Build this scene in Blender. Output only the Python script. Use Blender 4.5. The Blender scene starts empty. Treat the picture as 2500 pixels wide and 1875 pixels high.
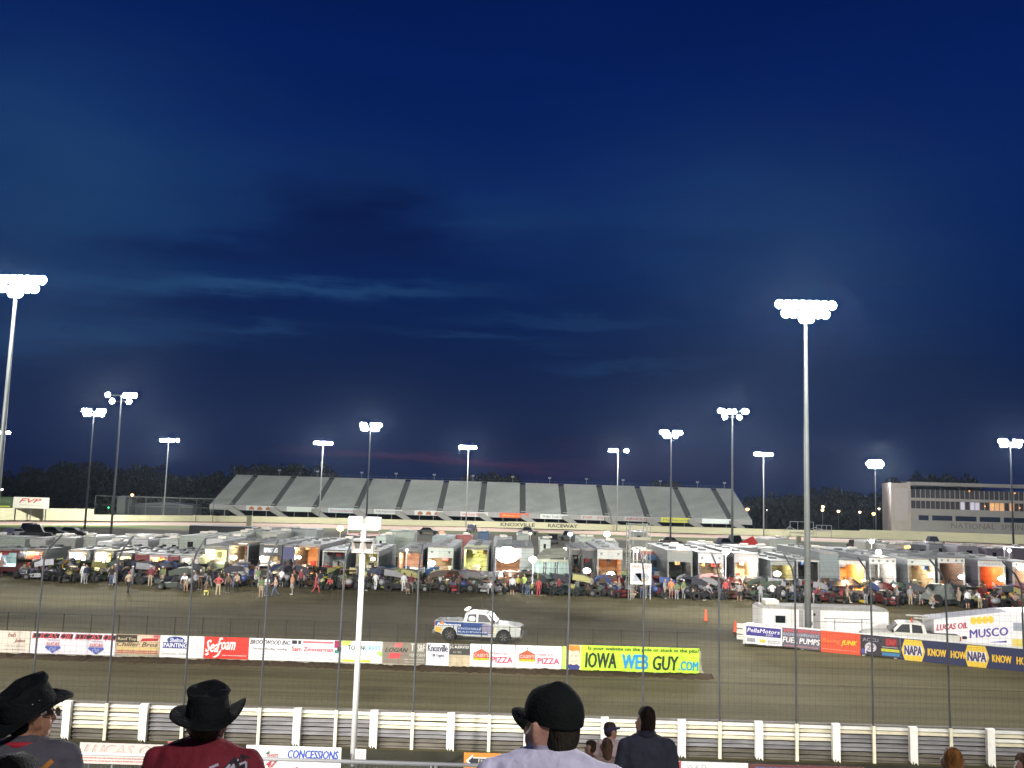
import bpy, bmesh, math, random
import numpy as np
from mathutils import Vector, Matrix
random.seed(7)
S = bpy.context.scene
COL = S.collection
# ---------------------------------------------------------------- camera
F, CX, CY = 2300.0, 1250.0, 937.5
CAMZ = 9.1
YAW, PITCH, ROLL = math.radians(0.3), math.radians(6.77), math.radians(1.64)
fw = Vector((-math.sin(YAW)*math.cos(PITCH), math.cos(YAW)*math.cos(PITCH), math.sin(PITCH)))
r0 = Vector((math.cos(YAW), math.sin(YAW), 0)); u0 = r0.cross(fw)
rt = r0*math.cos(ROLL) + u0*math.sin(ROLL); up = u0*math.cos(ROLL) - r0*math.sin(ROLL)
CAM = Vector((0, 0, CAMZ))
cd = bpy.data.cameras.new('camera'); cam = bpy.data.objects.new('camera', cd); COL.objects.link(cam)
cam.matrix_world = Matrix(((rt.x, up.x, -fw.x, 0), (rt.y, up.y, -fw.y, 0), (rt.z, up.z, -fw.z, CAMZ), (0, 0, 0, 1)))
cd.sensor_width = 36; cd.lens = 36*F/2500; cd.clip_start = .1; cd.clip_end = 3000
S.camera = cam
def proj(x, y, z):
    d = Vector((x, y, z)) - CAM; k = d.dot(fw)
    return CX + F*d.dot(rt)/k, CY - F*d.dot(up)/k
def ray(px, py): return fw + rt*((px-CX)/F) + up*((CY-py)/F)
def at(px, py, Y):                       # the point of the plane y=Y seen at this pixel
    d = ray(px, py); return CAM + d*(Y/d.y)
def ground(px, py, z=0.0):
    d = ray(px, py); return CAM + d*((z-CAMZ)/d.z)
def hor(px): return 1174.0 + px*.0287
def Xof(px, z, Y):                       # x of the point at height z, distance Y, that stands at this pixel column
    py = hor(px) + (CAMZ-z)*F/Y
    for _ in range(3):
        p = at(px, py, Y); py = proj(p.x, Y, z)[1]
    return at(px, py, Y).x
# ---------------------------------------------------------------- view, sky, floodlight on the home straight
S.view_settings.view_transform = 'Standard'; S.view_settings.look = 'None'
S.view_settings.exposure = 0.0; S.view_settings.gamma = 1.0
S.render.engine = 'CYCLES'
S.cycles.max_bounces = 4; S.cycles.diffuse_bounces = 2; S.cycles.glossy_bounces = 2; S.cycles.transmission_bounces = 2
S.cycles.sample_clamp_indirect = 3.0; S.cycles.caustics_reflective = False; S.cycles.caustics_refractive = False
W = bpy.data.worlds.new("World"); S.world = W; W.use_nodes = True
nt = W.node_tree; N = nt.nodes; L = nt.links
for n in list(N): N.remove(n)
wo = N.new('ShaderNodeOutputWorld'); bg = N.new('ShaderNodeBackground'); L.new(bg.outputs[0], wo.inputs[0])
tc = N.new('ShaderNodeTexCoord'); sep = N.new('ShaderNodeSeparateXYZ'); L.new(tc.outputs['Generated'], sep.inputs[0])
def ramp(stops, interp='LINEAR'):
    r = N.new('ShaderNodeValToRGB'); cr = r.color_ramp; cr.interpolation = interp
    cr.elements[0].position, cr.elements[0].color = stops[0][0], (*stops[0][1], 1)
    cr.elements[1].position, cr.elements[1].color = stops[-1][0], (*stops[-1][1], 1)
    for p, c in stops[1:-1]:
        e = cr.elements.new(p); e.color = (*c, 1)
    return r
def mth(op, a, b=None, clamp=False):
    m = N.new('ShaderNodeMath'); m.operation = op; m.use_clamp = clamp
    for i, v in enumerate((a, b)):
        if v is None: continue
        if isinstance(v, (int, float)): m.inputs[i].default_value = v
        else: L.new(v, m.inputs[i])
    return m.outputs[0]
def mixc(fac, a, b, mode='MIX'):
    m = N.new('ShaderNodeMix'); m.data_type = 'RGBA'; m.blend_type = mode
    for s_, v in ((m.inputs[0], fac), (m.inputs[6], a), (m.inputs[7], b)):
        if isinstance(v, (int, float)): s_.default_value = v
        elif isinstance(v, tuple): s_.default_value = (*v, 1)
        else: L.new(v, s_)
    return m.outputs[2]
base = ramp([(0.0, (.0035, .0095, .050)), (.06, (.0022, .0105, .056)), (.13, (.0014, .0112, .062)), (.22, (.0014, .0150, .088)),
             (.32, (.0022, .0165, .108)), (.42, (.0013, .0125, .100)), (.52, (.0006, .0086, .080)), (1.0, (.0005, .007, .07))])
L.new(sep.outputs[2], base.inputs[0])
def mapn(sx, sy, sz, loc=(0, 0, 0)):
    m = N.new('ShaderNodeMapping'); m.inputs['Scale'].default_value = (sx, sy, sz); m.inputs['Location'].default_value = loc
    L.new(tc.outputs['Generated'], m.inputs[0]); return m.outputs[0]
def noise(vec, sc, det=4, rough=.55, dist=0.0):
    n = N.new('ShaderNodeTexNoise'); n.inputs['Scale'].default_value = sc; n.inputs['Detail'].default_value = det
    n.inputs['Roughness'].default_value = rough; n.inputs['Distortion'].default_value = dist
    L.new(vec, n.inputs['Vector']); return n.outputs[0]
n1 = noise(mapn(1.0, 1.0, 4.5, (.3, 0, .2)), 3.2, 6, .6, .4)
n2 = noise(mapn(1.0, 1.0, 9.0, (2.3, 0, .7)), 4.0, 6, .6, .3)
n3 = noise(mapn(1.0, 1.0, 2.2, (5.3, 0, 1.7)), 9.0, 5, .65, .2)
yy = mth('MAXIMUM', mth('ABSOLUTE', sep.outputs[1]), .05)
U, V = mth('DIVIDE', sep.outputs[0], yy), mth('DIVIDE', sep.outputs[2], yy)
wu = mth('MULTIPLY', mth('SUBTRACT', n1, .5), .34); wv = mth('ADD', mth('MULTIPLY', mth('SUBTRACT', n2, .5), .075), mth('MULTIPLY', mth('SUBTRACT', n3, .5), .035))
Uw, Vw = mth('ADD', U, wu), mth('ADD', V, wv)
def bankc(px, py, wx, wy, amt, c, colr):
    """a cloud bank in the sky direction that the photograph shows it in"""
    d = ray(px, py); u_, v_ = d.x/d.y, d.z/d.y
    a = mth('DIVIDE', mth('SUBTRACT', Uw, u_), wx/F); b_ = mth('DIVIDE', mth('SUBTRACT', Vw, v_), wy/F)
    q = mth('ADD', mth('MULTIPLY', a, a), mth('MULTIPLY', b_, b_)); g_ = mth('MULTIPLY', mth('POWER', 2.718, mth('MULTIPLY', q, -1.0)), amt)
    return mixc(g_, c, colr)
TEAL, DARKB = (.0190, .0720, .185), (.0024, .0108, .068)
c = base.outputs[0]
for px_, py_, wx_, wy_, am, cl_ in ((60, 420, 420, 330, .50, TEAL), (700, 470, 360, 130, .22, TEAL), (1250, 540, 200, 80, .22, TEAL), (1950, 620, 420, 260, .30, TEAL), (1700, 480, 300, 160, .10, TEAL), (480, 590, 330, 34, .65, DARKB),
                           (850, 520, 200, 95, 1.0, DARKB), (1000, 605, 270, 55, .85, DARKB), (600, 698, 330, 24, .62, TEAL), (950, 700, 260, 18, .28, TEAL), (200, 700, 260, 45, .30, TEAL), (620, 748, 300, 24, .75, DARKB), (250, 812, 300, 38, .36, TEAL), (640, 815, 110, 13, .30, TEAL), (1120, 830, 180, 12, .24, TEAL), (1400, 780, 240, 14, .20, TEAL),
                           (180, 815, 80, 7, .5, DARKB), (1300, 720, 240, 16, .30, DARKB), (1150, 905, 330, 20, .26, DARKB), (1500, 880, 200, 14, .18, TEAL), (1150, 1119, 250, 12, .95, (.036, .0145, .058)), (1000, 1130, 170, 9, .6, (.042, .014, .050)), (1500, 1110, 260, 24, .34, (.020, .0135, .060)), (1600, 1150, 260, 30, .22, (.018, .013, .060))):
    c = bankc(px_, py_, wx_, wy_, am, c, cl_)
# fine cloud texture
fine = mth('ADD', .72, mth('MULTIPLY', n1, .30)); fine = mth('ADD', fine, mth('MULTIPLY', n2, .18)); fine = mth('ADD', fine, mth('MULTIPLY', n3, .10))
fm = N.new('ShaderNodeMix'); fm.data_type = 'RGBA'; fm.blend_type = 'MULTIPLY'; fm.inputs[0].default_value = 1
L.new(c, fm.inputs[6]); cmb = N.new('ShaderNodeCombineXYZ')
for i in range(3): L.new(fine, cmb.inputs[i])
L.new(cmb.outputs[0], fm.inputs[7])
L.new(fm.outputs[2], bg.inputs[0]); bg.inputs[1].default_value = 1.0
LAMPK = 1.0
def spot(name, loc, tgt, watts, col=(1, .98, .93), ang=100, r=.6, blend=.5, parent=None):
    d = bpy.data.lights.new(name, 'SPOT'); d.energy = watts*LAMPK; d.color = col; d.spot_size = math.radians(ang); d.spot_blend = blend; d.shadow_soft_size = r
    o = bpy.data.objects.new(name, d); COL.objects.link(o)
    o.location = loc; o.rotation_euler = (Vector(tgt)-Vector(loc)).to_track_quat('-Z', 'Y').to_euler()
    return o
# floodlight banks on the roof of the home grandstand, behind the spectators
for x, y, z, tx, ty, w in ((-52, -10, 25, -22, 48, 165000), (-24, -10, 25, -6, 48, 120000), (14, -10, 25, 10, 48, 54000), (50, -10, 25, 26, 52, 84000)):
    spot('floodlight', (x, y, z), (tx, ty, 0), w, (1, .97, .90), 54, .35, .6)
spot('grandstand_light', (6, -5, 17), (2, 6.5, 7.5), 6500, (1, .96, .95), 75, .5, .8)
for x, tx in ((-60, -40), (0, 0), (60, 40)):
    spot('floodlight', (x, -12, 28), (tx, 104, 2), 150000, (1, .97, .90), 44, .9, .8)

# ---------------------------------------------------------------- materials
MATS = {}
def M(name, color, rough=.65, metal=0.0, var=.12, scale=2.0, stretch=(1, 1, 1), bump=0.0, bscale=30., emit=None, estr=0.0, spec=.5, coord='Object', dark=None):
    if name in MATS: return MATS[name]
    m = bpy.data.materials.new(name); m.use_nodes = True; nt = m.node_tree; b = nt.nodes['Principled BSDF']
    b.inputs['Roughness'].default_value = rough; b.inputs['Metallic'].default_value = metal
    b.inputs['Specular IOR Level'].default_value = spec
    b.inputs['Base Color'].default_value = (*color, 1)
    if var or bump:
        tc = nt.nodes.new('ShaderNodeTexCoord'); mp = nt.nodes.new('ShaderNodeMapping'); mp.inputs['Scale'].default_value = stretch
        nt.links.new(tc.outputs[coord], mp.inputs[0])
    if var:
        n = nt.nodes.new('ShaderNodeTexNoise'); n.inputs['Scale'].default_value = scale; n.inputs['Detail'].default_value = 5; n.inputs['Roughness'].default_value = .6
        nt.links.new(mp.outputs[0], n.inputs['Vector'])
        r = nt.nodes.new('ShaderNodeValToRGB'); r.color_ramp.elements[0].position = .3; r.color_ramp.elements[1].position = .7
        lo = dark if dark else tuple(max(0, c_*(1-var*1.6)) for c_ in color); hi = tuple(min(1, c_*(1+var)) for c_ in color)
        r.color_ramp.elements[0].color = (*lo, 1); r.color_ramp.elements[1].color = (*hi, 1)
        nt.links.new(n.outputs[0], r.inputs[0]); nt.links.new(r.outputs[0], b.inputs['Base Color'])
    if bump:
        n2 = nt.nodes.new('ShaderNodeTexNoise'); n2.inputs['Scale'].default_value = bscale; n2.inputs['Detail'].default_value = 4
        nt.links.new(mp.outputs[0], n2.inputs['Vector'])
        bp = nt.nodes.new('ShaderNodeBump'); bp.inputs['Strength'].default_value = bump; bp.inputs['Distance'].default_value = .05
        nt.links.new(n2.outputs[0], bp.inputs['Height']); nt.links.new(bp.outputs[0], b.inputs['Normal'])
    if emit: b.inputs['Emission Color'].default_value = (*emit, 1); b.inputs['Emission Strength'].default_value = estr
    MATS[name] = m; return m
def paint(c, rough=.45, metal=0.0, var=.08):
    return M('paint %.3f %.3f %.3f %.2f %.1f' % (*c, rough, metal), c, rough, metal, var, 1.5)
def cloth(c): return M('cloth %.3f %.3f %.3f' % c, c, .9, 0, .14, 6.0)
def flat(c): return M('print %.3f %.3f %.3f' % c, c, .7, 0, .05, 3.0)
def glow(c, s): return M('lamp %.2f %.2f %.2f %.1f' % (*c, s), c, .5, 0, 0, emit=c, estr=s)
WHITE = (.78, .78, .74); BLACK = (.012, .012, .014); GREY = (.32, .33, .34); GALV = (.42, .44, .46)
galv = M('galvanised steel', (.38, .40, .42), .5, .4, .15, 3.0)
darksteel = M('dark steel', (.09, .095, .10), .6, .3, .2, 4.0)
rubber = M('tyre rubber', (.018, .018, .018), .85, 0, .2, 8.0)
chrome = M('chrome', (.75, .76, .78), .22, 1.0, .05, 3.0)
glass = M('dark window glass', (.012, .014, .018), .25, 0, 0, spec=.10)
concrete = M('concrete', (.30, .28, .23), .9, 0, .25, 1.2, (1, 1, 2), .3, 12)
whitew = M('white enamel', WHITE, .4, 0, .08, 1.2)
offwhite = M('off white panel', (.58, .60, .55), .5, 0, .10, 1.0)
greyp = M('grey panel', (.26, .29, .29), .5, 0, .14, 1.0)
blackp = M('black plastic', BLACK, .5, 0, .1)

# ---------------------------------------------------------------- mesh helpers
def link(o, parent=None):
    COL.objects.link(o)
    if parent is not None: o.parent = parent
    return o
def tag(o, label=None, cat=None, group=None, kind=None):
    if label: o['label'] = label
    if cat: o['category'] = cat
    if group: o['group'] = group
    if kind: o['kind'] = kind
    return o
def empty(name, loc=(0, 0, 0), rz=0.0, label=None, cat=None, group=None):
    o = bpy.data.objects.new(name, None); o.location = loc; o.rotation_euler = (0, 0, rz); o.empty_display_size = .2
    COL.objects.link(o); return tag(o, label, cat, group)
class MB:
    def __init__(s): s.v = []; s.f = []; s.m = []; s.cur = 0
    def add(s, vs, fs, mi=None):
        b = len(s.v); s.v += [tuple(v) for v in vs]; s.f += [tuple(b+i for i in f) for f in fs]
        s.m += [s.cur if mi is None else mi]*len(fs); return s
    def box(s, x0, x1, y0, y1, z0, z1, mi=None, skip=''):
        vs = [(x0, y0, z0), (x1, y0, z0), (x1, y1, z0), (x0, y1, z0), (x0, y0, z1), (x1, y0, z1), (x1, y1, z1), (x0, y1, z1)]
        F_ = {'b': (3, 2, 1, 0), 't': (4, 5, 6, 7), 'f': (0, 1, 5, 4), 'r': (1, 2, 6, 5), 'k': (2, 3, 7, 6), 'l': (3, 0, 4, 7)}
        return s.add(vs, [f for k, f in F_.items() if k not in skip], mi)
    def obox(s, c, ax, ay, az, hx, hy, hz, mi=None):
        c = Vector(c); vs = []
        for sz in (-1, 1):
            for sx, sy in ((-1, -1), (1, -1), (1, 1), (-1, 1)):
                vs.append(c + ax*hx*sx + ay*hy*sy + az*hz*sz)
        return s.add(vs, [(3, 2, 1, 0), (4, 5, 6, 7), (0, 1, 5, 4), (1, 2, 6, 5), (2, 3, 7, 6), (3, 0, 4, 7)], mi)
    def tube(s, pts, r, n=6, caps=True, mi=None):
        pts = [Vector(p) for p in pts]; rs = r if isinstance(r, (list, tuple)) else [r]*len(pts); rings = []
        for i, p in enumerate(pts):
            d = (pts[min(i+1, len(pts)-1)] - pts[max(i-1, 0)]).normalized()
            a = Vector((0, 0, 1)) if abs(d.z) < .9 else Vector((1, 0, 0))
            x = d.cross(a).normalized(); y = x.cross(d).normalized()
            rings.append([p + (x*math.cos(2*math.pi*k/n) + y*math.sin(2*math.pi*k/n))*rs[i] for k in range(n)])
        vs = [v for q in rings for v in q]; fs = []
        for i in range(len(pts)-1):
            for k in range(n): fs.append((i*n+k, (i+1)*n+k, (i+1)*n+(k+1) % n, i*n+(k+1) % n))
        if caps: fs.append(tuple(range(n))); fs.append(tuple((len(pts)-1)*n+k for k in reversed(range(n))))
        return s.add(vs, fs, mi)
    def lathe(s, prof, c=(0, 0, 0), axis='z', n=16, sx=1, sy=1, mi=None):
        vs = []; fs = []; c = Vector(c)
        for r, h in prof:
            for k in range(n):
                a = 2*math.pi*k/n; p = (r*math.cos(a)*sx, r*math.sin(a)*sy, h)
                if axis == 'x': p = (p[2], p[0], p[1])
                elif axis == 'y': p = (p[0], p[2], p[1])
                vs.append(c+Vector(p))
        m_ = len(prof)
        for i in range(m_-1):
            for k in range(n): fs.append((i*n+k, i*n+(k+1) % n, (i+1)*n+(k+1) % n, (i+1)*n+k))
        if prof[0][0] > 1e-4: fs.append(tuple(reversed(range(n))))
        if prof[-1][0] > 1e-4: fs.append(tuple((m_-1)*n+k for k in range(n)))
        return s.add(vs, fs, mi)
    def ball(s, c, rx, ry=None, rz=None, n=12, m=8, mi=None):
        ry = rx if ry is None else ry; rz = rx if rz is None else rz
        prof = [(math.sin(math.pi*i/m) or 1e-5, -math.cos(math.pi*i/m)) for i in range(m+1)]
        prof = [(max(p[0], 1e-5), p[1]) for p in prof]
        vs = []; fs = []
        for r, h in prof:
            for k in range(n):
                a = 2*math.pi*k/n; vs.append((c[0]+rx*r*math.cos(a), c[1]+ry*r*math.sin(a), c[2]+rz*h))
        for i in range(m):
            for k in range(n): fs.append((i*n+k, i*n+(k+1) % n, (i+1)*n+(k+1) % n, (i+1)*n+k))
        return s.add(vs, fs, mi)
    def prism(s, poly, y0, y1, plane='xz', mi=None):
        n = len(poly)
        def P(a, b, y): return (a, y, b) if plane == 'xz' else ((y, a, b) if plane == 'yz' else (a, b, y))
        vs = [P(a, b, y0) for a, b in poly] + [P(a, b, y1) for a, b in poly]
        fs = [tuple(range(n)), tuple(reversed(range(n, 2*n)))] + [(i, n+i, n+(i+1) % n, (i+1) % n) for i in range(n)]
        return s.add(vs, fs, mi)
    def wheel(s, c, r, w, n=18, mi=None):
        k = w/2
        return s.lathe([(r*.55, -k), (r*.93, -k), (r, -k*.7), (r, k*.7), (r*.93, k), (r*.55, k)], c, 'x', n, mi=mi)
    def build(s, name, mats, parent=None, smooth=False, loc=None, rot=None):
        me = bpy.data.meshes.new(name); me.from_pydata(s.v, [], s.f)
        if not isinstance(mats, (list, tuple)): mats = [mats]
        for m in mats: me.materials.append(m)
        if len(mats) > 1: me.polygons.foreach_set('material_index', s.m)
        if smooth: me.polygons.foreach_set('use_smooth', [True]*len(me.polygons))
        me.update(); bm = bmesh.new(); bm.from_mesh(me); bmesh.ops.recalc_face_normals(bm, faces=bm.faces); bm.to_mesh(me); bm.free()
        o = bpy.data.objects.new(name, me)
        if loc is not None: o.location = loc
        if rot is not None: o.rotation_euler = rot
        return link(o, parent)
def copy_tree(o, parent=None, remap=None):
    c_ = o.copy(); COL.objects.link(c_); c_.parent = parent
    if remap and c_.type == 'MESH':
        for s_ in c_.material_slots:
            if s_.material and s_.material.name in remap:
                nm = remap[s_.material.name]; s_.link = 'OBJECT'; s_.material = nm
    for ch in list(KIDS.get(o.name, [])) or [x for x in o.children]:
        copy_tree(ch, c_, remap)
    return c_
KIDS = {}
# lettering: built-in font turned into a flat mesh fitted to a rectangle
TXT = {}
def text_mesh(s_, bold=0.0, shear=0.0):
    k = (s_, bold, shear)
    if k in TXT: return TXT[k]
    cu = bpy.data.curves.new('lettering', 'FONT'); cu.body = s_; cu.offset = bold; cu.shear = shear; cu.resolution_u = 2
    o = bpy.data.objects.new('lettering', cu); COL.objects.link(o)
    dg = bpy.context.evaluated_depsgraph_get(); me = o.evaluated_get(dg).to_mesh()
    vs = [tuple(v.co[:2]) for v in me.vertices]; fs = [tuple(p.vertices) for p in me.polygons]
    o.evaluated_get(dg).to_mesh_clear(); bpy.data.objects.remove(o); bpy.data.curves.remove(cu)
    x0 = min(v[0] for v in vs); x1 = max(v[0] for v in vs); y0 = min(v[1] for v in vs); y1 = max(v[1] for v in vs)
    vs = [((v[0]-x0)/(x1-x0), (v[1]-y0)/(y1-y0)) for v in vs]
    TXT[k] = (vs, fs); return TXT[k]
def letters(s_, x0, x1, z0, z1, y, mat, parent, bold=.02, shear=0.0, name='lettering', tilt=0.0):
    vs, fs = text_mesh(s_, 0.0, shear); b = MB(); k_ = bold*(z1-z0)*.9      # bold strokes: the outline printed again a hair to each side
    for i_, (dx, dz) in enumerate(((0, 0),) if k_ <= 0 else ((0, 0), (k_, 0), (-k_, 0), (0, k_*.7), (0, -k_*.7))):
        b.add([(x0+v[0]*(x1-x0)+dx, y-.0005*i_, z0+v[1]*(z1-z0)+tilt*v[0]*(x1-x0)+dz) for v in vs], fs)
    me = bpy.data.meshes.new(name); me.from_pydata(b.v, [], b.f); me.materials.append(mat)
    return link(bpy.data.objects.new(name, me), parent)
def shape(pts, y, mat, parent, name='emblem', th=.003):
    b = MB(); b.prism(pts, y-th, y, 'xz'); return b.build(name, mat, parent)
def ell(cx, cz, rx, rz, n=20): return [(cx+rx*math.cos(2*math.pi*k/n), cz+rz*math.sin(2*math.pi*k/n)) for k in range(n)]
# ================================================================ GROUND
def sheet(name, pts, z, mat):
    b = MB(); b.add([(x, y, z) for x, y in pts], [tuple(range(len(pts)))]); o = b.build(name, mat); tag(o, kind='structure'); return o
def dirt(name, lo, mid, hi, sx, sy, streak=.5, sc=.35):
    m = bpy.data.materials.new(name); m.use_nodes = True; t = m.node_tree; b = t.nodes['Principled BSDF']; b.inputs['Roughness'].default_value = .85
    b.inputs['Specular IOR Level'].default_value = .08
    tc = t.nodes.new('ShaderNodeTexCoord')
    def nz(stretch, s_, det):
        mp = t.nodes.new('ShaderNodeMapping'); mp.inputs['Scale'].default_value = stretch; t.links.new(tc.outputs['Object'], mp.inputs[0])
        n = t.nodes.new('ShaderNodeTexNoise'); n.inputs['Scale'].default_value = s_; n.inputs['Detail'].default_value = det; n.inputs['Roughness'].default_value = .65
        t.links.new(mp.outputs[0], n.inputs['Vector']); return n.outputs[0]
    a = nz((sx, sy, 1), 1.0, 6); c_ = nz((1, 1, 1), sc, 5); d = nz((1, 1, 1), 7.0, 6)
    m1 = t.nodes.new('ShaderNodeMix'); m1.inputs[0].default_value = streak; t.links.new(c_, m1.inputs[2]); t.links.new(a, m1.inputs[3])
    m2 = t.nodes.new('ShaderNodeMix'); m2.inputs[0].default_value = .30; t.links.new(m1.outputs[0], m2.inputs[2]); t.links.new(d, m2.inputs[3])
    r = t.nodes.new('ShaderNodeValToRGB'); e = r.color_ramp.elements; e[0].position = .36; e[0].color = (*lo, 1); e[1].position = .64; e[1].color = (*hi, 1)
    q = e.new(.5); q.color = (*mid, 1); t.links.new(m2.outputs[0], r.inputs[0]); t.links.new(r.outputs[0], b.inputs['Base Color'])
    bp = t.nodes.new('ShaderNodeBump'); bp.inputs['Strength'].default_value = .9; bp.inputs['Distance'].default_value = .09
    t.links.new(m2.outputs[0], bp.inputs['Height']); t.links.new(bp.outputs[0], b.inputs['Normal']); return m
infield_m = dirt('infield dirt', (.062, .053, .026), (.102, .089, .047), (.142, .124, .070), .05, .55, .6)
track_m = dirt('clay track', (.050, .043, .021), (.094, .082, .043), (.142, .125, .070), .03, .75, .75, .25)
darkclay_m = dirt('dark clay', (.035, .026, .016), (.055, .040, .024), (.075, .055, .035), .1, .6, .5)
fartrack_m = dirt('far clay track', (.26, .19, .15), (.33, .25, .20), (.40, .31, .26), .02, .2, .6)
grass_m = dirt('mown grass', (.04, .065, .018), (.06, .085, .026), (.08, .105, .036), .2, .4, .4)
pave_m = dirt('walkway', (.040, .040, .030), (.060, .058, .042), (.085, .082, .060), .3, .5, .4)
sheet('ground', [(-1500, -400), (1500, -400), (1500, 2200), (-1500, 2200)], 0.0, infield_m)
sheet('walkway', [(-70, 15.2), (70, 15.2), (70, 34.8), (-70, 34.8)], .004, pave_m)
sheet('race_track', [(-160, 35.3), (160, 35.3), (160, 49.5), (60, 54.5), (15.5, 60.5), (12.4, 50.6), (-160, 50.6)], .004, track_m)
# dark lumpy ridge along the foot of the inner wall
def ridge(name, p0, p1, w, h, mat, seed, n=420):
    rnd = random.Random(seed); b = MB(); vs = []; fs = []
    p0 = Vector(p0); p1 = Vector(p1); d = (p1-p0).normalized(); s_ = Vector((d.y, -d.x, 0)); v1 = v2 = 0
    for i in range(n+1):
        p = p0.lerp(p1, i/n); v1 = v1*.7+rnd.uniform(-1, 1)*.3; v2 = v2*.5+rnd.uniform(-1, 1)*.5
        hh = h*(1+.55*v1+.25*v2); ww = w*(1+.4*v2)
        for t_, k in ((0, .75), (.25, 1.0), (.6, .6), (1.0, 0.02)):
            vs.append(p + s_*ww*t_ + Vector((0, 0, hh*k)))
    for i in range(n):
        for k in range(3): fs.append((i*4+k, i*4+k+1, (i+1)*4+k+1, (i+1)*4+k))
    b.add(vs, fs); o = b.build(name, mat, smooth=True); return tag(o, kind='structure')
ridge('dark_berm', (-80, 50.87, 0), (10.6, 50.87, 0), .95, .17, darkclay_m, 3, 900)
ridge('dark_berm', (60, 52.0, 0), (15.0, 61.6, 0), 1.6, .10, darkclay_m, 4, 300)
ridge('dark_berm', (80, 36.6, 0), (-80, 36.6, 0), -.01, .02, darkclay_m, 5, 20)
# far side: retaining wall curve read off as ground points
FW = [(-420, 1291, 26), (-200, 1276, 28), (0, 1269.7, 29), (120, 1270.3, 29), (226, 1271.2, 29), (228, 1271.3, 15), (310, 1272.2, 14.5), (470, 1272.6, 14.5), (620, 1275, 14.5), (780, 1278, 14.5), (930, 1281.8, 14),
      (1100, 1285.2, 14.5), (1240, 1288.4, 15), (1400, 1292.8, 15), (1550, 1298, 15), (1720, 1303, 15.5), (1900, 1308.5, 16), (1986, 1311, 18), (2100, 1314.5, 21), (2250, 1319.5, 21.5), (2400, 1325, 22), (2500, 1329, 22.5), (2800, 1345, 25), (3100, 1370, 28)]
WALLPTS = []
for px, py, h in FW:
    g = ground(px, py); WALLPTS.append((g, h*g.y/F))
def strip(name, o0, o1, z, mat):
    vs = []; fs = []
    for i, (g, h) in enumerate(WALLPTS):
        a = WALLPTS[max(i-1, 0)][0]; b_ = WALLPTS[min(i+1, len(WALLPTS)-1)][0]
        k0 = o0(g.x); k1 = o1(g.x); vs += [(g.x, g.y-k0, z), (g.x, g.y-k1, z)]
    for i in range(len(WALLPTS)-1): fs.append((2*i, 2*i+1, 2*i+3, 2*i+2))
    b = MB(); b.add(vs, fs); return tag(b.build(name, mat), kind='structure')
def lerp3(x, a, b_, c_): # left, centre, right
    return a + (b_-a)*min(1, max(0, (x+110)/70)) if x < 0 else b_ + (c_-b_)*min(1, max(0, (x-60)/50))
strip('track_cushion', lambda x: .2, lambda x: lerp3(x, 13, 4.5, 9), .008, darkclay_m)
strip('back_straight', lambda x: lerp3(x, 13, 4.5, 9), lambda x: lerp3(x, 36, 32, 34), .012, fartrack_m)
strip('grass_verge', lambda x: lerp3(x, 36, 32, 34), lambda x: lerp3(x, 58, 44, 48), .016, grass_m)
# ---------------------------------------------------------------- far retaining wall
wall_m = M('cream painted planks', (.50, .48, .29), .6, 0, .12, .6, (.4, 1, 14))
wf = empty('retaining_wall', (0, 0, 0), 0, 'long cream plank wall round the far side of the dirt track', 'wall')
b = MB(); cap = MB()
for i in range(len(WALLPTS)-1):
    (p, h), (q, h2) = WALLPTS[i], WALLPTS[i+1]
    if abs(p.x-q.x) < .5: continue
    hh = h2 if abs(h-h2) > .4 else h
    nr = 5 if hh < 2 else 9
    for k in range(nr):
        z0 = hh*k/nr; z1 = hh*(k+1)/nr; zz = .82*(z1-z0)+z0
        y = .05
        b.add([(p.x, p.y-.09, z0), (q.x, q.y-.09, z0), (q.x, q.y-.02, z1), (p.x, p.y-.02, z1)], [(0, 1, 2, 3)])
        b.add([(p.x, p.y-.02, z1), (q.x, q.y-.02, z1), (q.x, q.y-.09, z1), (p.x, p.y-.09, z1)], [(0, 1, 2, 3)])
    b.add([(p.x, p.y+.3, 0), (q.x, q.y+.3, 0), (q.x, q.y+.3, hh), (p.x, p.y+.3, hh)], [(3, 2, 1, 0)])
    b.add([(p.x, p.y-.02, hh), (q.x, q.y-.02, hh), (q.x, q.y+.3, hh), (p.x, p.y+.3, hh)], [(0, 1, 2, 3)])
b.build('plank_wall', wall_m, wf)
dkpost = M('far fence post', (.10, .10, .09), .7, 0, .1)
def wall_at(px):
    for i in range(len(FW)-1):
        if FW[i][0] <= px <= FW[i+1][0]:
            t = (px-FW[i][0])/(FW[i+1][0]-FW[i][0]); return WALLPTS[i][0].lerp(WALLPTS[i+1][0], t), WALLPTS[i][1]*(1-t)+WALLPTS[i+1][1]*t
blk = flat((.05, .05, .035))
g0, h0 = wall_at(1300)
for s_, a, c_ in (('KNOXVILLE', 1222, 1305), ('RACEWAY', 1338, 1410)):
    pa, ha = wall_at(a); pc, hc = wall_at(c_)
    o = letters(s_, 0, (pc-pa).length, .45, 1.45, 0, blk, wf, .03)
    o.location = (pa.x, pa.y-.13, 0); o.rotation_euler = (0, 0, math.atan2(pc.y-pa.y, pc.x-pa.x))
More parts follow.
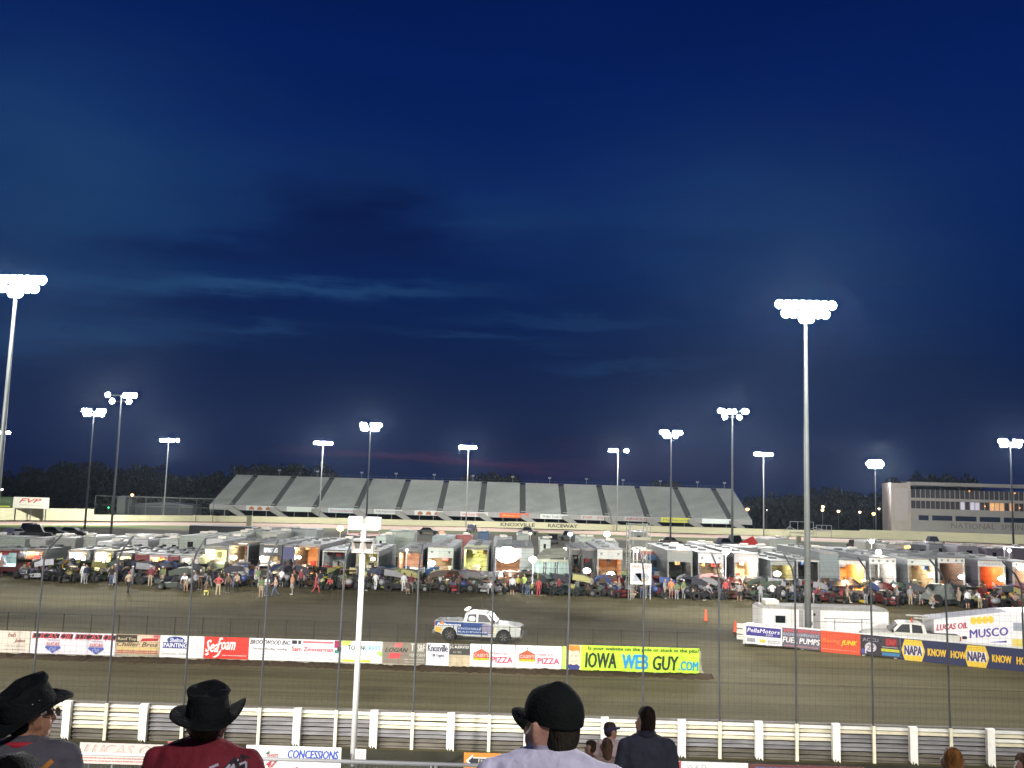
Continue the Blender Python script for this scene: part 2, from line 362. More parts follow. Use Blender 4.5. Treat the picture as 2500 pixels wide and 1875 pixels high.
# ---------------------------------------------------------------- near retaining wall and catch fence
NW = 35.15
rail_white = M('white guard rail', (.80, .79, .72), .55, 0, .10, 1.5, (1, 1, 3))
rail_shaded = M('shaded white guard rail', (.66, .61, .46), .55, 0, .16, 1.5, (1, 1, 3))  # same white rail, the shade of its lower half put into the colour
rail_bare = M('bare guard rail', (.36, .35, .36), .42, .35, .25, 1.6, (.6, 1, 5))
rail_dirty_shade = M('muddy kick board and gap shade', (.14, .125, .10), .8, 0, .3, 1.8, (.5, 1, 2))
post_w = M('white wall post', (.86, .84, .76), .6, 0, .10, 4)
NX = [Xof(px, .7, NW) for px in (-20,)]
pitch = (Xof(2317, .7, NW)-Xof(263, .7, NW))/11.0
xn0 = Xof(263, .7, NW)                                           # a narrow post
nwall = empty('guard_rail_wall', (0, NW, 0), 0, 'white and bare metal guard rail wall between the walkway and the near track', 'wall')
RH = 1.26; NRAIL = 4; rh = .262
def wbeam(z, h, y0=0.0):            # W profile, front faces -y
    pr = [(0.0, 0.0), (.11, .12), (.11, .24), (.0, .47), (.0, .53), (.11, .66), (.11, .78), (0.0, 1.0)]
    return [(-a, z+b_*h) for a, b_ in pr]
rnd = random.Random(11)
bays = range(-4, 17)
painted = {0: (1, 1, 1, 0), 1: (1, 0, 0, 0), 2: (1, 0, 0, 0), 3: (1, 0, 0, 0), 4: (1, 1, 0, 0), 5: (1, 1, 0, 0), 6: (1, 1, 0, 0), 7: (1, 1, 0, 0), 8: (1, 1, 0, 0), 9: (1, 1, 0, 0), 10: (1, 0, 0, 0), 11: (1, 0, 0, 0)}
for i in bays:
    x0 = xn0 + (i-1)*pitch + pitch/2; x1 = x0+pitch                # bays run from wide post to wide post
    pt = painted.get(i, (1, rnd.random() < .5, 0, 0))
    for k in range(NRAIL):
        z0 = RH - (k+1)*(rh+.038); b = MB(); pr = wbeam(z0, rh)
        bend = rnd.uniform(-.012, .012)
        n = len(pr)
        for j in range(n-1):
            b.add([(x0, pr[j][0], pr[j][1]), (x1, pr[j][0], pr[j][1]+bend), (x1, pr[j+1][0], pr[j+1][1]+bend), (x0, pr[j+1][0], pr[j+1][1])], [(0, 1, 2, 3)], 0 if j >= 3 else 1)
        ms = [rail_white, rail_shaded] if pt[k] else ([rail_bare, rail_bare] if k < 3 else [rail_dirty_shade, rail_dirty_shade])
        b.build('rail', ms, nwall)
    # wide post at the bay's left end with a notched foot
    b = MB(); w = .135; h = RH+.06+rnd.uniform(-.01, .03)
    b.prism([(x0-w, .12), (x0-w*.55, .03), (x0-w*.3, .16), (x0-w*.05, .02), (x0+w*.35, .10), (x0+w, .0), (x0+w, h), (x0-w, h-.01)], -.30, -.115)
    b.build('wide_post', post_w, nwall)
b = MB(); b.box(xn0-5*pitch, xn0+17*pitch, .02, .22, 0, RH+.01); b.box(xn0-5*pitch, xn0+17*pitch, -.05, .02, 0, .06); b.build('backing', rail_dirty_shade, nwall)  # dark backing puts the shade of the gaps between rails into colour
cf = empty('catch_fence', (0, NW, 0), 0, 'tall wire catch fence on thin bent-top posts above the white guard rail wall', 'fence')
postc = M('catch fence post', (.075, .078, .085), .6, .3, .25, 1.0, (1, 1, 1.2))
postl = M('post foot paint', (.78, .74, .55), .6, 0, .15, 2)
for i in range(-4, 18):
    x = xn0 + i*pitch; b = MB()
    lean = rnd.uniform(-.03, .03)
    b.tube([(x, -.13, RH-.05), (x+lean, -.10, 6.35), (x+lean, .30, 6.75), (x+lean*1.4, 1.15, 7.15)], .036, 8, mi=0)
    b.box(x-.055, x+.055, -.205, -.11, 0.0, RH+.02, mi=1)
    b.build('fence_post', [postc, postl], cf)
wire = M('fence wire', (.034, .033, .029), .6, .2, 0)
b = MB(); xa, xb = xn0-4*pitch, xn0+17*pitch
def wirex(z, y, r): b.tube([(xa, y, z), (xb, y, z)], r, 3, False)
for k in range(30):
    wirex(RH+.12+k*.205, .0+.02, .0026)
for z in (2.6, 4.1, 5.7): wirex(z, .03, .004)
for k in range(5): wirex(6.3+k*.16, .25+k*.2, .0035)
nv = int((xb-xa)/.21)
for k in range(nv):
    x = xa + k*.21
    b.tube([(x, .022, RH), (x, .022, 6.25), (x, .32, 6.6), (x, 1.1, 7.0)], .0024, 3, False)
b.build('wire_mesh', wire, cf)
# ---------------------------------------------------------------- inner wall, its low fence, and the banners
IW = 50.95
iw_m = M('inner wall concrete', (.33, .30, .23), .85, 0, .25, .5, (1, 1, 2))
b = MB(); xe = Xof(1712, .6, IW)
b.box(-90, xe, IW, IW+.30, 0, 1.22); b.prism([(xe, 0), (xe+.3, 0), (xe+.05, .3), (xe, .7)], IW, IW+.30)
o = b.build('inner_wall', iw_m); tag(o, 'low concrete wall hung with advertising banners beside the near straight', 'wall')
lf = empty('wire_fence', (0, IW+.15, 0), 0, 'low dark wire fence on thin posts standing on the banner wall', 'fence')
b = MB()
for z in (2.18, 1.95, 1.72, 1.48): b.tube([(-60, 0, z), (xe-.2, 0, z)], .012 if z > 2 else .006, 3, False)
x = -60
while x < xe:
    b.tube([(x, .0, 1.2), (x, 0, 2.18)], .004, 3, False); x += .3
b.build('wire_mesh', M('low fence steel', (.022, .022, .02), .8), lf)
x = Xof(16, 1.9, IW) - 1.48*20
while x < xe:
    b = MB(); b.tube([(x, 0, 1.2), (x+rnd.uniform(-.02, .02), 0, 2.22)], .024, 5); b.build('fence_post', M('low fence steel', (0, 0, 0)), lf); x += 1.48
R_, RD, PK, BL, YL, GR = (.60, .03, .03), (.35, .015, .02), (.62, .16, .20), (.035, .035, .24), (.72, .60, .03), (.35, .35, .35)
WB = (.80, .77, .76)
class Ban:
    """a printed banner on a wall plane: u runs 0..1 left to right, v 0..1 bottom to top"""
    def __init__(s, px0, px1, z0, z1, Y, col, label, cat='banner', name='banner', group=None, rough=None, th=.012, gap=.02):
        s.Y = Y; zm = (z0+z1)/2
        s.x0, s.x1 = Xof(px0, zm, Y), Xof(px1, zm, Y); s.z0, s.z1 = z0, z1
        s.w, s.h = s.x1-s.x0, z1-z0
        s.root = empty(name, (s.x0, Y-gap, z0), 0, label, cat, group)
        b = MB(); b.box(0, s.w, -th, 0, 0, s.h); b.build('panel', col if not isinstance(col, tuple) else flat(col), s.root); s.y = -th-.003
    def t(s, txt, u0, u1, v0, v1, col, bold=.02, shear=0.0, tilt=0.0):
        s.y -= .004
        return letters(txt, u0*s.w, u1*s.w, v0*s.h, v1*s.h, s.y, flat(col), s.root, bold, shear, 'lettering', tilt)
    def r(s, u0, u1, v0, v1, col, name='printed_block', sk=0.0):
        s.y -= .004; k = sk*s.h*(v1-v0)
        return shape([(u0*s.w, v0*s.h), (u1*s.w, v0*s.h), (u1*s.w+k, v1*s.h), (u0*s.w+k, v1*s.h)], s.y, flat(col), s.root, name, .001)
    def p(s, pts, col, name='emblem'):
        s.y -= .004
        return shape([(u*s.w, v*s.h) for u, v in pts], s.y, flat(col), s.root, name, .001)
    def e(s, u, v, ru, rv, col, name='emblem'):
        return s.p(ell(u, v, ru, rv), col, name)
    def lines(s, u0, u1, vs, col, seed=0, h=.05):            # illegible small print
        rr = random.Random(seed); b = MB(); s.y -= .004
        for v in vs:
            u = u0
            while u < u1-.01:
                w = rr.uniform(.01, .045); w = min(w, u1-u)
                b.prism([(u*s.w, v*s.h), ((u+w)*s.w, v*s.h), ((u+w)*s.w, (v+h*rr.uniform(.7, 1))*s.h), (u*s.w, (v+h*.9)*s.h)], s.y-.001, s.y)
                u += w+rr.uniform(.006, .014)
        return b.build('small_print', flat(col), s.root)
BZ0, BZ1 = .16, 1.27
G = 'banners along the inner wall'
bn = Ban(-60, 73, BZ0, BZ1, IW, (.74, .66, .56), 'cream banner with faded brown script lettering at the left end of the inner wall', group=G)
bn.t("Fred's", .60, .74, .72, .92, (.30, .12, .09), .05, .3); bn.t('Johns', .72, .92, .44, .64, (.30, .12, .09), .05, .3); bn.lines(.55, .93, (.28, .12), (.42, .34, .28), 1)
bn = Ban(75, 282, BZ0, BZ1, IW, (.80, .75, .80), 'white banner with two red LUCAS OIL wordmarks and two shield badges', group=G)
for u in (.015, .52):
    bn.r(u+.01, u+.315, .72, .93, (.02, .02, .025), sk=.2)
    bn.t('LUCAS', u, u+.30, .70, .95, (.58, .07, .09), .05, .25); bn.r(u+.335, u+.475, .72, .93, (.02, .02, .025), sk=.2); bn.t('OIL', u+.335, u+.475, .70, .95, (.58, .07, .09), .05, .25)
for u in (.27, .78):
    bn.p([(u-.09, .27), (u, .03), (u+.09, .27), (u+.085, .36), (u-.085, .36)], (.09, .12, .42), 'shield'); bn.t('LUCAS', u-.075, u+.075, .38, .54, (.62, .12, .14), .03, .2)
    bn.t('OIL', u-.04, u+.05, .12, .30, (.45, .48, .65), 0, .2); bn.lines(u-.06, u+.07, (.60,), (.55, .5, .58), 2, .07)
bn = Ban(284, 390, BZ0+.1, BZ1, IW, (.62, .46, .30), 'brown and tan banner with olive script lettering and a faded flag', group=G)
bn.r(.0, .52, .60, .98, (.05, .04, .025)); bn.r(.48, .98, .66, .96, (.70, .55, .42)); bn.p([(.55, .66), (.95, .70), (.98, .84), (.60, .82)], (.45, .03, .03)); bn.r(.85, 1, .86, 1.0, (.62, .15, .18))
bn.t('Roof Top', .04, .46, .66, .84, (.62, .52, .34), .02); bn.t('Chiller Bros', .02, .96, .40, .62, (.14, .11, .03), .03, .3); bn.r(.02, .98, .22, .36, (.66, .50, .20)); bn.lines(.03, .97, (.05, .14), (.45, .10, .06), 3, .06)
bn = Ban(391, 498, BZ0, BZ1, IW, (.80, .80, .78), 'white banner with blue oval and the words Shelton PAINTING', group=G)
bn.e(.35, .80, .20, .17, (.04, .10, .20)); bn.e(.37, .79, .19, .15, BL); bn.t('Shelton', .22, .52, .70, .90, (.78, .78, .80), .02, .25)
bn.r(.07, .64, .42, .70, BL); bn.t('PAINTING', .09, .62, .46, .66, (.8, .8, .8), .03); bn.t('Lancaster, Iowa', .05, .62, .10, .26, (.38, .38, .33), 0); bn.lines(.82, .93, (.22, .5, .72), (.6, .6, .58), 4, .06)
bn = Ban(499, 607, BZ0, BZ1, IW, (.62, .035, .022), 'red orange banner with flowing white script lettering', group=G)
bn.t('Sea', .03, .32, .30, .86, (.8, .76, .74), .035, .35); bn.t('Foam', .30, .70, .42, .96, (.8, .76, .74), .03, .35)
bn.p([(.20, .08), (.26, .04), (.34, .14), (.40, .42), (.37, .42), (.30, .18), (.24, .11)], (.8, .76, .74), 'flourish'); bn.p([(.02, .20), (.06, .12), (.12, .2), (.10, .3), (.06, .22)], (.8, .76, .74), 'flourish'); bn.lines(.42, .96, (.14,), (.8, .55, .5), 5, .04)
bn = Ban(608, 712, BZ0, BZ1, IW, (.80, .80, .80), 'white banner with black italic BROOKWOOD INC. lettering', group=G)
bn.t('BROOKWOOD INC.', .03, .97, .72, .92, (.03, .03, .04), .05, .2); bn.t('Precision Roofing, Leveling', .08, .90, .44, .58, (.08, .08, .09), .03, .25); bn.lines(.03, .95, (.10, .22), (.45, .45, .45), 6, .05)
bn = Ban(713, 833, BZ0, BZ1, IW, (.80, .78, .78), 'white banner of dense red lettering left of the green town banner', group=G)
bn.r(.0, .10, .78, .95, (.03, .03, .04)); bn.r(.12, .18, .78, .95, (.03, .03, .04)); bn.r(.22, .84, .84, .93, (.62, .14, .16)); bn.t('Sam Zimmerman', .0, .84, .46, .66, (.62, .05, .09), .05); bn.lines(.04, .84, (.10, .22, .34), (.5, .42, .45), 7, .05)
bn.r(.86, .98, .66, .99, (.30, .02, .08)); bn.r(.87, .95, .42, .56, (.02, .25, .22)); bn.r(.92, 1., .50, .70, (.03, .03, .03))
bn = Ban(834, 933, BZ0, BZ1, IW, (.74, .77, .74), 'pale banner with green corners and the word TOWNCREST', group=G)
bn.p([(0, 1), (.0, .76), (.2, .8), (.26, 1)], (.45, .60, .12)); bn.p([(1, .28), (1, .55), (.85, .55), (.9, .4)], (.35, .60, .12)); bn.r(.02, .72, .03, .14, (.52, .62, .05))
bn.t('TOWN', .16, .55, .58, .80, (.06, .06, .06), .04); bn.t('CREST', .56, .98, .60, .80, (.15, .42, .58), .05)
for u, v, q in ((.14, .33, .05), (.62, .28, .05), (.4, .4, .03), (.75, .42, .035), (.3, .25, .03)): bn.e(u, v, q, q*1.9, (.62, .45, .45)); bn.e(u, v, q*.7, q*1.3, (.75, .76, .76))
bn = Ban(936, 1040, BZ0+.02, BZ1, IW, (.20, .165, .125), 'brown panel with the black word LOGAN between red blocks', group=G)
bn.r(.24, .42, .78, .96, (.62, .12, .12), sk=.4); bn.r(.12, .38, .24, .50, (.62, .06, .07), sk=.3); bn.t('LOGAN', .04, .58, .54, .74, (.03, .03, .03), .03, .35)
bn.r(.62, .99, .02, .98, (.17, .16, .13)); bn.t('T', .64, .72, .62, .96, (.50, .47, .40), .05); bn.t('S&F', .80, .97, .60, .94, (.45, .43, .38), .05); bn.t('PERFORM', .62, .98, .34, .48, (.42, .40, .35), .03); bn.lines(.5, .98, (.06, .18), (.38, .34, .28), 8, .07)
bn = Ban(1041, 1096, BZ0-.02, BZ1+.01, IW, (.70, .71, .76), 'narrow pale banner with tall grey Knoxville lettering', group=G)
bn.t('Knoxville', .06, .94, .62, .94, (.07, .07, .09), .05); bn.t('Cliff Tuggles', .20, .80, .36, .52, (.10, .10, .12), .05); bn.lines(.2, .8, (.08, .16, .24), (.55, .55, .58), 9, .05)
bn = Ban(1097, 1147, .72, BZ1-.04, IW, (.045, .043, .04), 'small black sign with white lettering above bare tan wall', group=G)
bn.t('J.C. AUDIO/TEX', .03, .97, .56, .92, (.68, .66, .6), .02); bn.t('641-7862', .2, .6, .16, .38, (.35, .34, .32), 0)
b = MB(); xA, xB = Xof(1097, .4, IW), Xof(1147, .4, IW); b.box(xA, xB, IW-.014, IW-.001, .02, .70); o = b.build('plywood_board', M('tan plywood', (.46, .38, .25), .8, 0, .15, 2)); tag(o, 'bare tan board under the small black sign', 'board')
def casey(px0, px1, lab):
    q = Ban(px0, px1, BZ0, BZ1+.03, IW, (.82, .81, .80), lab, group=G)
    q.p([(.07, .27), (.43, .27), (.43, .60), (.25, .80), (.07, .60)], (.42, .10, .05), 'barn'); q.r(.075, .425, .27, .38, (.42, .40, .02)); q.r(.072, .428, .40, .60, (.62, .08, .06))
    q.t("CASEY'S", .09, .41, .43, .57, (.78, .45, .35), .04); q.r(.245, .255, .80, .92, (.05, .05, .05)); q.r(.225, .275, .86, .88, (.05, .05, .05))
    q.t('FAMOUS', .48, .82, .54, .66, (.66, .12, .18), .03); q.t('for', .84, .92, .53, .60, (.6, .1, .15), 0, .2); q.t('PIZZA', .48, .95, .20, .46, (.68, .05, .12), .05)
    return q
casey(1148, 1257, 'first of two white pizza banners, beside the small black sign, with red barn')
casey(1259, 1371, 'second white pizza banner with red barn, touching the lime green banner')
bn = Ban(1373, 1382, BZ0, BZ1+.05, IW, (.45, .70, .12), 'thin lime green strip banner between pizza banner and portrait banner', group=G)
bn = Ban(1384, 1707, BZ0-.04, BZ1+.13, IW, (.46, .76, .035), 'long lime green banner reading IOWA WEB GUY.COM with cartoon portrait', group=G)
bn.r(.0, .105, 0, 1.0, (.62, .66, .42)); bn.p([(.005, .55), (.095, .55), (.10, .80), (.095, .99), (.005, .99), (.0, .75)], (.75, .22, .04), 'cartoon_hair')
bn.p([(.012, .30), (.02, .22), (.05, .16), (.08, .22), (.088, .30), (.095, .60), (.088, .78), (.04, .74), (.01, .80), (.006, .6)], (.78, .56, .40), 'cartoon_face')
bn.p([(.02, .0), (.09, .0), (.10, .14), (.075, .24), (.05, .20), (.025, .24), (.0, .16)], (.03, .04, .16), 'cartoon_collar'); bn.e(.032, .56, .006, .03, (.30, .22, .2)); bn.e(.068, .56, .006, .03, (.30, .22, .2)); bn.r(.032, .068, .33, .345, (.5, .2, .15))
bn.t('Is your website on the pole or stuck in the pits?', .16, .995, .79, .97, (.05, .09, .01), .05)
bn.t('IOWA', .14, .37, .12, .72, (.02, .03, .01), .04, .1); bn.t('WEB', .42, .61, .12, .68, (.02, .26, .55), .05, .05); bn.t('GUY', .65, .84, .10, .66, (.02, .03, .01), .04, .1); bn.t('.COM', .845, .99, .12, .48, (.02, .30, .50), .04, .05)
# ---------------------------------------------------------------- right-hand pit wall with its banners
PA = Vector((Xof(1802, .7, 62.9), 62.9, 0)); PB = Vector((Xof(2500, .7, 55.2), 55.2, 0)); pd = (PB-PA).normalized(); prz = math.atan2(pd.y, pd.x); PL = (PB-PA).length
def uof(px, z=.8):      # distance along the pit wall for a pixel column
    lo, hi = -1.0, PL+12
    for _ in range(40):
        m_ = (lo+hi)/2; q = PA+pd*m_
        if proj(q.x, q.y, z)[0] < px: lo = m_
        else: hi = m_
    return (lo+hi)/2
pw = empty('pit_wall', PA, prz, 'low pit wall of stacked white rails carrying signs at right', 'wall')
b = MB()
for k in range(3): b.box(-.1, PL+14, .04, .22, .25+k*.36, .52+k*.36)
b.build('stacked_rails', M('white pit rail', (.66, .64, .58), .6, 0, .12, 1), pw)
b = MB(); b.box(.5, PL+14, -.06, .34, 1.27, 1.33); b.build('top_rail', whitew, pw)
x = .4
while x < PL+14:
    b = MB(); b.box(x-.08, x+.08, -.02, .30, 0, 1.27); b.build('post', M('white pit rail', (0, 0, 0)), pw); x += 1.83
class PBan(Ban):
    def __init__(s, px0, px1, z0, z1, col, label, group='signs on the pit wall', th=.012):
        s.u0, s.u1 = uof(px0), uof(px1); s.w, s.h = s.u1-s.u0, z1-z0
        q = PA+pd*s.u0+Vector((pd.y, -pd.x, 0))*.075; s.root = empty('banner', (q.x, q.y, z0), prz, label, 'banner', group)
        b = MB(); b.box(0, s.w, -th, 0, 0, s.h); b.build('panel', flat(col), s.root); s.y = -th-.003
bn = PBan(1820, 1910, .02, 1.25, (.78, .76, .78), 'blue and white Pella Motors sign at the left end of the pit wall')
bn.r(.03, .97, .46, .93, (.05, .04, .22)); bn.t('PellaMotors', .06, .94, .64, .84, (.75, .74, .8), .03, .2); bn.t('.com', .55, .75, .50, .60, (.6, .6, .7), 0, .2); bn.r(.05, .28, .14, .34, (.30, .30, .30)); bn.r(.40, .56, .16, .32, (.72, .56, .08)); bn.lines(.62, .95, (.14, .24), (.45, .44, .42), 12, .08)
bn = PBan(1911, 2003, .05, 1.27, (.13, .12, .15), 'dark sign reading WATERMAN FUEL PUMPS in red and white')
bn.t('WATERMAN', .02, .98, .80, .97, (.62, .08, .08), .05); bn.t('RACING COMPONENTS', .03, .97, .62, .76, (.40, .42, .52), .02); bn.t('FUEL PUMPS', .01, .99, .26, .54, (.76, .75, .76), .04, .15); bn.lines(.05, .95, (.08,), (.45, .2, .2), 13, .07)
bn = PBan(2004, 2101, .0, 1.30, (.66, .085, .035), 'bright orange sign with yellow JUNK lettering')
bn.t('Racing', .05, .50, .42, .66, (.74, .20, .05), .02, .2); bn.t('JUNK', .52, .92, .36, .64, (.82, .55, .03), .05, .3); bn.lines(.03, .96, (.14,), (.80, .25, .15), 14, .05)
bn = PBan(2102, 2150, .08, 1.28, (.035, .03, .04), 'black sign with white round 22 emblem')
bn.t('ACCU', .1, .9, .68, .86, (.30, .27, .32), .02); bn.e(.5, .40, .30, .24, (.5, .45, .5)); bn.e(.5, .40, .25, .20, (.62, .58, .62)); bn.t('22', .32, .68, .28, .52, (.15, .12, .15), .03, .2); bn.r(.02, .2, .05, .3, (.10, .09, .30)); bn.r(.22, .28, .08, .30, (.7, .7, .8))
bn = PBan(2151, 2197, .08, 1.28, (.05, .04, .055), 'black sign with dark red block above yellow and blue bars')
bn.r(.25, .85, .55, .90, (.30, .02, .03)); bn.t('DRP', .32, .8, .6, .86, (.45, .06, .06), .04); bn.r(.02, .98, .26, .40, (.50, .52, .05)); bn.r(.05, 1., .06, .22, (.06, .20, .38)); bn.lines(.05, .9, (.46,), (.5, .45, .45), 15, .05)
bn = PBan(2199, 2560, -.05, 1.25, (.030, .036, .095), 'navy blue banner with yellow hexagons reading NAPA KNOW HOW')
for u in (.065, .505):
    w_ = .158
    bn.p([(u-.06, .50), (u-.035, .98), (u+.085, .98), (u+.11, .50), (u+.085, .02), (u-.035, .02)], (.80, .55, .06), 'hexagon'); bn.p([(u-.045, .50), (u-.036, .72), (u+.086, .72), (u+.095, .5), (u+.086, .28), (u-.036, .28)], (.74, .72, .72), 'hexagon_band')
    bn.t('NAPA', u-.036, u+.086, .30, .70, (.07, .05, .13), .05, .05); bn.t('KNOW', u+.13, u+.255, .34, .66, (.80, .50, .05), .05); bn.t('HOW', u+.29, u+.39, .34, .66, (.80, .50, .05), .05)
# ================================================================ FLOODLIGHT TOWERS
poleg = M('galvanised pole', (.27, .29, .28), .5, .3, .12, .5)
poled = M('weathered pole', (.14, .15, .16), .6, .3, .12, .5)
LAMPM = glow((1.0, .985, .97), 260.0); LAMPB = glow((.90, .92, 1.0), 260.0)
def tower(px, ytop, Y, H_, label, lamps, r=.30, lm=None, pr=(.10, .225), pm=None, light=None, extra=None, base_z=0.0):
    """lamps: list of (dx, dz) of lamp heads on the crossarms"""
    p = at(px, ytop, Y); Ht = p.z
    t = empty('floodlight_tower', (p.x, Y, base_z), 0, label, 'floodlight', 'floodlight towers')
    b = MB(); b.tube([(0, 0, 0), (0, 0, Ht*.55-base_z), (0, 0, Ht-base_z)], [pr[1], (pr[0]+pr[1])/2, pr[0]], 10); b.build('pole', pm or poleg, t, True)
    rows = sorted(set(z for _, z in lamps)); b = MB()
    for z in rows:
        xs = [x for x, zz in lamps if zz == z]; b.box(min(xs)-.2, max(xs)+.2, .05, .17, Ht-base_z+z-.06, Ht-base_z+z+.06)
    b.build('crossarm', darksteel, t)
    for x, z in lamps:
        b = MB(); b.lathe([(.001, .25), (r*.6, .2), (r, -.05), (r, -.12)], (x, 0, Ht-base_z+z), 'y', 12); h = b.build('lamp_head', darksteel, t, True)
        b = MB(); b.lathe([(r*.96, -.10), (r*.8, -.22), (.001, -.28)], (x, 0, Ht-base_z+z), 'y', 12); b.build('lens', lm or LAMPM, h, True)
    if light:
        for (tx, ty, tz, w, a) in light:
            spot('floodlight', (p.x, Y-.6 if ty < Y else Y+.6, Ht), (tx, ty, tz), w, (1, .985, .95), a, .7, .7)
    return t, Ht
top2 = [(x, 0) for x in (-1.75, -1.2, -.7, -.2, .25, .75, 1.25, 1.75)] + [(x, -.62) for x in (-1.35, -.85, -.2, .3, .8, 1.3)] + [(x, -.95) for x in (-.2, .25)]
tower(42, 683, 62.2, 0, 'tallest floodlight tower at the left edge with a dense double bank of lamps', top2, .32, light=[(-35, 42, 0, 22000, 110), (-40, 100, 0, 45000, 100)])
tower(1966, 745, 62.2, 0, 'thick pale floodlight tower behind the orange JUNK sign', top2, .32, light=[(12, 42, 0, 30000, 110), (25, 98, 0, 60000, 100)])
four = [(-2.0, 0), (-1.3, -.9), (.6, 0), (1.35, 0), (1.95, 0), (1.2, -.9)]
many = [(-2.1, 0), (-1.5, 0), (-1.7, -.75), (-.9, -.75), (-.9, 0), (.9, 0), (1.5, 0), (2.1, 0), (1.0, -.7), (1.8, -.75), (.3, -.7)]
tower(230, 1003, 194, 0, 'dark floodlight tower left of the taller one above the far left grass', many, .46, LAMPM, (.11, .22), poled, [(-122, 222, 3, 190000, 120), (-70, 240, 1, 120000, 110)])
tower(297, 965, 138, 0, 'taller dark infield floodlight tower with spaced lamps at left', four, .42, LAMPM, (.10, .19), poled, [(-45, 100, 0, 50000, 120)])
row9 = [(x*.42, 0) for x in range(-5, 4)] + [(2.55, 0)]
rowl = [(x*.45, 0) for x in range(-5, 6)]
tower(412, 1075, 262, 0, 'floodlight tower between the trees and the far grandstand, one lamp set apart', row9, .46, LAMPB, (.10, .19), None, [(-75, 235, 0, 70000, 130)])
tower(789, 1082, 265, 0, 'floodlight tower in front of the left part of the grandstand, low unbroken lamp row', rowl, .46, LAMPB, (.10, .19), None, [(-50, 240, 0, 70000, 130)])
cl = [(-1.75, 0), (-1.2, 0), (-1.5, -.75), (-.8, -.75), (.4, 0), (.9, 0), (1.4, 0), (1.9, 0), (.7, -.75), (1.3, -.75)]
tower(905, 1038, 194, 0, 'dark infield floodlight tower rising behind the white loudspeakers', cl, .46, LAMPM, (.10, .19), poled, [(-30, 150, 0, 50000, 120), (-30, 290, 5, 230000, 85)])
tower(1144, 1092, 265, 0, 'floodlight tower before the centre of the grandstand', rowl[:10], .46, LAMPB, (.10, .19), None, [(-13, 240, 0, 70000, 130)])
gap = [(x*.45, 0) for x in range(-5, 0)] + [(2.1, 0), (2.5, 0)]
tower(1509, 1100, 265, 0, 'floodlight tower before the grandstand with a gap in its lamp row', gap, .46, LAMPB, (.10, .19), None, [(28, 240, 0, 70000, 130)])
cr_ = [(-1.9, 0), (-1.4, 0), (-.9, 0), (-1.2, -.75), (-.6, -.75), (-.7, -.4), (.7, 0), (1.3, 0), (1.8, 0), (.8, -.75)]
tower(1639, 1056, 190, 0, 'dark infield floodlight tower left of the four-lamp tower', cr_, .46, LAMPM, (.10, .19), poled, [(35, 150, 0, 50000, 120), (35, 290, 5, 230000, 85)])
sp4 = [(-1.9, 0), (-1.5, 0), (-.5, -.08), (.25, -.08), (1.7, 0), (2.1, 0), (-1.2, -.9), (1.05, -.9)]
tower(1788, 1004, 143, 0, 'tall dark infield floodlight tower with four separated lamp spots', sp4, .40, LAMPM, (.10, .20), poled, [(35, 105, 0, 50000, 120)])
tower(1864, 1109, 265, 0, 'floodlight tower just right of the grandstand end', rowl, .46, LAMPB, (.10, .20), None, [(70, 240, 0, 70000, 130)])
ballc = [(x*.5, z) for z in (.55, 0, -.55) for x in range(-4, 5) if abs(x)+abs(z)*2 < 4.6]
tower(2136, 1133, 290, 0, 'floodlight tower glaring as one round ball left of the cream building', ballc, .75, glow((.93, .91, 1.0), 600), (.10, .19), poled, [(95, 255, 0, 70000, 130)])
tower(2466, 1078, 190, 0, 'dark floodlight tower in front of the cream building at the right edge', many, .46, LAMPM, (.11, .21), poled, [(80, 160, 0, 50000, 120), (105, 290, 5, 200000, 80)])
tower(6, 1056, 250, 0, 'small distant floodlight cropped by the left edge of the photo', [(-.8, 0), (-.3, 0), (1.3, 0), (1.8, 0)], .42, LAMPB, (.12, .25), None)
# ================================================================ FAR GRANDSTAND
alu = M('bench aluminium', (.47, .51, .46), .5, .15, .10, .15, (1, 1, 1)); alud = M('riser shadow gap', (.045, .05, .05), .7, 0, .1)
gs = empty('grandstand', (0, 278, 0), 0, 'long silver grandstand of open benches beyond the far wall', 'grandstand')
SZ0, SZ1, SY0, SY1, NR = 4.0, 13.3, 278.0, 303.0, 28
aX = [Xof(564+101.7*k, SZ0, SY0) for k in range(13)]; XL = Xof(512, SZ0, SY0); XR = Xof(1836, SZ0, SY0)
edges = [XL] + aX + [XR]
for i in range(14):
    x0 = edges[i]+(.9 if i else 0); x1 = edges[i+1]-(.9 if i < 13 else 0); b = MB()
    for k in range(NR):
        y = (SY1-SY0)*k/NR; z = SZ0+(SZ1-SZ0)*k/NR; dy = (SY1-SY0)/NR; dz = (SZ1-SZ0)/NR
        b.box(x0, x1, y, y+dy*.55, z+.12, z+.20, 0); b.box(x0, x1, y+dy*.5, y+dy, z-.02, z+.02, 0)
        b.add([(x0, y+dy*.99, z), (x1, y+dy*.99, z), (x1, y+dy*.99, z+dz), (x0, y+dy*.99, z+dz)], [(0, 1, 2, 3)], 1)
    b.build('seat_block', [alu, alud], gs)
for i in range(13):
    b = MB()
    for k in range(NR):
        y = (SY1-SY0)*k/NR; z = SZ0+(SZ1-SZ0)*k/NR-.25; b.box(aX[i]-.9, aX[i]+.9, y, y+.92, z-.5, z+.06)
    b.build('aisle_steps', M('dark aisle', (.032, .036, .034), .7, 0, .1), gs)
b = MB(); b.box(XL, XR, -.08, -.02, SZ0-1.3, SZ0+.15); b.build('fascia', M('stand fascia', (.27, .27, .25), .7, 0, .1), gs)
b = MB(); b.box(XL, XR, 25, 25.1, SZ1+.0, SZ1+.12); b.box(XL, XR, 25, 25.04, SZ1+.80, SZ1+.83)
x = XL
while x < XR: b.box(x, x+.05, 25, 25.06, SZ1, SZ1+.8); x += 6
b.build('guard_rail', M('dull rail', (.10, .11, .11), .7), gs)
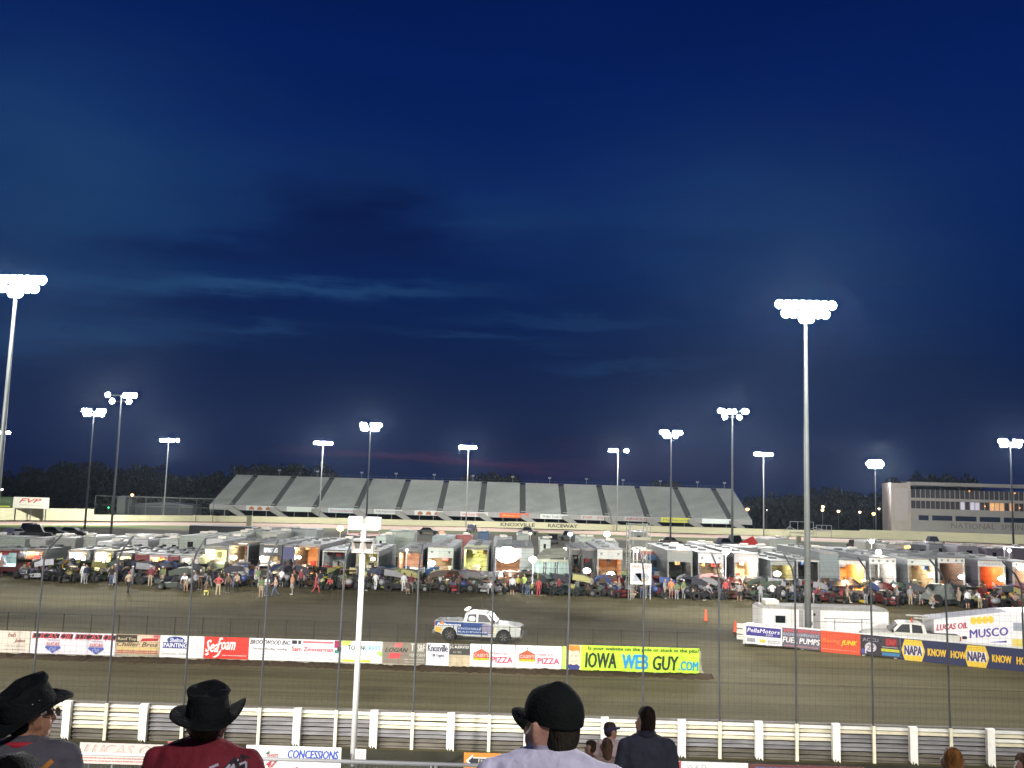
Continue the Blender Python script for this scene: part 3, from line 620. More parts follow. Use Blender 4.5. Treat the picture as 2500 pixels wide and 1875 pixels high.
b = MB(); x = XL+.3
while x < XR:
    b.box(x-.1, x+.1, .3, .5, 0, SZ0-.1); b.box(x-.1, x+.1, 12, 12.2, 0, 8.2); b.box(x-.1, x+.1, 24.5, 24.7, 0, SZ1-.1); x += 4.08
b.build('support_post', M('stand steel', (.16, .17, .16), .6, .2, .1), gs)
b = MB(); b.box(XL, XR, 9, 9.2, 0, 6.5); b.build('under_stand_sheet', M('dark under stand', (.012, .014, .016), .9, 0, 0), gs)  # black sheet stands in for the dark under the seating
rampm = M('access ramp', (.24, .24, .21), .7, 0, .1)
for i in range(13):
    b = MB(); x = aX[i]
    b.prism([(x-.5, SZ0-.2), (x+.9, SZ0-.2), (x+6.2, .2), (x+4.2, .2), (x-.5, SZ0-1.2)], -1.6, -.2); b.prism([(x-.5, SZ0+.8), (x+.9, SZ0+.8), (x+1.0, SZ0+.6), (x-.5, SZ0+.6)], -1.6, -1.5); b.build('access_ramp', rampm, gs)
b = MB()
for px in (682, 775, 883, 967, 1060, 1155, 1252, 1342, 1432, 1521, 1612, 1703, 1769):
    x = Xof(px, 14.8, 303); b = MB(); b.tube([(x, 25.2, SZ1), (x, 25.2, SZ1+1.9)], .05, 4); b.box(x-.42, x-.1, 24.9, 25.3, SZ1+1.6, SZ1+2.1); b.box(x+.1, x+.42, 24.9, 25.3, SZ1+1.6, SZ1+2.1)
    b.build('stand_loudspeaker', M('grey horn', (.20, .21, .22), .6), gs)
gb = [('white', (.48, .50, .45), 'c', 'pale grandstand banner with three red roof emblems under the leftmost seat blocks'),
      ('green', (.50, .55, .48), None, 'blank pale green grandstand banner right of the three red roofs at left'),
      ('blue', (.42, .50, .50), 'Siouxland', 'pale blue grandstand banner with faded red lettering'),
      ('w2', (.50, .52, .48), 'Pella Regional Health', 'off white grandstand banner with thin grey lettering right of the loudspeakers'),
      ('w3', (.52, .54, .48), 'c', 'grandstand banner with three red roof emblems nearest the centre'),
      ('w4', (.52, .50, .48), 'Iowa Donor Network', 'grandstand banner in white with thin red wording'),
      ('or', (.62, .10, .04), 'American', 'solid orange red grandstand banner'),
      ('w5', (.58, .60, .56), 'Weller Truck Parts', 'white grandstand banner with thin dark lettering right of the orange one'),
      ('w6', (.40, .40, .37), 'FVP   FVP', 'greyish grandstand banner with red FVP twice'),
      ('w7', (.38, .36, .34), 'ARNOLD', 'grey grandstand banner with blurred dark red word behind the scaffold tower'),
      ('ye', (.60, .60, .06), 'Mediacom', 'yellow grandstand banner with dark lettering'),
      ('w8', (.66, .72, .68), None, 'blank bright white grandstand banner near the right end')]
pxs = [(601, 668), (700, 768), (801, 868), (913, 981), (1012, 1081), (1124, 1192), (1220, 1291), (1319, 1386), (1418, 1487), (1524, 1585), (1614, 1684), (1714, 1784)]
for (nm, colr, tx, lab), (a, c_) in zip(gb, pxs):
    q = Ban(a, c_, SZ0-1.25, SZ0+.12, SY0-.1, colr, lab, group='banners on the far grandstand', th=.03)
    if tx == 'c':
        for u in (.2, .5, .8): q.p([(u-.09, .12), (u+.09, .12), (u+.09, .55), (u, .88), (u-.09, .55)], (.34, .12, .05), 'barn')
    elif tx: q.t(tx, .08, .92, .25, .75, {'Siouxland': (.42, .12, .1), 'ARNOLD': (.25, .05, .05), 'FVP   FVP': (.42, .08, .08), 'Iowa Donor Network': (.5, .12, .1), 'American': (.7, .35, .05)}.get(tx, (.16, .17, .14)), .03)
# ================================================================ CREAM BUILDING at right
bc = M('cream building wall', (.48, .43, .36), .8, 0, .08, .3); bs = M('building band', (.42, .40, .35), .8, 0, .06, .3)
BY = 290.0
X0 = Xof(2166, 12, BY); X1 = Xof(2213, 12, BY); X2 = X1+75
def Zof(px, py, Y): return at(px, py, Y).z
ztop = Zof(2213, 1178, BY); bld = empty('museum_building', (X0, BY, 0), 0, 'cream three storey building with dark window bands beyond the far wall', 'building')
def bx(name, a, c_, y0, y1, z0, z1, mat, par=None):
    b = MB(); b.box(a-X0, c_-X0, y0, y1, z0, z1); return b.build(name, mat, par or bld)
bx('stair_tower', X0, X1, -3, 4, 0, ztop-.3, bc); bx('tower_panel', X0+1.0, X1-.9, -3.08, -3.0, 5.0, ztop-1.8, M('pale tower panel', (.50, .46, .42), .7, 0, .05))
Zf = lambda py: Zof(2300, py, BY)
z1a, z1b, z2a, z2b, z3a, z3b = Zf(1243), Zf(1224), Zf(1217), Zf(1196), Zf(1187), Zf(1181)
bx('wall', X1, X2, 0, 4, 0, z1a, bs); bx('roof', X1, X2, -2.5, 4, z3a, z3b+.3, M('building roof edge', (.34, .32, .28), .7)); bx('floor_band', X1, X2, -1.2, 4, z1b, z2a, bs)
glsd = M('suite glass', (.085, .08, .085), .15, 0, 0); 
for za, zb, nm in ((z1a, z1b, 'low'), (z2a, z2b, 'up')):
    x = X1; k = 0
    while x < X2:
        lit = nm == 'low' and 16 < x-X1 < 24; lit2 = nm == 'low' and 24 < x-X1 < 33
        bx('window', x+.05, x+1.45, .6, .7, za, zb, glow((.75, .72, .85), .30) if lit and k % 3 else (glow((1, .55, .25), .38) if lit2 and k % 4 else glsd))
        bx('mullion', x-.08, x+.05, .3, .72, za, zb, bs); x += 1.5; k += 1
    bx('suite_back', X1, X2, 3.4, 3.6, za, zb, glsd)
rl = glow((1, .35, .1), 3)
for px, py in ((2367, 1199), (2478, 1204), (2405, 1236), (2425, 1234), (2490, 1240)): 
    p = at(px, py, BY-.3); bx('wall_lamp', p.x-.15, p.x+.15, -.3, -.1, p.z-.15, p.z+.15, rl)
for a, c_ in ((2243, 2267), (2276, 2325), (2333, 2384), (2392, 2442), (2451, 2502), (2510, 2560)):
    za, zb = Zof((a+c_)/2, 1270+(a-2243)*.03, BY), Zof((a+c_)/2, 1258+(a-2243)*.03, BY); fr = bx('window', Xof(a, 5, BY), Xof(c_, 5, BY), -.08, -.02, za, zb, M('dusk window', (.03, .04, .07), .2, 0, 0))
za, zb = Zof(2400, 1292, BY), Zof(2400, 1279, BY)
q = letters('NATIONAL  SPRINT  CAR', Xof(2322, 4, BY)-X0, Xof(2322, 4, BY)-X0+30.5, za, zb, -.06, flat((.20, .19, .15)), bld, .0); q.name = 'sign_lettering'
# ================================================================ LEFT: billboards, dark fence, small lamps
q, h = wall_at(66)
pv = Ban(32, 120, Zof(76, 1241, 226), Zof(76, 1214, 226), 226, (.62, .62, .50), 'cream billboard with red FVP logo above the far wall at left', 'billboard', 'billboard'); pv.t('FVP', .17, .78, .50, .88, (.42, .06, .05), .06, .35); pv.t('FVPparts.com', .18, .82, .20, .36, (.34, .30, .24), .01)
b = MB(); [b.box(u*pv.w-.1, u*pv.w+.1, .02, .2, -pv.root.location.z, .2) for u in (.08, .5, .92)]; b.build('leg', darksteel, pv.root)
gv = Ban(-60, 30, Zof(10, 1240, 226), Zof(10, 1213, 226), 226, (.05, .09, .04), 'dark green billboard at the far left beside the cream one', 'billboard', 'billboard'); gv.r(.6, .95, .08, .2, (.45, .45, .05)); gv.lines(.55, .95, (.5, .65), (.12, .15, .08), 3, .1)
b = MB(); [b.box(u*gv.w-.1, u*gv.w+.1, .02, .2, -gv.root.location.z, .2) for u in (.1, .9)]; b.build('leg', darksteel, gv.root)
fe = empty('chain_link_fence', (0, 252, 0), 0, 'tall dark chain link fence behind the far wall left of the grandstand', 'fence')
b = MB(); xa, xb = Xof(232, 4, 252), Xof(560, 4, 252); ft = Zof(300, 1212, 252)
for z in (ft, ft*.6): b.tube([(xa, 0, z), (xb, 0, z)], .09 if z == ft else .04, 4)
x = xa
while x < xb: b.tube([(x, 0, 0), (x, 0, ft)], .09, 4); x += 4.5
b.build('fence_frame', M('dim fence', (.09, .10, .09), .7), fe)
b = MB(); x = xa
while x < xb: b.tube([(x, 0, .2), (x, 0, ft)], .006, 3, False); x += .35
z = .3
while z < ft: b.tube([(xa, 0, z), (xb, 0, z)], .006, 3, False); z += .35
b.build('wire_mesh', M('dim fence', (0, 0, 0)), fe)
def shed(px0, px1, py, zt, Y, c_, label, depth=8):
    b = MB(); x0, x1 = Xof(px0, zt/2, Y), Xof(px1, zt/2, Y); e_ = empty('storage_shed', ((x0+x1)/2, Y, 0), 0, label, 'shed'); w = (x1-x0)/2
    b.box(-w, w, 0, depth, 0, zt); b.build('wall', M('shed '+label[:9], c_, .8, 0, .1), e_); b = MB(); b.prism([(-w-.3, zt), (w+.3, zt), (w+.3, zt+.15), (0, zt+.9), (-w-.3, zt+.15)], -.2, depth+.2); b.build('roof', darksteel, e_)
shed(285, 305, 0, 5.2, 268, (.10, .11, .10), 'dim grey shed behind the dark chain link fence, nearest the tall tower')
shed(330, 470, 0, 3.6, 275, (.045, .05, .05), 'long dark shed behind the chain link fence between fence lamp and grandstand')
def lamp_post(px, py, Y, col, s_, label, r=.32):
    Y = min(Y, 303.0) if px > 1000 else Y
    p = at(px, py, Y); e_ = empty('street_lamp', (p.x, Y, 0), 0, label, 'street lamp', 'small distant lamps')
    b = MB(); b.tube([(0, .1, 0), (0, .1, p.z+.1)], .07, 5); b.build('pole', darksteel, e_); b = MB(); b.ball((0, 0, p.z), r, n=8, m=6); b.build('lamp', glow(col, s_), e_, True)
    b = MB(); b.lathe([(r*1.1, p.z+r*.5), (.02, p.z+r*1.4)], (0, .05, 0), 'z', 8); b.build('hood', darksteel, e_)
lamp_post(323, 1208, 258, (1, .42, .12), 14, 'orange lamp on a pole behind the dark fence at left', .38)
lamp_post(5, 1195, 262, (1, .85, .9), 12, 'small white lamp before dark trees at the left edge', .3)
lamp_post(265, 1239, 256, (.05, 1, .25), 3, 'tiny green light behind the fence', .22)
lamp_post(1825, 1243, 300, (1, .42, .10), 16, 'bright orange lamp touching the right end of the grandstand', .5)
lamp_post(1872, 1245, 300, (1, .9, .8), 4, 'tiny white lamp beside the tower right of the grandstand', .18)
lamp_post(2009, 1237, 330, (1, .62, .30), 14, 'upper of the two stacked orange lamps right of the thick pale tower', .45)
lamp_post(2008, 1245, 328, (1, .60, .28), 10, 'lower of the two stacked orange lamps right of the thick pale tower', .42)
lamp_post(2047, 1248, 330, (1, .5, .22), 12, 'orange lamp next to the two stacked ones', .45)
lamp_post(2099, 1250, 330, (1, .55, .30), 8, 'orange lamp midway between the thick tower and the cream building', .4)
lamp_post(2133, 1254, 330, (1, .75, .15), 14, 'yellow and red lamp below the round glare', .5)
lamp_post(2146, 1242, 330, (1, .85, .6), 5, 'small pale lamp just above the yellow one', .35)
lamp_post(2164, 1253, 315, (1, .6, .3), 9, 'orange lamp against the left edge of the cream building', .4)
for px0, px1, py0, py1, lab in ((1929, 1986, 1273, 1300, 'white pipe gate frame standing at the far wall behind the thick tower'), (1993, 2030, 1282, 1294, 'small pipe frame on the far wall right of the gate frame')):
    g_, h_ = wall_at((px0+px1)/2); Y = g_.y-.5; x0, x1 = Xof(px0, 2, Y), Xof(px1, 2, Y); za, zb = Zof(px0, py1, Y), Zof(px0, py0, Y); b = MB()
    for x in (x0, x0*.67+x1*.33, x0*.33+x1*.67, x1): b.tube([(x, 0, 0 if x in (x0, x1) else za), (x, 0, zb)], .07, 4)
    for z in (za, zb): b.tube([(x0, 0, z), (x1, 0, z)], .07, 4)
    b.tube([(x0, 0, zb*.6+za*.4), (x0-2, 0, za)], .07, 4); b.tube([(x0, 0, (za+zb)/2), (x1*.5+x0*.5, 0, za)], .06, 4)
    o = b.build('gate_frame', galv, loc=(0, Y, 0)); tag(o, lab, 'gate frame')
# ================================================================ TREES
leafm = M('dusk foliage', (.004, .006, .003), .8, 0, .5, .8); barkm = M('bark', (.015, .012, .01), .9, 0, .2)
def crown_mesh(seed, n=2600):
    r = random.Random(seed); b = MB(); blobs = [(r.uniform(-.62, .62), r.uniform(-.5, .5), r.uniform(.30, .86), r.uniform(.18, .36)) for _ in range(15)] + [(0, 0, .55, .45)]
    for _ in range(n):
        bx_, by_, bz_, br = r.choice(blobs); d = Vector((r.gauss(0, 1), r.gauss(0, 1), r.gauss(0, 1))).normalized()*br*r.uniform(.75, 1.08); p = Vector((bx_, by_, bz_))+Vector((d.x, d.y, d.z*.8))
        a = Vector((r.uniform(-1, 1), r.uniform(-1, 1), r.uniform(-1, 1))).normalized(); c_ = a.cross(Vector((r.uniform(-1, 1), r.uniform(-1, 1), r.uniform(-1, 1)))).normalized(); s_ = r.uniform(.025, .055)
        b.add([p-a*s_, p+c_*s_*.7, p+a*s_, p-c_*s_*.7], [(0, 1, 2, 3)])
    me = bpy.data.meshes.new('crown'); me.from_pydata(b.v, [], b.f); me.materials.append(leafm); return me
crowns = [crown_mesh(i) for i in range(5)]
tm = MB(); tm.tube([(0, 0, 0), (.01, 0, .25), (-.01, .01, .5), (0, 0, .75)], [.035, .026, .018, .006], 7)
for a in range(5): tm.tube([(0, 0, .28+.06*a), (.22*math.cos(a*1.3), .22*math.sin(a*1.3), .48+.07*a), (.4*math.cos(a*1.3+.2), .4*math.sin(a*1.3+.2), .62+.06*a)], [.014, .009, .003], 5)
o = tm.build('trunk', barkm); trunk_me = o.data; bpy.data.objects.remove(o)
tr = random.Random(5)
profile = [(-40, 1150), (0, 1150), (60, 1150), (110, 1140), (170, 1134), (215, 1128), (250, 1148), (290, 1145), (330, 1148), (365, 1140), (420, 1158), (470, 1164), (520, 1154), (560, 1152), (600, 1142), (640, 1136), (690, 1136), (725, 1130), (760, 1140), (790, 1160),
           (1180, 1160), (1215, 1157), (1245, 1164), (1610, 1180), (1640, 1181), (1850, 1212), (1900, 1205), (1950, 1208), (2000, 1200), (2030, 1195), (2080, 1200), (2120, 1206), (2160, 1204), (2235, 1172), (2270, 1163), (2310, 1163), (2350, 1172)]
tcount = 0
def place_tree(px, ptop, Y, lab):
    global tcount
    p = at(px, ptop, Y); e_ = empty('tree', (p.x, Y, 0), tr.uniform(0, 6), lab, 'tree', 'dark trees on the far horizon'); H_ = p.z; wd = min(H_*.62, 11)*tr.uniform(.85, 1.1)
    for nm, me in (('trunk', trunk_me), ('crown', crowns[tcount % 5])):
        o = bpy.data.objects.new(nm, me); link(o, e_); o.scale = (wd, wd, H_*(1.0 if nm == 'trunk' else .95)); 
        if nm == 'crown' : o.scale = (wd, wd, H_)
    tcount += 1
for px, pt in profile:
    zone = 'left of the grandstand' if px < 500 else ('over the left end of the grandstand' if px < 800 else ('over the middle of the grandstand' if px < 1700 else ('between grandstand and cream building' if px < 2170 else 'over the cream building roof')))
    place_tree(px+tr.uniform(-6, 6), pt, 335+tr.uniform(-12, 12), 'dark leafy tree against the night sky '+zone)
for px in list(range(-60, 520, 42)) + list(range(1845, 2170, 40)):
    place_tree(px, (1176 if px < 600 else 1222)+tr.uniform(-8, 8), 318+tr.uniform(-6, 4), 'low dark tree in the front of the tree belt ' + ('left of the grandstand' if px < 600 else 'between grandstand and cream building'))
b = MB(); r = random.Random(9)
for k in range(15000):
    px = r.choice((r.uniform(-150, 600), r.uniform(1820, 2200))); x = px; p = at(px, 1200, 312+r.uniform(-4, 60)); zt = 8.2
    q = Vector((p.x, p.y, r.uniform(0, 1)**.8*(9.5 if px < 700 else 9.0))); a = Vector((r.uniform(-1, 1), r.uniform(-1, 1), r.uniform(-1, 1))).normalized()*r.uniform(.5, 1.0); c_ = a.cross(Vector((.3, 1, .5))).normalized()*.6
    b.add([q-a, q+c_, q+a, q-c_], [(0, 1, 2, 3)])
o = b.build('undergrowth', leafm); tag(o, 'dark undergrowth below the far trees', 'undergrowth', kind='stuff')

# ================================================================ PEOPLE
def capsule(p0, p1, r0_, r1, sx=1.0, sy=1.0, n=14, m=5):
    """tapered capsule; sx, sy stretch the cross-section"""
    p0, p1 = Vector(p0), Vector(p1); d = p1-p0; L_ = max(d.length, 1e-4); q = d.to_track_quat('Z', 'X') if d.length > 1e-4 else Vector((0, 0, 1)).to_track_quat('Z', 'X')
    prof = [(r0_*math.sin(t), -r0_*math.cos(t)) for t in [math.pi/2*i/m for i in range(m+1)]] + [(r1*math.cos(t), L_+r1*math.sin(t)) for t in [math.pi/2*i/m for i in range(m+1)]]
    vs = []; fs = []
    for r, h in prof:
        for k in range(n):
            a = 2*math.pi*k/n; vs.append(p0 + q @ Vector((max(r, 1e-5)*math.cos(a)*sx, max(r, 1e-5)*math.sin(a)*sy, h)))
    for i in range(len(prof)-1):
        for k in range(n): fs.append((i*n+k, i*n+(k+1) % n, (i+1)*n+(k+1) % n, (i+1)*n+k))
    fs.append(tuple(reversed(range(n)))); fs.append(tuple((len(prof)-1)*n+k for k in range(n)))
    return vs, fs
def merge_body(prims, voxel, smooth_it=2):
    """prims: (p0,p1,r0,r1,sx,sy,region). returns a mesh fused into one surface, faces marked by region"""
    b = MB()
    for p in prims:
        vs, fs = capsule(*p[:6]); b.add(vs, fs)
    o = b.build('fuse', M('skin', (.42, .24, .17), .6, 0, .08))
    md = o.modifiers.new('r', 'REMESH'); md.mode = 'VOXEL'; md.voxel_size = voxel; md.adaptivity = 0
    ms = o.modifiers.new('s', 'SMOOTH'); ms.iterations = smooth_it; ms.factor = .6
    dg = bpy.context.evaluated_depsgraph_get(); me = bpy.data.meshes.new_from_object(o.evaluated_get(dg)); bpy.data.objects.remove(o)
    n = len(me.polygons); c_ = np.zeros(n*3); me.polygons.foreach_get('center', c_); c_ = c_.reshape(-1, 3); best = np.full(n, 1e9); reg = np.zeros(n, int)
    for p in prims:
        a = np.array(p[0]); d = np.array(p[1])-a; L2 = max((d*d).sum(), 1e-9); t = np.clip(((c_-a)@d)/L2, 0, 1); q = c_-(a+t[:, None]*d)
        dist = np.sqrt((q*q).sum(1)) - (p[2]+(p[3]-p[2])*t)*max(p[4], p[5])**.5; k = dist < best; best[k] = dist[k]; reg[k] = p[6]
    me.materials.clear(); me.polygons.foreach_set('material_index', reg.tolist()); me.polygons.foreach_set('use_smooth', [True]*n); return me
SKIN, SHIRT, PANTS, SHOE, HAIR = 0, 1, 2, 3, 4
def set_mats(me, ms):
    ix = np.zeros(len(me.polygons), int); me.polygons.foreach_get('material_index', ix); me.materials.clear()
    for m in ms: me.materials.append(m)
    me.polygons.foreach_set('material_index', ix.tolist())
def skeleton(pose='stand', short_sleeve=True, shorts=False, build_=1.0, seed=0, fine=False, shw=1.0, drop=0.0):
    """1.75 m figure facing +y, feet at the origin"""
    r = random.Random(seed); P = []
    hip = .93; lean = 0.0; hx = .095
    sh = (.19, 0, 1.42)
    if pose == 'stand': kn = [(-.11, .01, .50), (.11, .02, .50)]; an = [(-.12, -.02, .09), (.12, 0, .09)]; el = [(-.25, -.02, 1.14), (.25, -.02, 1.14)]; wr = [(-.26, .07, .90), (.26, .07, .90)]
    elif pose == 'walk': kn = [(-.10, .20, .54), (.10, -.08, .50)]; an = [(-.10, .30, .12), (.10, -.36, .16)]; el = [(-.25, -.14, 1.15), (.25, .10, 1.16)]; wr = [(-.25, -.06, .93), (.24, .28, 1.02)]
    elif pose == 'akimbo': kn = [(-.13, .01, .50), (.13, .01, .50)]; an = [(-.16, -.02, .09), (.16, -.02, .09)]; el = [(-.40, -.06, 1.18), (.40, -.06, 1.18)]; wr = [(-.20, .06, 1.03), (.20, .06, 1.03)]
    elif pose == 'fold': kn = [(-.11, .01, .50), (.11, .02, .50)]; an = [(-.12, -.02, .09), (.12, 0, .09)]; el = [(-.27, .05, 1.17), (.27, .05, 1.17)]; wr = [(.06, .22, 1.20), (-.06, .24, 1.16)]
    elif pose == 'crouch': hip = .42; lean = .18; kn = [(-.16, .36, .50), (.16, .36, .46)]; an = [(-.14, .08, .09), (.14, .14, .09)]; el = [(-.26, .36, .62), (.26, .36, .62)]; wr = [(-.14, .56, .58), (.16, .58, .55)]
    elif pose == 'bend': hip = .90; lean = .46; kn = [(-.11, .05, .50), (.11, .03, .50)]; an = [(-.12, -.02, .09), (.12, 0, .09)]; el = [(-.24, .62, .95), (.24, .62, .95)]; wr = [(-.16, .78, .78), (.18, .78, .80)]
    T = (1.42-.93) if pose != 'bend' else .36
    for q_ in (el, wr): q_[:] = [(a_[0]*shw if pose == 'stand' else a_[0], a_[1], a_[2]) for a_ in q_]
    def S_(z): # torso point at fraction z up from the hip
        return (0, lean*z, hip+T*z)
    w = build_
    ch = S_(.80); nk = S_(1.06); nk = (nk[0], nk[1], nk[2]-drop*.5)
    P += [((-.04, 0, hip-.02), (.04, 0, hip-.02), .135*w, .135*w, .86, 1.0, PANTS), ((-.03*1, S_(.15)[1], S_(.15)[2]), (.03, S_(.3)[1], S_(.3)[2]), .125*w, .125*w, 1.1, 1.05, SHIRT)]
    P += [(S_(.12), S_(.85), .128*w, .150*w, 1.22*shw**.7, .82, SHIRT), ((-.135*shw, ch[1], ch[2]+.085), (.135*shw, ch[1], ch[2]+.085), .068, .068, 1.1, 1.0, SHIRT)]
    shl = [(-.178*shw, ch[1], ch[2]+.08), (.178*shw, ch[1], ch[2]+.08)]
    P += [((nk[0], nk[1], nk[2]-.08), (0, nk[1]+.01, nk[2]+.09), .062, .056, 1, 1, SKIN)]
    for i in (0, 1):
        P += [((0, nk[1], nk[2]-.01), shl[i], .050, .062, 1.0, 1.0, SHIRT)]
        mid = tuple(shl[i][k]*.38+el[i][k]*.62 for k in range(3))
        P += [(shl[i], mid if short_sleeve else el[i], .060*w, .055*w if short_sleeve else .050, 1, 1, SHIRT)]
        if short_sleeve: P += [(mid, el[i], .043, .040, 1, 1, SKIN)]
        P += [(el[i], wr[i], .041 if short_sleeve else .048, .027 if short_sleeve else .036, 1, 1, SKIN if short_sleeve else SHIRT)]
        d = (Vector(wr[i])-Vector(el[i])).normalized(); h = Vector(wr[i])+d*.06
        P += [(wr[i], tuple(h), .026, .034, 1.15, .7, SKIN)]
        side = d.cross(Vector((0, 1, 0)) if abs(d.y) < .8 else Vector((1, 0, 0))).normalized()
        for k in range(4):
            a = h + side*(k-1.5)*.019; e_ = a+d*(.075+(.01, .022, .016, 0)[k])+Vector((0, .012, 0)); P += [(tuple(a), tuple(e_), .0105, .008, 1, 1, SKIN)]
        a = Vector(wr[i])+d*.02+side*(.028 if i else -.028); P += [(tuple(a), tuple(a+d*.05+side*(.025 if i else -.025)), .012, .010, 1, 1, SKIN)]
        hp = ((-1 if i == 0 else 1)*hx, 0, hip-.04); kk = tuple(hp[j]*.2+kn[i][j]*.8 for j in range(3))
        P += [(hp, kn[i] if not shorts else kk, .098*w, .066 if not shorts else .085, 1, 1, PANTS)]
        if shorts: P += [(kk, kn[i], .058, .055, 1, 1, SKIN)]
        P += [(kn[i], an[i], .060 if not shorts else .056, .050 if not shorts else .036, 1, 1.05, PANTS if not shorts else SKIN)]
        f_ = (an[i][0]*1.05, an[i][1]+.16, max(an[i][2]-.05, .035)); P += [((an[i][0], an[i][1]-.03, max(an[i][2]-.045, .04)), f_, .045, .038, 1, .85, SHOE)]
    hd = (0, nk[1]+.03+.01*lean, nk[2]+.19-drop*.5)
    P += [((hd[0], hd[1]-.012, hd[2]+.035), (hd[0], hd[1]+.012, hd[2]-.02), .088, .083, .90, 1.08, SKIN), ((0, hd[1]+.035, hd[2]-.055), (0, hd[1]+.055, hd[2]-.085), .050, .034, 1.1, 1, SKIN),
          ((0, hd[1]+.10, hd[2]+.0), (0, hd[1]+.112, hd[2]-.030), .010, .016, 1, 1, SKIN), ((-.086, hd[1]-.005, hd[2]+.01), (-.086, hd[1]-.005, hd[2]-.03), .016, .011, .5, 1, SKIN), ((.086, hd[1]-.005, hd[2]+.01), (.086, hd[1]-.005, hd[2]-.03), .016, .011, .5, 1, SKIN),
          ((0, hd[1]-.030, hd[2]+.056), (0, hd[1]-.040, hd[2]+.01), .084, .068, .98, 1.0, HAIR)]
    return P, hd
skinm = M('skin', (.42, .24, .17), .6, 0, .08)
BODY = {}
def body(pose, ss, shorts, w):
    k = (pose, ss, shorts, w)
    if k not in BODY:
        P, hd = skeleton(pose, ss, shorts, w); me = merge_body(P, .024, 2); set_mats(me, [skinm]*5); BODY[k] = (me, hd)
    return BODY[k]
capme = {}
def cap_mesh(kind, hd):
    k = (kind, tuple(round(c_, 3) for c_ in hd))
    if k not in capme:
        b = MB(); x, y, z = hd
        if kind == 'cap': b.ball((x, y-.01, z+.045), .096, .108, .085, 14, 8); b.prism([(-.07, 0), (.07, 0), (.06, .075), (0, .10), (-.06, .075)], z+.045, z+.06, 'xy') if False else b.lathe([(.001, 0.0), (.085, -.008), (.086, -.016), (.001, -.012)], (x, y+.085, z+.055), 'z', 12)
        elif kind == 'hat': b.lathe([(.001, .12), (.07, .12), (.085, .09), (.094, .02), (.17, .0), (.175, -.008), (.09, .005)], (x, y, z+.04), 'z', 16, 1, 1.1)
        else: b.ball((x, y, z), .10, .12, .12, 12, 8)
        o = b.build('cap', blackp, None, True); capme[k] = o.data; bpy.data.objects.remove(o)
    return capme[k]
HAIRS = [(.02, .014, .01), (.05, .03, .018), (.10, .065, .03), (.16, .12, .06), (.20, .19, .17)]
def person(x, y, rz, label, shirt=(.3, .3, .3), pants=(.05, .06, .12), pose='stand', ss=True, shorts=False, w=1.0, hair=None, cap=None, h=1.75, group='people in the pits', shoe=(.05, .05, .05), z=0.0):
    me, hd = body(pose, ss, shorts, w)
    o = bpy.data.objects.new('person', me)
    o.location = (x, y, z); o.rotation_euler = (0, 0, rz); s_ = h/1.75; o.scale = (s_, s_, s_); COL.objects.link(o); tag(o, label, 'person', group)
    cs = [skinm, cloth(shirt), cloth(pants), cloth(shoe), cloth(hair or HAIRS[1])]
    for s__, m in zip(o.material_slots, cs): s__.link = 'OBJECT'; s__.material = m
    if cap:
        c_ = bpy.data.objects.new('cap', cap_mesh(cap[0], hd)); link(c_, o); c_.material_slots[0].link = 'OBJECT'; c_.material_slots[0].material = cloth(cap[1])
    return o
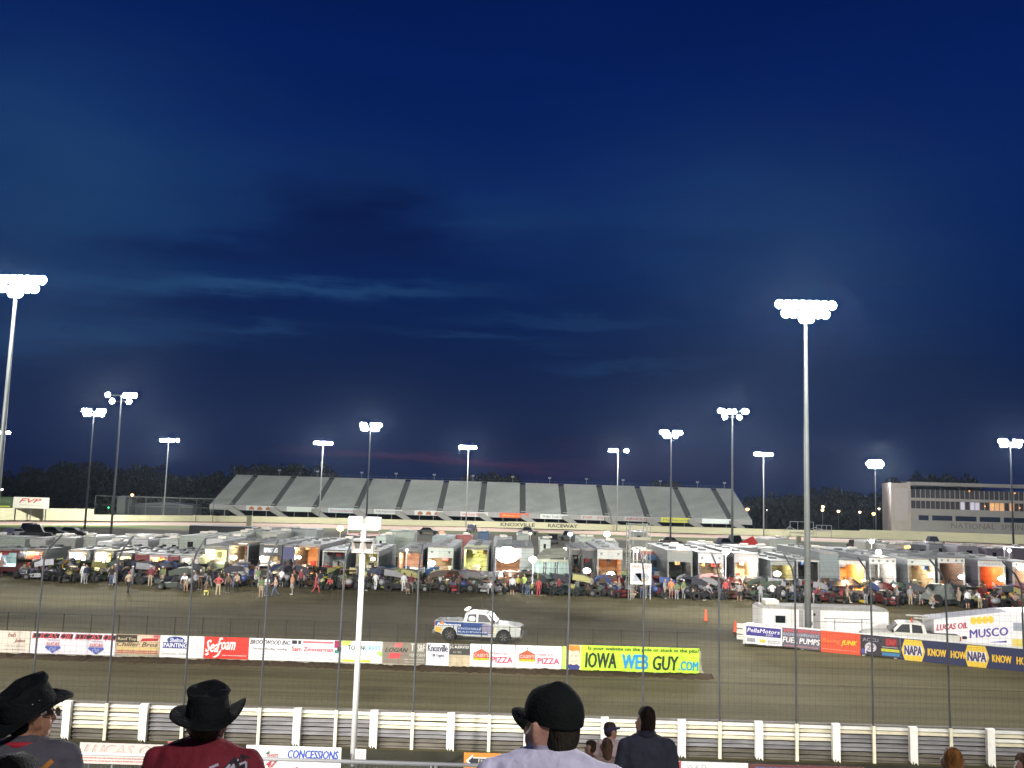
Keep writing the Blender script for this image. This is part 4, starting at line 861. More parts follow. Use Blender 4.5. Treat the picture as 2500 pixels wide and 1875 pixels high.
# ================================================================ VEHICLES
def pickup(name, x, y, rz, paint_m, label, cat='pickup truck', group=None, livery=False):
    """crew cab pickup, nose along +x, wheels on the ground"""
    t = empty(name, (x, y, 0), rz, label, cat, group)
    Wd = .98; R = .42; xf, xr = 1.72, -1.88
    def arc(cx): return [(cx+.50*math.cos(a), .42+.50*math.sin(a)) for a in [math.pi*(1-i/9) for i in range(10)]]
    prof = [(-2.85, .62), (-2.9, .75), (-2.88, 1.28), (-1.05, 1.30), (-1.0, 1.26), (1.05, 1.27), (1.3, 1.24), (2.45, 1.16), (2.72, 1.08), (2.80, .90), (2.80, .55), (2.72, .46)]
    bot = [(xf+.50, .44)] + list(reversed(arc(xf)))[0:] + [(xf-.50, .42), (xr+.50, .42)] + list(reversed(arc(xr))) + [(-2.5, .50)]
    poly = prof + bot
    b = MB(); 
    # body side skins with shoulder taper, joined by a bevelled top
    b.prism(poly, -Wd, Wd); body_ = b.build('body', paint_m, t)
    md = body_.modifiers.new('bevel', 'BEVEL'); md.width = .05; md.segments = 2; md.limit_method = 'ANGLE'; md.angle_limit = 1.0
    cab = [(-1.0, 1.24), (-.88, 1.82), (-.62, 1.90), (.35, 1.90), (.62, 1.84), (1.18, 1.24)]
    b = MB(); n = len(cab); vs = []
    for sy in (-1, 1):
        for a, z in cab: k = (z-1.24)/.66; vs.append((a, sy*(Wd-.02-.16*k), z))
    b.add(vs, [tuple(range(n)), tuple(reversed(range(n, 2*n)))] + [(i, n+i, n+(i+1) % n, (i+1) % n) for i in range(n)])
    cb = b.build('cab', paint_m, t); md = cb.modifiers.new('bevel', 'BEVEL'); md.width = .05; md.segments = 2; md.limit_method = 'ANGLE'; md.angle_limit = .6
    def yk(z): return Wd-.02-.16*(z-1.24)/.66
    for sy in (-1, 1):
        for q in ([(-.76, 1.30), (-.68, 1.76), (-.12, 1.80), (-.12, 1.30)], [(.0, 1.30), (.0, 1.80), (.42, 1.78), (.55, 1.70), (.92, 1.30)]):
            b = MB(); b.add([(a, sy*(yk(z)+.006), z) for a, z in q], [tuple(range(len(q)))]); b.build('side_window', glass, t)
        b = MB(); b.box(.98, 1.10, sy*1.04-.10, sy*1.04+.10, 1.28, 1.44); b.build('wing_mirror', blackp, t)
        b = MB(); b.box(2.66, 2.82, sy*.78-.17, sy*.78+.17, .86, 1.04); b.build('headlight', M('headlight glass', (.7, .7, .68), .15, 0, 0), t)
        b = MB(); b.box(-2.93, -2.86, sy*.90-.08, sy*.90+.08, .90, 1.22); b.build('tail_light', M('tail lamp red', (.35, .01, .01), .3, 0, 0), t)
        b = MB(); b.box(-.95, 1.2, sy*1.02-.08, sy*1.02+.05, .36, .42); b.build('running_board', chrome, t)
    b = MB(); b.add([(1.14, -.86, 1.30), (1.14, .86, 1.30), (.66, .76, 1.81), (.66, -.76, 1.81)], [(0, 1, 2, 3)]); o = b.build('windscreen', glass, t); o.location = (.035, 0, .02)
    b = MB(); b.add([(-.97, .80, 1.34), (-.97, -.80, 1.34), (-.90, -.74, 1.76), (-.90, .74, 1.76)], [(0, 1, 2, 3)]); o = b.build('rear_window', glass, t); o.location = (-.03, 0, 0)
    b = MB(); b.box(2.74, 2.84, -.58, .58, .66, 1.02); b.build('grille', blackp, t)
    b = MB(); b.box(2.70, 2.94, -.95, .95, .42, .62); b.box(-3.02, -2.84, -.92, .92, .48, .66); b.build('bumper', chrome, t)
    b = MB(); b.box(-2.78, -1.05, -.80, .80, 1.302, 1.306); b.build('bed', blackp, t)
    for cx in (xf, xr):
        for sy in (-1, 1):
            b = MB(); k = sy*.86
            b.lathe([(R*.6, -.14), (R*.95, -.14), (R, -.10), (R, .10), (R*.95, .14), (R*.6, .14)], (cx, k, R), 'y', 22); wq = b.build('tyre', rubber, t, False)
            b = MB(); b.lathe([(.001, .135), (.05, .14), (.06, .11), (R*.40, .10), (R*.60, .135), (R*.62, .10)], (cx, 0, R), 'y', 16)
            if sy < 0: b.v = [(v[0], -v[1], v[2]) for v in b.v]
            b.v = [(v[0], v[1]+k, v[2]) for v in b.v]
            for a in range(6):
                an = a*math.pi/3; c_ = Vector((cx+.15*math.cos(an), k+sy*.135, R+.15*math.sin(an))); b.obox(c_, Vector((math.cos(an), 0, math.sin(an))), Vector((0, 1, 0)), Vector((-math.sin(an), 0, math.cos(an))), .10, .012, .022)
            b.build('rim', chrome, wq)
    return t
tk = pickup('pickup_truck', Xof(1172, .9, 60.9), 60.9, math.radians(-7), M('white truck paint', (.44, .45, .42), .3, 0, .06, 1), 'white pickup with blue graphics along its rear half, driving right behind the pizza banners')
tk.scale = (.95, .95, .95)
bluev = M('blue wrap', (.022, .06, .20), .35, 0, .15, 3); wht = flat((.75, .76, .78))
def side(poly, mat, name, y=-.995, th=.004):
    b = MB(); b.prism(poly, y-th, y); return b.build(name, mat, tk)
side([(-2.84, .98), (-1.0, .98), (-.98, 1.24), (-2.84, 1.27)], bluev, 'blue_graphic'); side([(-1.36, .50), (.72, .50), (.30, 1.0), (.52, 1.24), (-1.0, 1.24), (-1.36, .98)], bluev, 'blue_graphic')
side([(.3, .6), (1.05, .56), (1.15, .95), (.75, 1.2), (.36, 1.22), (.18, 1.0)], M('grey violet wrap', (.22, .20, .28), .35), 'grey_graphic', -.999)
o = letters('Performance', -2.70, -1.12, .98, 1.16, -1.004, wht, tk, .05, .3); o = letters('KNOXVILLE', -1.30, .25, .80, .92, -1.004, flat((.5, .53, .62)), tk, .02, .2); letters('RACEWAY', -1.30, .66, .60, .70, -1.004, flat((.5, .53, .62)), tk, .02, .1)
side([(-2.82, .58), (-2.42, .54), (-2.42, .88), (-2.78, .90)], flat((.60, .34, .04)), 'amber_patch', -1.0); side([(-2.5, 1.08), (-2.25, 1.06), (-2.28, 1.24), (-2.5, 1.24)], flat((.62, .22, .04)), 'amber_patch', -1.006)
side([(1.20, .55), (1.22, .9), (1.28, 1.0), (1.08, 1.0), (1.04, .62)], flat((.55, .50, .32)), 'cream_graphic', -1.002)
b = MB(); b.box(-.95, -.75, -.70, .70, 1.98, 2.08); b.build('light_bar', glow((1, .98, .9), 1.2), tk); b = MB(); b.box(-.88, -.82, -.60, -.55, 1.88, 1.98); b.box(-.88, -.82, .55, .60, 1.88, 1.98); b.build('bracket', galv, tk)
b = MB(); b.ball((.42, -.55, 1.96), .09, .09, .07); b.build('beacon', glow((1, 1, .95), 4), tk, True); b = MB(); b.ball((1.55, -.5, 1.28), .10, .10, .06); b.build('beacon', glow((1, 1, .95), 4), tk, True)
b = MB(); b.ball((-.40, -.93, 1.50), .24, .02, .17, 14, 8); b.build('window_reflection', wht, tk, True)  # white oval is a lamp reflection on the glass, built as a solid
# white pickup towing the light trailer, behind the pit wall
wp = pickup('pickup_truck', Xof(2213, 1.2, 61.6), 61.4, math.radians(180-14), M('plain white truck paint', (.62, .61, .54), .35, 0, .05, 1), 'plain white pickup parked behind the black pit wall signs')
b = MB(); b.lathe([(.07, 0), (.07, .02), (.02, .24), (.001, .25)], (-.2, .3, 1.90), 'z', 8); b.build('roof_cone', M('cone orange', (.75, .10, .03), .5, 0, .05), wp, True)
# long white trailer with window and roof air conditioner
tY = 63.6; xa, xb = Xof(1862, 1.6, tY), Xof(2166, 1.6, tY+.2); tz = Zof(1950, 1481, tY); wl = xb-xa
wt = empty('office_trailer', (xa, tY, 0), math.radians(.0), 'long white box trailer with roof air conditioner behind the pit wall signs', 'trailer')
b = MB(); D_ = 2.4; b.add([(0, 0, .5), (wl, 0, .5), (wl+.15, .25, .5), (wl+.15, D_, .5), (-.06, D_, .5), (-.06, .35, .5), (0, 0, tz-.18), (wl, 0, tz-.18), (wl+.15, .25, tz-.18), (wl+.15, D_, tz-.18), (-.06, D_, tz-.18), (-.06, .35, tz-.18)],
    [(0, 1, 7, 6), (1, 2, 8, 7), (2, 3, 9, 8), (3, 4, 10, 9), (4, 5, 11, 10), (5, 0, 6, 11), (0, 5, 4, 3, 2, 1)]); b.build('wall', M('white trailer skin', (.80, .78, .74), .45, 0, .05, .5, (1, 1, 1)), wt)
b = MB(); b.add([(0, 0, tz-.18), (wl, 0, tz-.18), (wl+.15, .25, tz-.18), (wl+.15, D_, tz-.18), (-.06, D_, tz-.18), (-.06, .35, tz-.18), (.05, .25, tz), (wl-.1, .25, tz), (wl-.05, .4, tz), (wl-.05, D_-.2, tz), (.1, D_-.2, tz), (.1, .5, tz)],
    [(0, 1, 7, 6), (1, 2, 8, 7), (2, 3, 9, 8), (3, 4, 10, 9), (4, 5, 11, 10), (5, 0, 6, 11), (6, 7, 8, 9, 10, 11)]); b.build('roof', M('trailer roof', (.36, .35, .31), .6, 0, .1), wt)
def tx(px): return Xof(px, 1.6, tY)-xa
b = MB(); b.box(tx(1893), tx(1917), -.03, -.004, tz-1.08, tz-.62); fr = b.build('window', glass, wt); b = MB(); [b.box(*q) for q in ((tx(1890), tx(1893), -.035, 0, tz-1.12, tz-.58), (tx(1917), tx(1920), -.035, 0, tz-1.12, tz-.58), (tx(1893), tx(1917), -.035, 0, tz-.62, tz-.58), (tx(1893), tx(1917), -.035, 0, tz-1.12, tz-1.08))]; b.build('frame', offwhite, fr)
b = MB(); b.box(tx(1950), tx(1961), -.03, -.003, .5, tz-.2); b.box(tx(1985), tx(2002), -.03, -.003, .5, tz-.2); b.build('corner_trim', M('grey trim', (.33, .32, .31), .5), wt)
b = MB(); b.box(tx(1961), tx(1985), -.012, -.003, .55, tz-.25); d_ = b.build('door', M('white trailer skin', (0, 0, 0)), wt); b = MB(); b.box(tx(1981), tx(1983), -.05, -.012, 1.2, 1.4); b.build('handle', darksteel, d_)
b = MB(); b.lathe([(.001, -.08), (.09, -.05), (.09, 0)], (tx(1988), 0, tz-.48), 'y', 8); b.build('porch_lamp', blackp, wt)
b = MB(); b.box(tx(1874), tx(1908), .5, 1.6, tz+.0, tz+.34); ac = b.build('air_conditioner', M('ac shell', (.72, .68, .58), .5), wt); md = ac.modifiers.new('bevel', 'BEVEL'); md.width = .07; md.segments = 2
for x in (wl*.42, wl*.52):
    b = MB(); b.lathe([(.2, -.12), (.34, -.1), (.34, .1), (.2, .12)], (x, .2, .34), 'y', 16); b.build('wheel', rubber, wt)
hr = empty('hand_rail', (Xof(2012, 2, 62.6), 62.6, 0), 0, 'thin grey pipe hand rail in front of the long white trailer', 'railing')
b = MB(); w_ = Xof(2130, 2, 62.6)-Xof(2012, 2, 62.6); zr = Zof(2060, 1511, 62.6)
b.tube([(0, 0, zr), (w_, 0, zr)], .022, 6)
for u in (.22, .78): b.tube([(w_*u, 0, 0), (w_*u, 0, zr)], .024, 6)
b.build('pipe', darksteel, hr)
# wedge-shaped light trailer
mY = 60.3; ml = empty('light_trailer', (Xof(2281, 1.5, mY+.4), mY+.4, 0), math.radians(-6), 'white wedge shaped trailer lettered MUSCO with four yellow ovals', 'trailer')
w_ = Xof(2478, 1.5, mY-.4)-Xof(2281, 1.5, mY+.4); zl = Zof(2281, 1512, mY+.4); zr = Zof(2478, 1495, mY-.4)
b = MB(); b.prism([(0, zl-1.22), (w_*.30, zl-1.18), (w_*.30, zl-1.38), (w_*1.5, zl-1.75), (w_*1.5, zr+.1), (w_*.98, zr), (0, zl)], 0, 2.3); b.build('body', M('bright white skin', (.82, .80, .80), .35, 0, .04), ml)
def mp(u, v): return (u*w_, zl-1.15+v*1.15+ (zr-zl)*u*v)
def mt(s_, u0, u1, v0, v1, c_, bold, sh=0.0):
    a = mp(u0, v0); c2 = mp(u1, v1); return letters(s_, a[0], c2[0], a[1], a[1]+(v1-v0)*1.2, -.008, flat(c_), ml, bold, sh, 'lettering', .12)
mt('LUCAS OIL', .03, .43, .40, .70, (.45, .05, .08), .06, .2); mt('MUSCO', .46, .95, .06, .48, (.10, .07, .32), .05)
for k in range(4):
    a = mp(.51+k*.075, .78); b = MB(); b.prism(ell(a[0], a[1], w_*.037, .24), -.008, -.004); b.build('yellow_oval', flat((.85, .58, .05)), ml)
b = MB(); b.prism([(w_*.14, zl-1.02), (w_*.31, zl-1.02), (w_*.31, zl-1.14), (w_*.10, zl-1.10)], -.008, 0); b.box(w_*.36, w_*.42, -.008, 0, zl-1.14, zl-.96); b.build('dark_panel', blackp, ml)
b = MB(); b.prism([(w_*.70, zl-1.27), (w_*.93, zl-1.24), (w_*.93, zl-1.12)], -.008, 0); b.build('blue_stripe', flat((.09, .07, .30)), ml)
b = MB(); b.box(-1.1, 0, .3, .5, zl-.06, zl+.02); b.box(-1.1, 0, 1.9, 2.1, zl-.06, zl+.02); b.build('mast_tip', M('mast grey', (.50, .48, .42), .5), ml)
b = MB(); b.box(w_*1.02, w_*1.48, -.01, 0, zl-.5, zl+.0); b.build('grey_panel', flat((.33, .36, .42)), ml); b = MB(); b.box(w_*1.0, w_*1.4, -.014, -.01, zl-1.45, zl-1.0); b.build('yellow_panel', flat((.75, .60, .15)), ml)
b = MB(); b.lathe([(.2, -.12), (.36, -.1), (.36, .1), (.2, .12)], (w_*.6, .2, .36), 'y', 16); b.lathe([(.2, -.12), (.36, -.1), (.36, .1), (.2, .12)], (w_*.75, .2, .36), 'y', 16); b.build('wheel', rubber, ml)
# traffic cones
conem = M('cone orange', (.75, .10, .03), .5)
def cone(px, pybot, hpx, label, zbase=0.0):
    g = ground(px, pybot, zbase); h = hpx*g.y/F; e_ = empty('traffic_cone', g, 0, label, 'cone', 'orange cones beside the track')
    b = MB(); b.lathe([(.17, .03), (.15, h*.1), (.075, h*.92), (.05, h), (.001, h)], (0, 0, 0), 'z', 12); b.build('cone_body', conem, e_, True); b = MB(); b.box(-.2, .2, -.2, .2, 0, .03); b.build('base', blackp, e_)
cone(1723, 1517, 28, 'tall orange marker cone standing alone on the dirt'); cone(1795, 1544, 27, 'tall orange marker cone beside the end of the pit wall')
cone(2301, 1512, 15, 'orange cone just above the light trailer lettering'); cone(2473, 1492, 12, 'small orange cone at the right edge beyond the light trailer')
# ================================================================ LOUDSPEAKER POLE
sY = 28.5; sx_ = Xof(862, 1.4, sY); sp = empty('loudspeaker_pole', (sx_, sY, 0), 0, 'white pole carrying two square white loudspeakers above two horn cabinets', 'loudspeaker')
Zs = lambda py: Zof(880, py, sY)
b = MB(); b.tube([(0, 0, 0), (0, 0, Zs(1270)-.1)], [.090, .078], 14); b.build('pole', M('white pole paint', (.74, .74, .72), .45, 0, .08, .7), sp, True)
spm = M('speaker cabinet', (.80, .80, .78), .5, 0, .04)
for s_ in (-1, 1):
    e_ = MB(); z0, z1 = Zs(1294), Zs(1261); a = Vector((math.cos(s_*-.12), math.sin(s_*-.12), 0)); 
    e_.obox((s_*.27+.02, -.02, (z0+z1)/2), a, Vector((-a.y, a.x, 0)), Vector((0, 0, 1)), .21, .16, (z1-z0)/2); o = e_.build('loudspeaker', spm, sp); md = o.modifiers.new('bevel', 'BEVEL'); md.width = .03; md.segments = 3
    b = MB(); b.tube([(s_*.08, -.02, z0+.08), (s_*.08, -.02, z0-.10), (s_*.14, -.02, z0-.15), (s_*.42, -.02, z0-.15), (s_*.47, -.02, z0-.10), (s_*.47, -.02, z0+.08)], .014, 6); b.build('bracket', galv, sp)
    b = MB(); b.lathe([(.001, -.01), (.018, -.008), (.018, 0)], (s_*.27, -.19, z0+.05), 'y', 8); b.build('badge', darksteel, o)
    zc = (Zs(1349)+Zs(1321))/2; hh = (Zs(1321)-Zs(1349))/2
    b = MB(); cx = s_*.17+.01; # open mouth cabinet
    fr = [(-.15, -hh), (.15, -hh), (.15, hh), (-.15, hh)]; inr = [(-.06, -hh*.35), (.06, -hh*.35), (.10, hh*.9), (-.10, hh*.9)]
    b.add([(cx+p[0], -.16, zc+p[1]) for p in fr] + [(cx+p[0], -.02, zc+p[1]) for p in inr] + [(cx+p[0], .16, zc+p[1]) for p in fr], [(0, 1, 5, 4), (1, 2, 6, 5), (2, 3, 7, 6), (3, 0, 4, 7), (0, 8, 9, 1), (1, 9, 10, 2), (2, 10, 11, 3), (3, 11, 8, 0), (8, 11, 10, 9)], 0)
    b.add([(cx+p[0], -.02, zc+p[1]) for p in inr], [(0, 1, 2, 3)], 1); b.build('horn_cabinet', [M('horn beige', (.50, .46, .42), .6), M('horn throat', (.07, .065, .06), .8, 0, 0)], sp)
b = MB(); b.obox((0, 0, Zs(1304)), Vector((1, 0, 0)), Vector((0, 1, 0)), Vector((0, 0, 1)), .50, .03, .025); b.prism([(-.22, Zs(1309)), (.22, Zs(1309)), (.05, Zs(1300)), (-.05, Zs(1300))], -.03, .03); b.build('crosspiece', M('red primer', (.24, .14, .12), .7), sp)
# ================================================================ WALKWAY FENCE, SIGNS, HAND RAIL
FY = 28.0
pf = empty('walkway_fence', (0, FY+.1, 0), 0, 'low chain link fence along the walkway carrying the near signs', 'fence')
b = MB(); 
for i in range(-6, 7): b.tube([(i*3.05+.9, 0, 0), (i*3.05+.9, 0, 1.40)], .03, 6)
b.tube([(-20, 0, 1.36), (-2.2, 0, 1.36)], .022, 5); b.build('frame', galv, pf)
b = MB(); x = -20
while x < 20: b.tube([(x, 0, .05), (x, 0, 1.36)], .0035, 3, False); x += .12
z = .05
while z < 1.36: b.tube([(-20, 0, z), (20, 0, z)], .0035, 3, False); z += .12
b.build('wire_mesh', M('dull wire', (.10, .10, .10), .7), pf)
def zs(px, py): return at(px, py, FY).z
G2 = 'signs on the walkway fence'
s1 = Ban(194, 400, zs(300, 1866), zs(300, 1815), FY, (.62, .52, .48), 'faded pinkish LUCAS OIL sign on the walkway fence', 'sign', 'sign', G2, gap=.0); s1.t('LUCAS OIL', .04, .98, .46, .92, (.32, .24, .22), .0, .35); s1.t('LUCAS OIL', .055, .965, .50, .89, (.56, .47, .43), .0, .35); s1.lines(.05, .95, (.12, .26), (.45, .22, .2), 21, .06)
s1b = Ban(408, 560, zs(460, 1900), zs(460, 1811), FY, (.74, .70, .68), 'white sign with red edge behind the person in the red shirt', 'sign', 'sign', G2); s1b.r(0, .04, 0, 1, (.50, .06, .08)); s1b.r(.04, 1, .93, 1, (.50, .06, .08))
s2 = Ban(600, 832, zs(715, 1912), zs(715, 1821), FY, (.82, .82, .82), 'white CONCESSIONS sign with blue hand lettering and red arrow', 'sign', 'sign', G2)
s2.t('CONCESSIONS', .44, .97, .68, .90, (.05, .10, .45), .05, .15); s2.r(.52, .92, .365, .405, (.55, .03, .10)); s2.p([(.49, .385), (.55, .46), (.55, .31)], (.55, .03, .10), 'arrow_head'); s2.p([(.95, .385), (.89, .46), (.89, .31)], (.55, .03, .10), 'arrow_head'); s2.r(.64, .70, .61, .65, (.35, .38, .42))
s2.p([(.20, .78), (.25, .88), (.24, .78)], (.05, .18, .10)); s2.t("AVANTI'S", .22, .34, .70, .80, (.5, .1, .08), .02, .2); s2.t('47', .22, .33, .42, .62, (.5, .04, .05), .05, .4)
s3 = Ban(867, 894, zs(880, 1852), zs(880, 1827), FY-.05, (.78, .70, .70), 'small white notice with pink edge beside the loudspeaker pole', 'sign', 'sign', G2); s3.lines(.15, .85, (.2, .35, .5, .65, .8), (.55, .3, .32), 22, .05)
s4 = Ban(1132, 1243, zs(1190, 1905), zs(1190, 1838), FY, (.72, .25, .04), 'orange sign with black left-pointing arrow', 'sign', 'sign', G2)
s4.p([(.04, .70), (.20, .95), (.20, .84), (.93, .84), (.93, .58), (.20, .58), (.20, .46)], (.75, .74, .70), 'arrow'); s4.p([(.10, .70), (.20, .86), (.20, .80), (.89, .80), (.89, .62), (.20, .62), (.20, .55)], (.03, .03, .04), 'arrow'); s4.t('FAN WALK', .32, .86, .65, .77, (.66, .6, .5), .02)
s5 = Ban(1246, 1272, zs(1260, 1885), zs(1260, 1846), FY, (.10, .09, .09), 'small dark sign with white wording right of the orange arrow sign', 'sign', 'sign', G2); s5.t('PUSH', .1, .9, .68, .85, (.7, .68, .68), .03); s5.lines(.1, .9, (.5, .3), (.6, .35, .25), 23, .08)
s6 = Ban(1277, 1300, zs(1288, 1890), zs(1288, 1842), FY, (.62, .70, .03), 'bright yellow panel left of the man in the lilac shirt', 'sign', 'sign', G2)
s7 = Ban(1655, 1826, zs(1740, 1910), zs(1740, 1860), FY, (.80, .79, .78), 'white sign cropped at the bottom right of the man in navy', 'sign', 'sign', G2); s7.t('W.K.D.', .12, .42, .62, .86, (.5, .5, .55), .0); s7.r(0, .04, 0, 1, (.5, .06, .08))
s8 = Ban(1829, 2110, zs(1960, 1920), zs(1960, 1868), FY, (.16, .05, .05), 'dark red banner cropped along the bottom edge of the photo', 'sign', 'sign', G2); s8.lines(.05, .9, (.78,), (.10, .12, .3), 24, .12)
for s_ in (s1, s1b, s2, s3, s4, s5, s6, s7, s8):
    b = MB(); zz = s_.root.location.z
    for u in (.12, .88): b.box(s_.w*u-.025, s_.w*u+.025, .002, .03, -zz, min(.1, s_.h))
    b.build('leg', darksteel, s_.root)
RY = 14.0
rl_ = empty('hand_rail', (0, RY, 0), 0, 'long pale pipe hand rail at the foot of the near seating', 'railing')
b = MB(); za = at(182, 1839, RY); zc = za.z; b.tube([(za.x, 0, zc), (30, 0, zc)], .026, 8); b.tube([(za.x, 0, zc), (za.x+.08, 0, zc-.22), (za.x+.08, 0, 3.9)], .026, 8)
for px in (1062, 1600, 2200): x = Xof(px, 4.9, RY); b.tube([(x, 0, 3.9), (x, 0, zc)], .022, 8)
b.build('pipe', M('bright pipe', (.78, .78, .76), .35, .1, .05), rl_)
# near seating the spectators stand on
st = empty('seating_terrace', (0, 0, 0), 0, 'near seating terrace of concrete steps and plank benches', 'grandstand'); b = MB(); bb = MB()
def tread(Y): k = math.floor((Y+.35)/.75); return 7.44-.165*k
for k in range(-4, 20):
    b.box(-30, 30, k*.75-.35, k*.75+.40, 0 if k == 19 else 7.0-.165*k, 7.44-.165*k)
    bb.box(-30, 30, k*.75+.12, k*.75+.36, 7.44-.165*k+.36, 7.44-.165*k+.40)
b.build('step', concrete, st); bb.build('bench', alu, st)
# ================================================================ PITS: haulers with open lit rear ends
def plight(parent, loc, watts, col, r=.12):
    d = bpy.data.lights.new('interior_light', 'POINT'); d.energy = watts; d.color = col; d.shadow_soft_size = r
    o = bpy.data.objects.new('interior_light', d); COL.objects.link(o); o.parent = parent; o.location = loc
WARM, COOL, NEUT, YEL, ORG = (1, .82, .58), (.75, .92, 1), (1, .95, .86), (1, .93, .50), (1, .60, .28)
hb = 0
def hauler(px0, px1, ytop, label, face=WHITE, side_c=(.34, .37, .36), inner=(.45, .42, .36), col=NEUT, watts=120, header=.62, vents=0, Y=90.0, L_=15.0, rz=None, lamp=None, lampw=.5, wingdoor=None, words=None, floor=.95, frame_c=None, roof_c=None, cab=True, ltop=True, awn=None, door_open=True):
    global hb; hb += 1; rr = random.Random(hb*13)
    Y += 4.2; z = at((px0+px1)/2, ytop, Y).z; x0, x1 = Xof(px0, z*.6, Y), Xof(px1, z*.6, Y); w = x1-x0; Ht = z
    if rz is None: rz = 0
    t = empty('race_hauler', (x0, Y, 0), rz, label, 'race hauler', 'haulers lined up in the pits with open rear ends')
    dm_ = lambda c_: tuple(v*.80 for v in c_); fm = paint(dm_(face)); sm = paint(dm_(side_c)); im = M('lining %.2f %.2f %.2f' % inner, inner, .7, 0, .18, 1.2); fr = paint(tuple(v*.42 for v in (frame_c or face)))
    # shell: side walls, roof, front wall, floor as one open box
    b = MB(); k = .09
    b.box(0, k, .02, L_, .55, Ht-.05); b.box(w-k, w, .02, L_, .55, Ht-.05); b.box(k, w-k, L_-k, L_, .55, Ht-.05); b.box(k, w-k, .3, L_-k, .55, floor-.02)
    b.build('body', sm, t)
    b = MB(); b.box(-.02, w+.02, -.02, L_+.02, Ht-.05, Ht+.03)
    for y in (L_*.25, L_*.55, L_*.8): b.box(w*.35, w*.62, y, y+.8, Ht+.03, Ht+.22)
    b.build('roof', M('hauler roof %d' % (hb % 3), ((.12, .13, .125), (.17, .18, .17), (.09, .10, .10))[hb % 3] if not roof_c else roof_c, .6, 0, .25, .6), t)
    # interior lining and kit
    D = 5.0; b = MB(); hz = Ht-header
    b.box(k+.005, k+.02, .1, D, floor, hz+.2); b.box(w-k-.02, w-k-.005, .1, D, floor, hz+.2); b.box(k+.02, w-k-.02, D, D+.02, floor, hz+.2); b.box(k+.02, w-k-.02, .1, D, hz+.22, hz+.24); b.box(k+.02, w-k-.02, .1, D, floor, floor+.015)
    b.build('lining', im, t)
    for j in range(rr.randint(4, 7)):
        b = MB(); wx = rr.uniform(.25, .6); xx = rr.choice((k+.03, w-k-.03-wx, rr.uniform(.3, max(.35, w-1.0)))); yy = rr.uniform(.8, D-.8); zz = rr.choice((floor+.02, floor+.02, hz-.45)); hh = rr.uniform(.4, 1.1) if zz < hz-.5 else .45
        b.box(xx, xx+wx, yy, yy+.6, zz, zz+hh); b.build('cabinet', cloth(rr.choice([(.05, .05, .06), (.25, .02, .02), (.35, .33, .30), (.12, .07, .04), (.04, .07, .16), (.5, .48, .44), (.30, .16, .06)])), t)
    # rear frame and raised header
    b = MB(); b.box(0, .14, -.10, .02, floor-.3, hz); b.box(w-.14, w, -.10, .02, floor-.3, hz); b.box(.14, w-.14, -.12, .02, floor-.42, floor-.02)
    b.build('rear_frame', fr, t)
    b = MB(); b.box(0, w, -.10, .02, hz, Ht-.06); hd = b.build('header', fm, t)
    for j in range(vents):
        u = (.16, .84, .38, .62)[j] if vents != 4 else (.14, .37, .68, .9)[j]
        b = MB(); b.lathe([(.001, -.04), (.09, -.035), (.12, -.02), (.12, 0)], (w*u, -.10, hz+(Ht-.06-hz)*.55), 'y', 10); b.build('vent', M('vent grey', (.16, .17, .17), .6), hd)
    if words: letters(words[0], w*.2, w*.8, hz+(Ht-.06-hz)*.3, hz+(Ht-.06-hz)*.72, -.105, flat(words[1]), hd, .03)
    if ltop: b = MB(); b.box(w*.2, w*.8, -.13, -.10, Ht-.10, Ht-.05); b.build('marker_light_bar', M('marker bar', (.4, .3, .2), .4), hd)
    # light fittings
    b = MB(); b.box(w*.3, w*.7, 1.2, 3.2, hz+.13, hz+.18); b.build('ceiling_lamp', glow(col, 7), t)
    plight(t, (w/2, 1.6, hz-.1), watts*2.8, col)
    if lamp:
        u, v, s_ = lamp; b = MB(); b.ball((w*u, -.05, floor+(hz-floor)*v), lampw*.39, .12, lampw*.27, 12, 8); b.build('work_lamp', glow((1, .98, .95), s_), t, True)
        plight(t, (w*u, -.5, floor+(hz-floor)*v), 60, (1, .97, .92))
    if wingdoor:
        b = MB(); b.box(-.9, -.05, -.05, .02, floor, hz); b.build('side_door', paint(wingdoor), t)
    for y in (2.2, 3.4):
        for x in (.16, w-.16): b = MB(); b.lathe([(.25, -.14), (.48, -.12), (.48, .12), (.25, .14)], (x, y, .48), 'x', 12); b.build('wheel', rubber, t)
    if awn: 
        b = MB(); b.add([(w+.02, .5, Ht-.2), (w+awn[0], .5, Ht-.7), (w+awn[0], L_*.7, Ht-.7), (w+.02, L_*.7, Ht-.2)], [(0, 1, 2, 3)]); b.build('awning', paint(awn[1]), t)
    return t, x0, w, Ht
WF = (.62, .66, .60); GFc = (.40, .41, .38); DK = (.03, .03, .032); DR = (.16, .015, .02)
hauler(-40, 44, 1341, 'dark red race trailer with a bright pale doorway at the far left', DR, DR, (.6, .7, .75), COOL, 60, .3, Y=88, L_=8, lamp=None)
hauler(45, 63, 1343, 'narrow trailer opening lit bluish white beside the dark red one at far left', WF, DR, (.7, .8, .8), COOL, 260, .15, Y=88.6, L_=6)
hauler(64, 107, 1341, 'tan trailer with golden lit doorway and orange glow at left', (.36, .27, .19), (.30, .31, .29), (.55, .36, .20), ORG, 260, .25, Y=89, L_=8)
hauler(165, 213, 1343, 'trailer glowing white and orange behind the yellow wings', (.30, .28, .24), (.24, .26, .25), (.65, .5, .36), WARM, 330, .25, lamp=(.6, .6, 25), lampw=1.5, Y=89.5, L_=9)
hauler(229, 277, 1345, 'pale yellow lit trailer interior with open ramp at left', (.33, .31, .26), (.20, .20, .20), (.78, .74, .48), YEL, 420, .18, floor=.35, Y=90, L_=10, lamp=(.45, .85, 18), lampw=1.2)
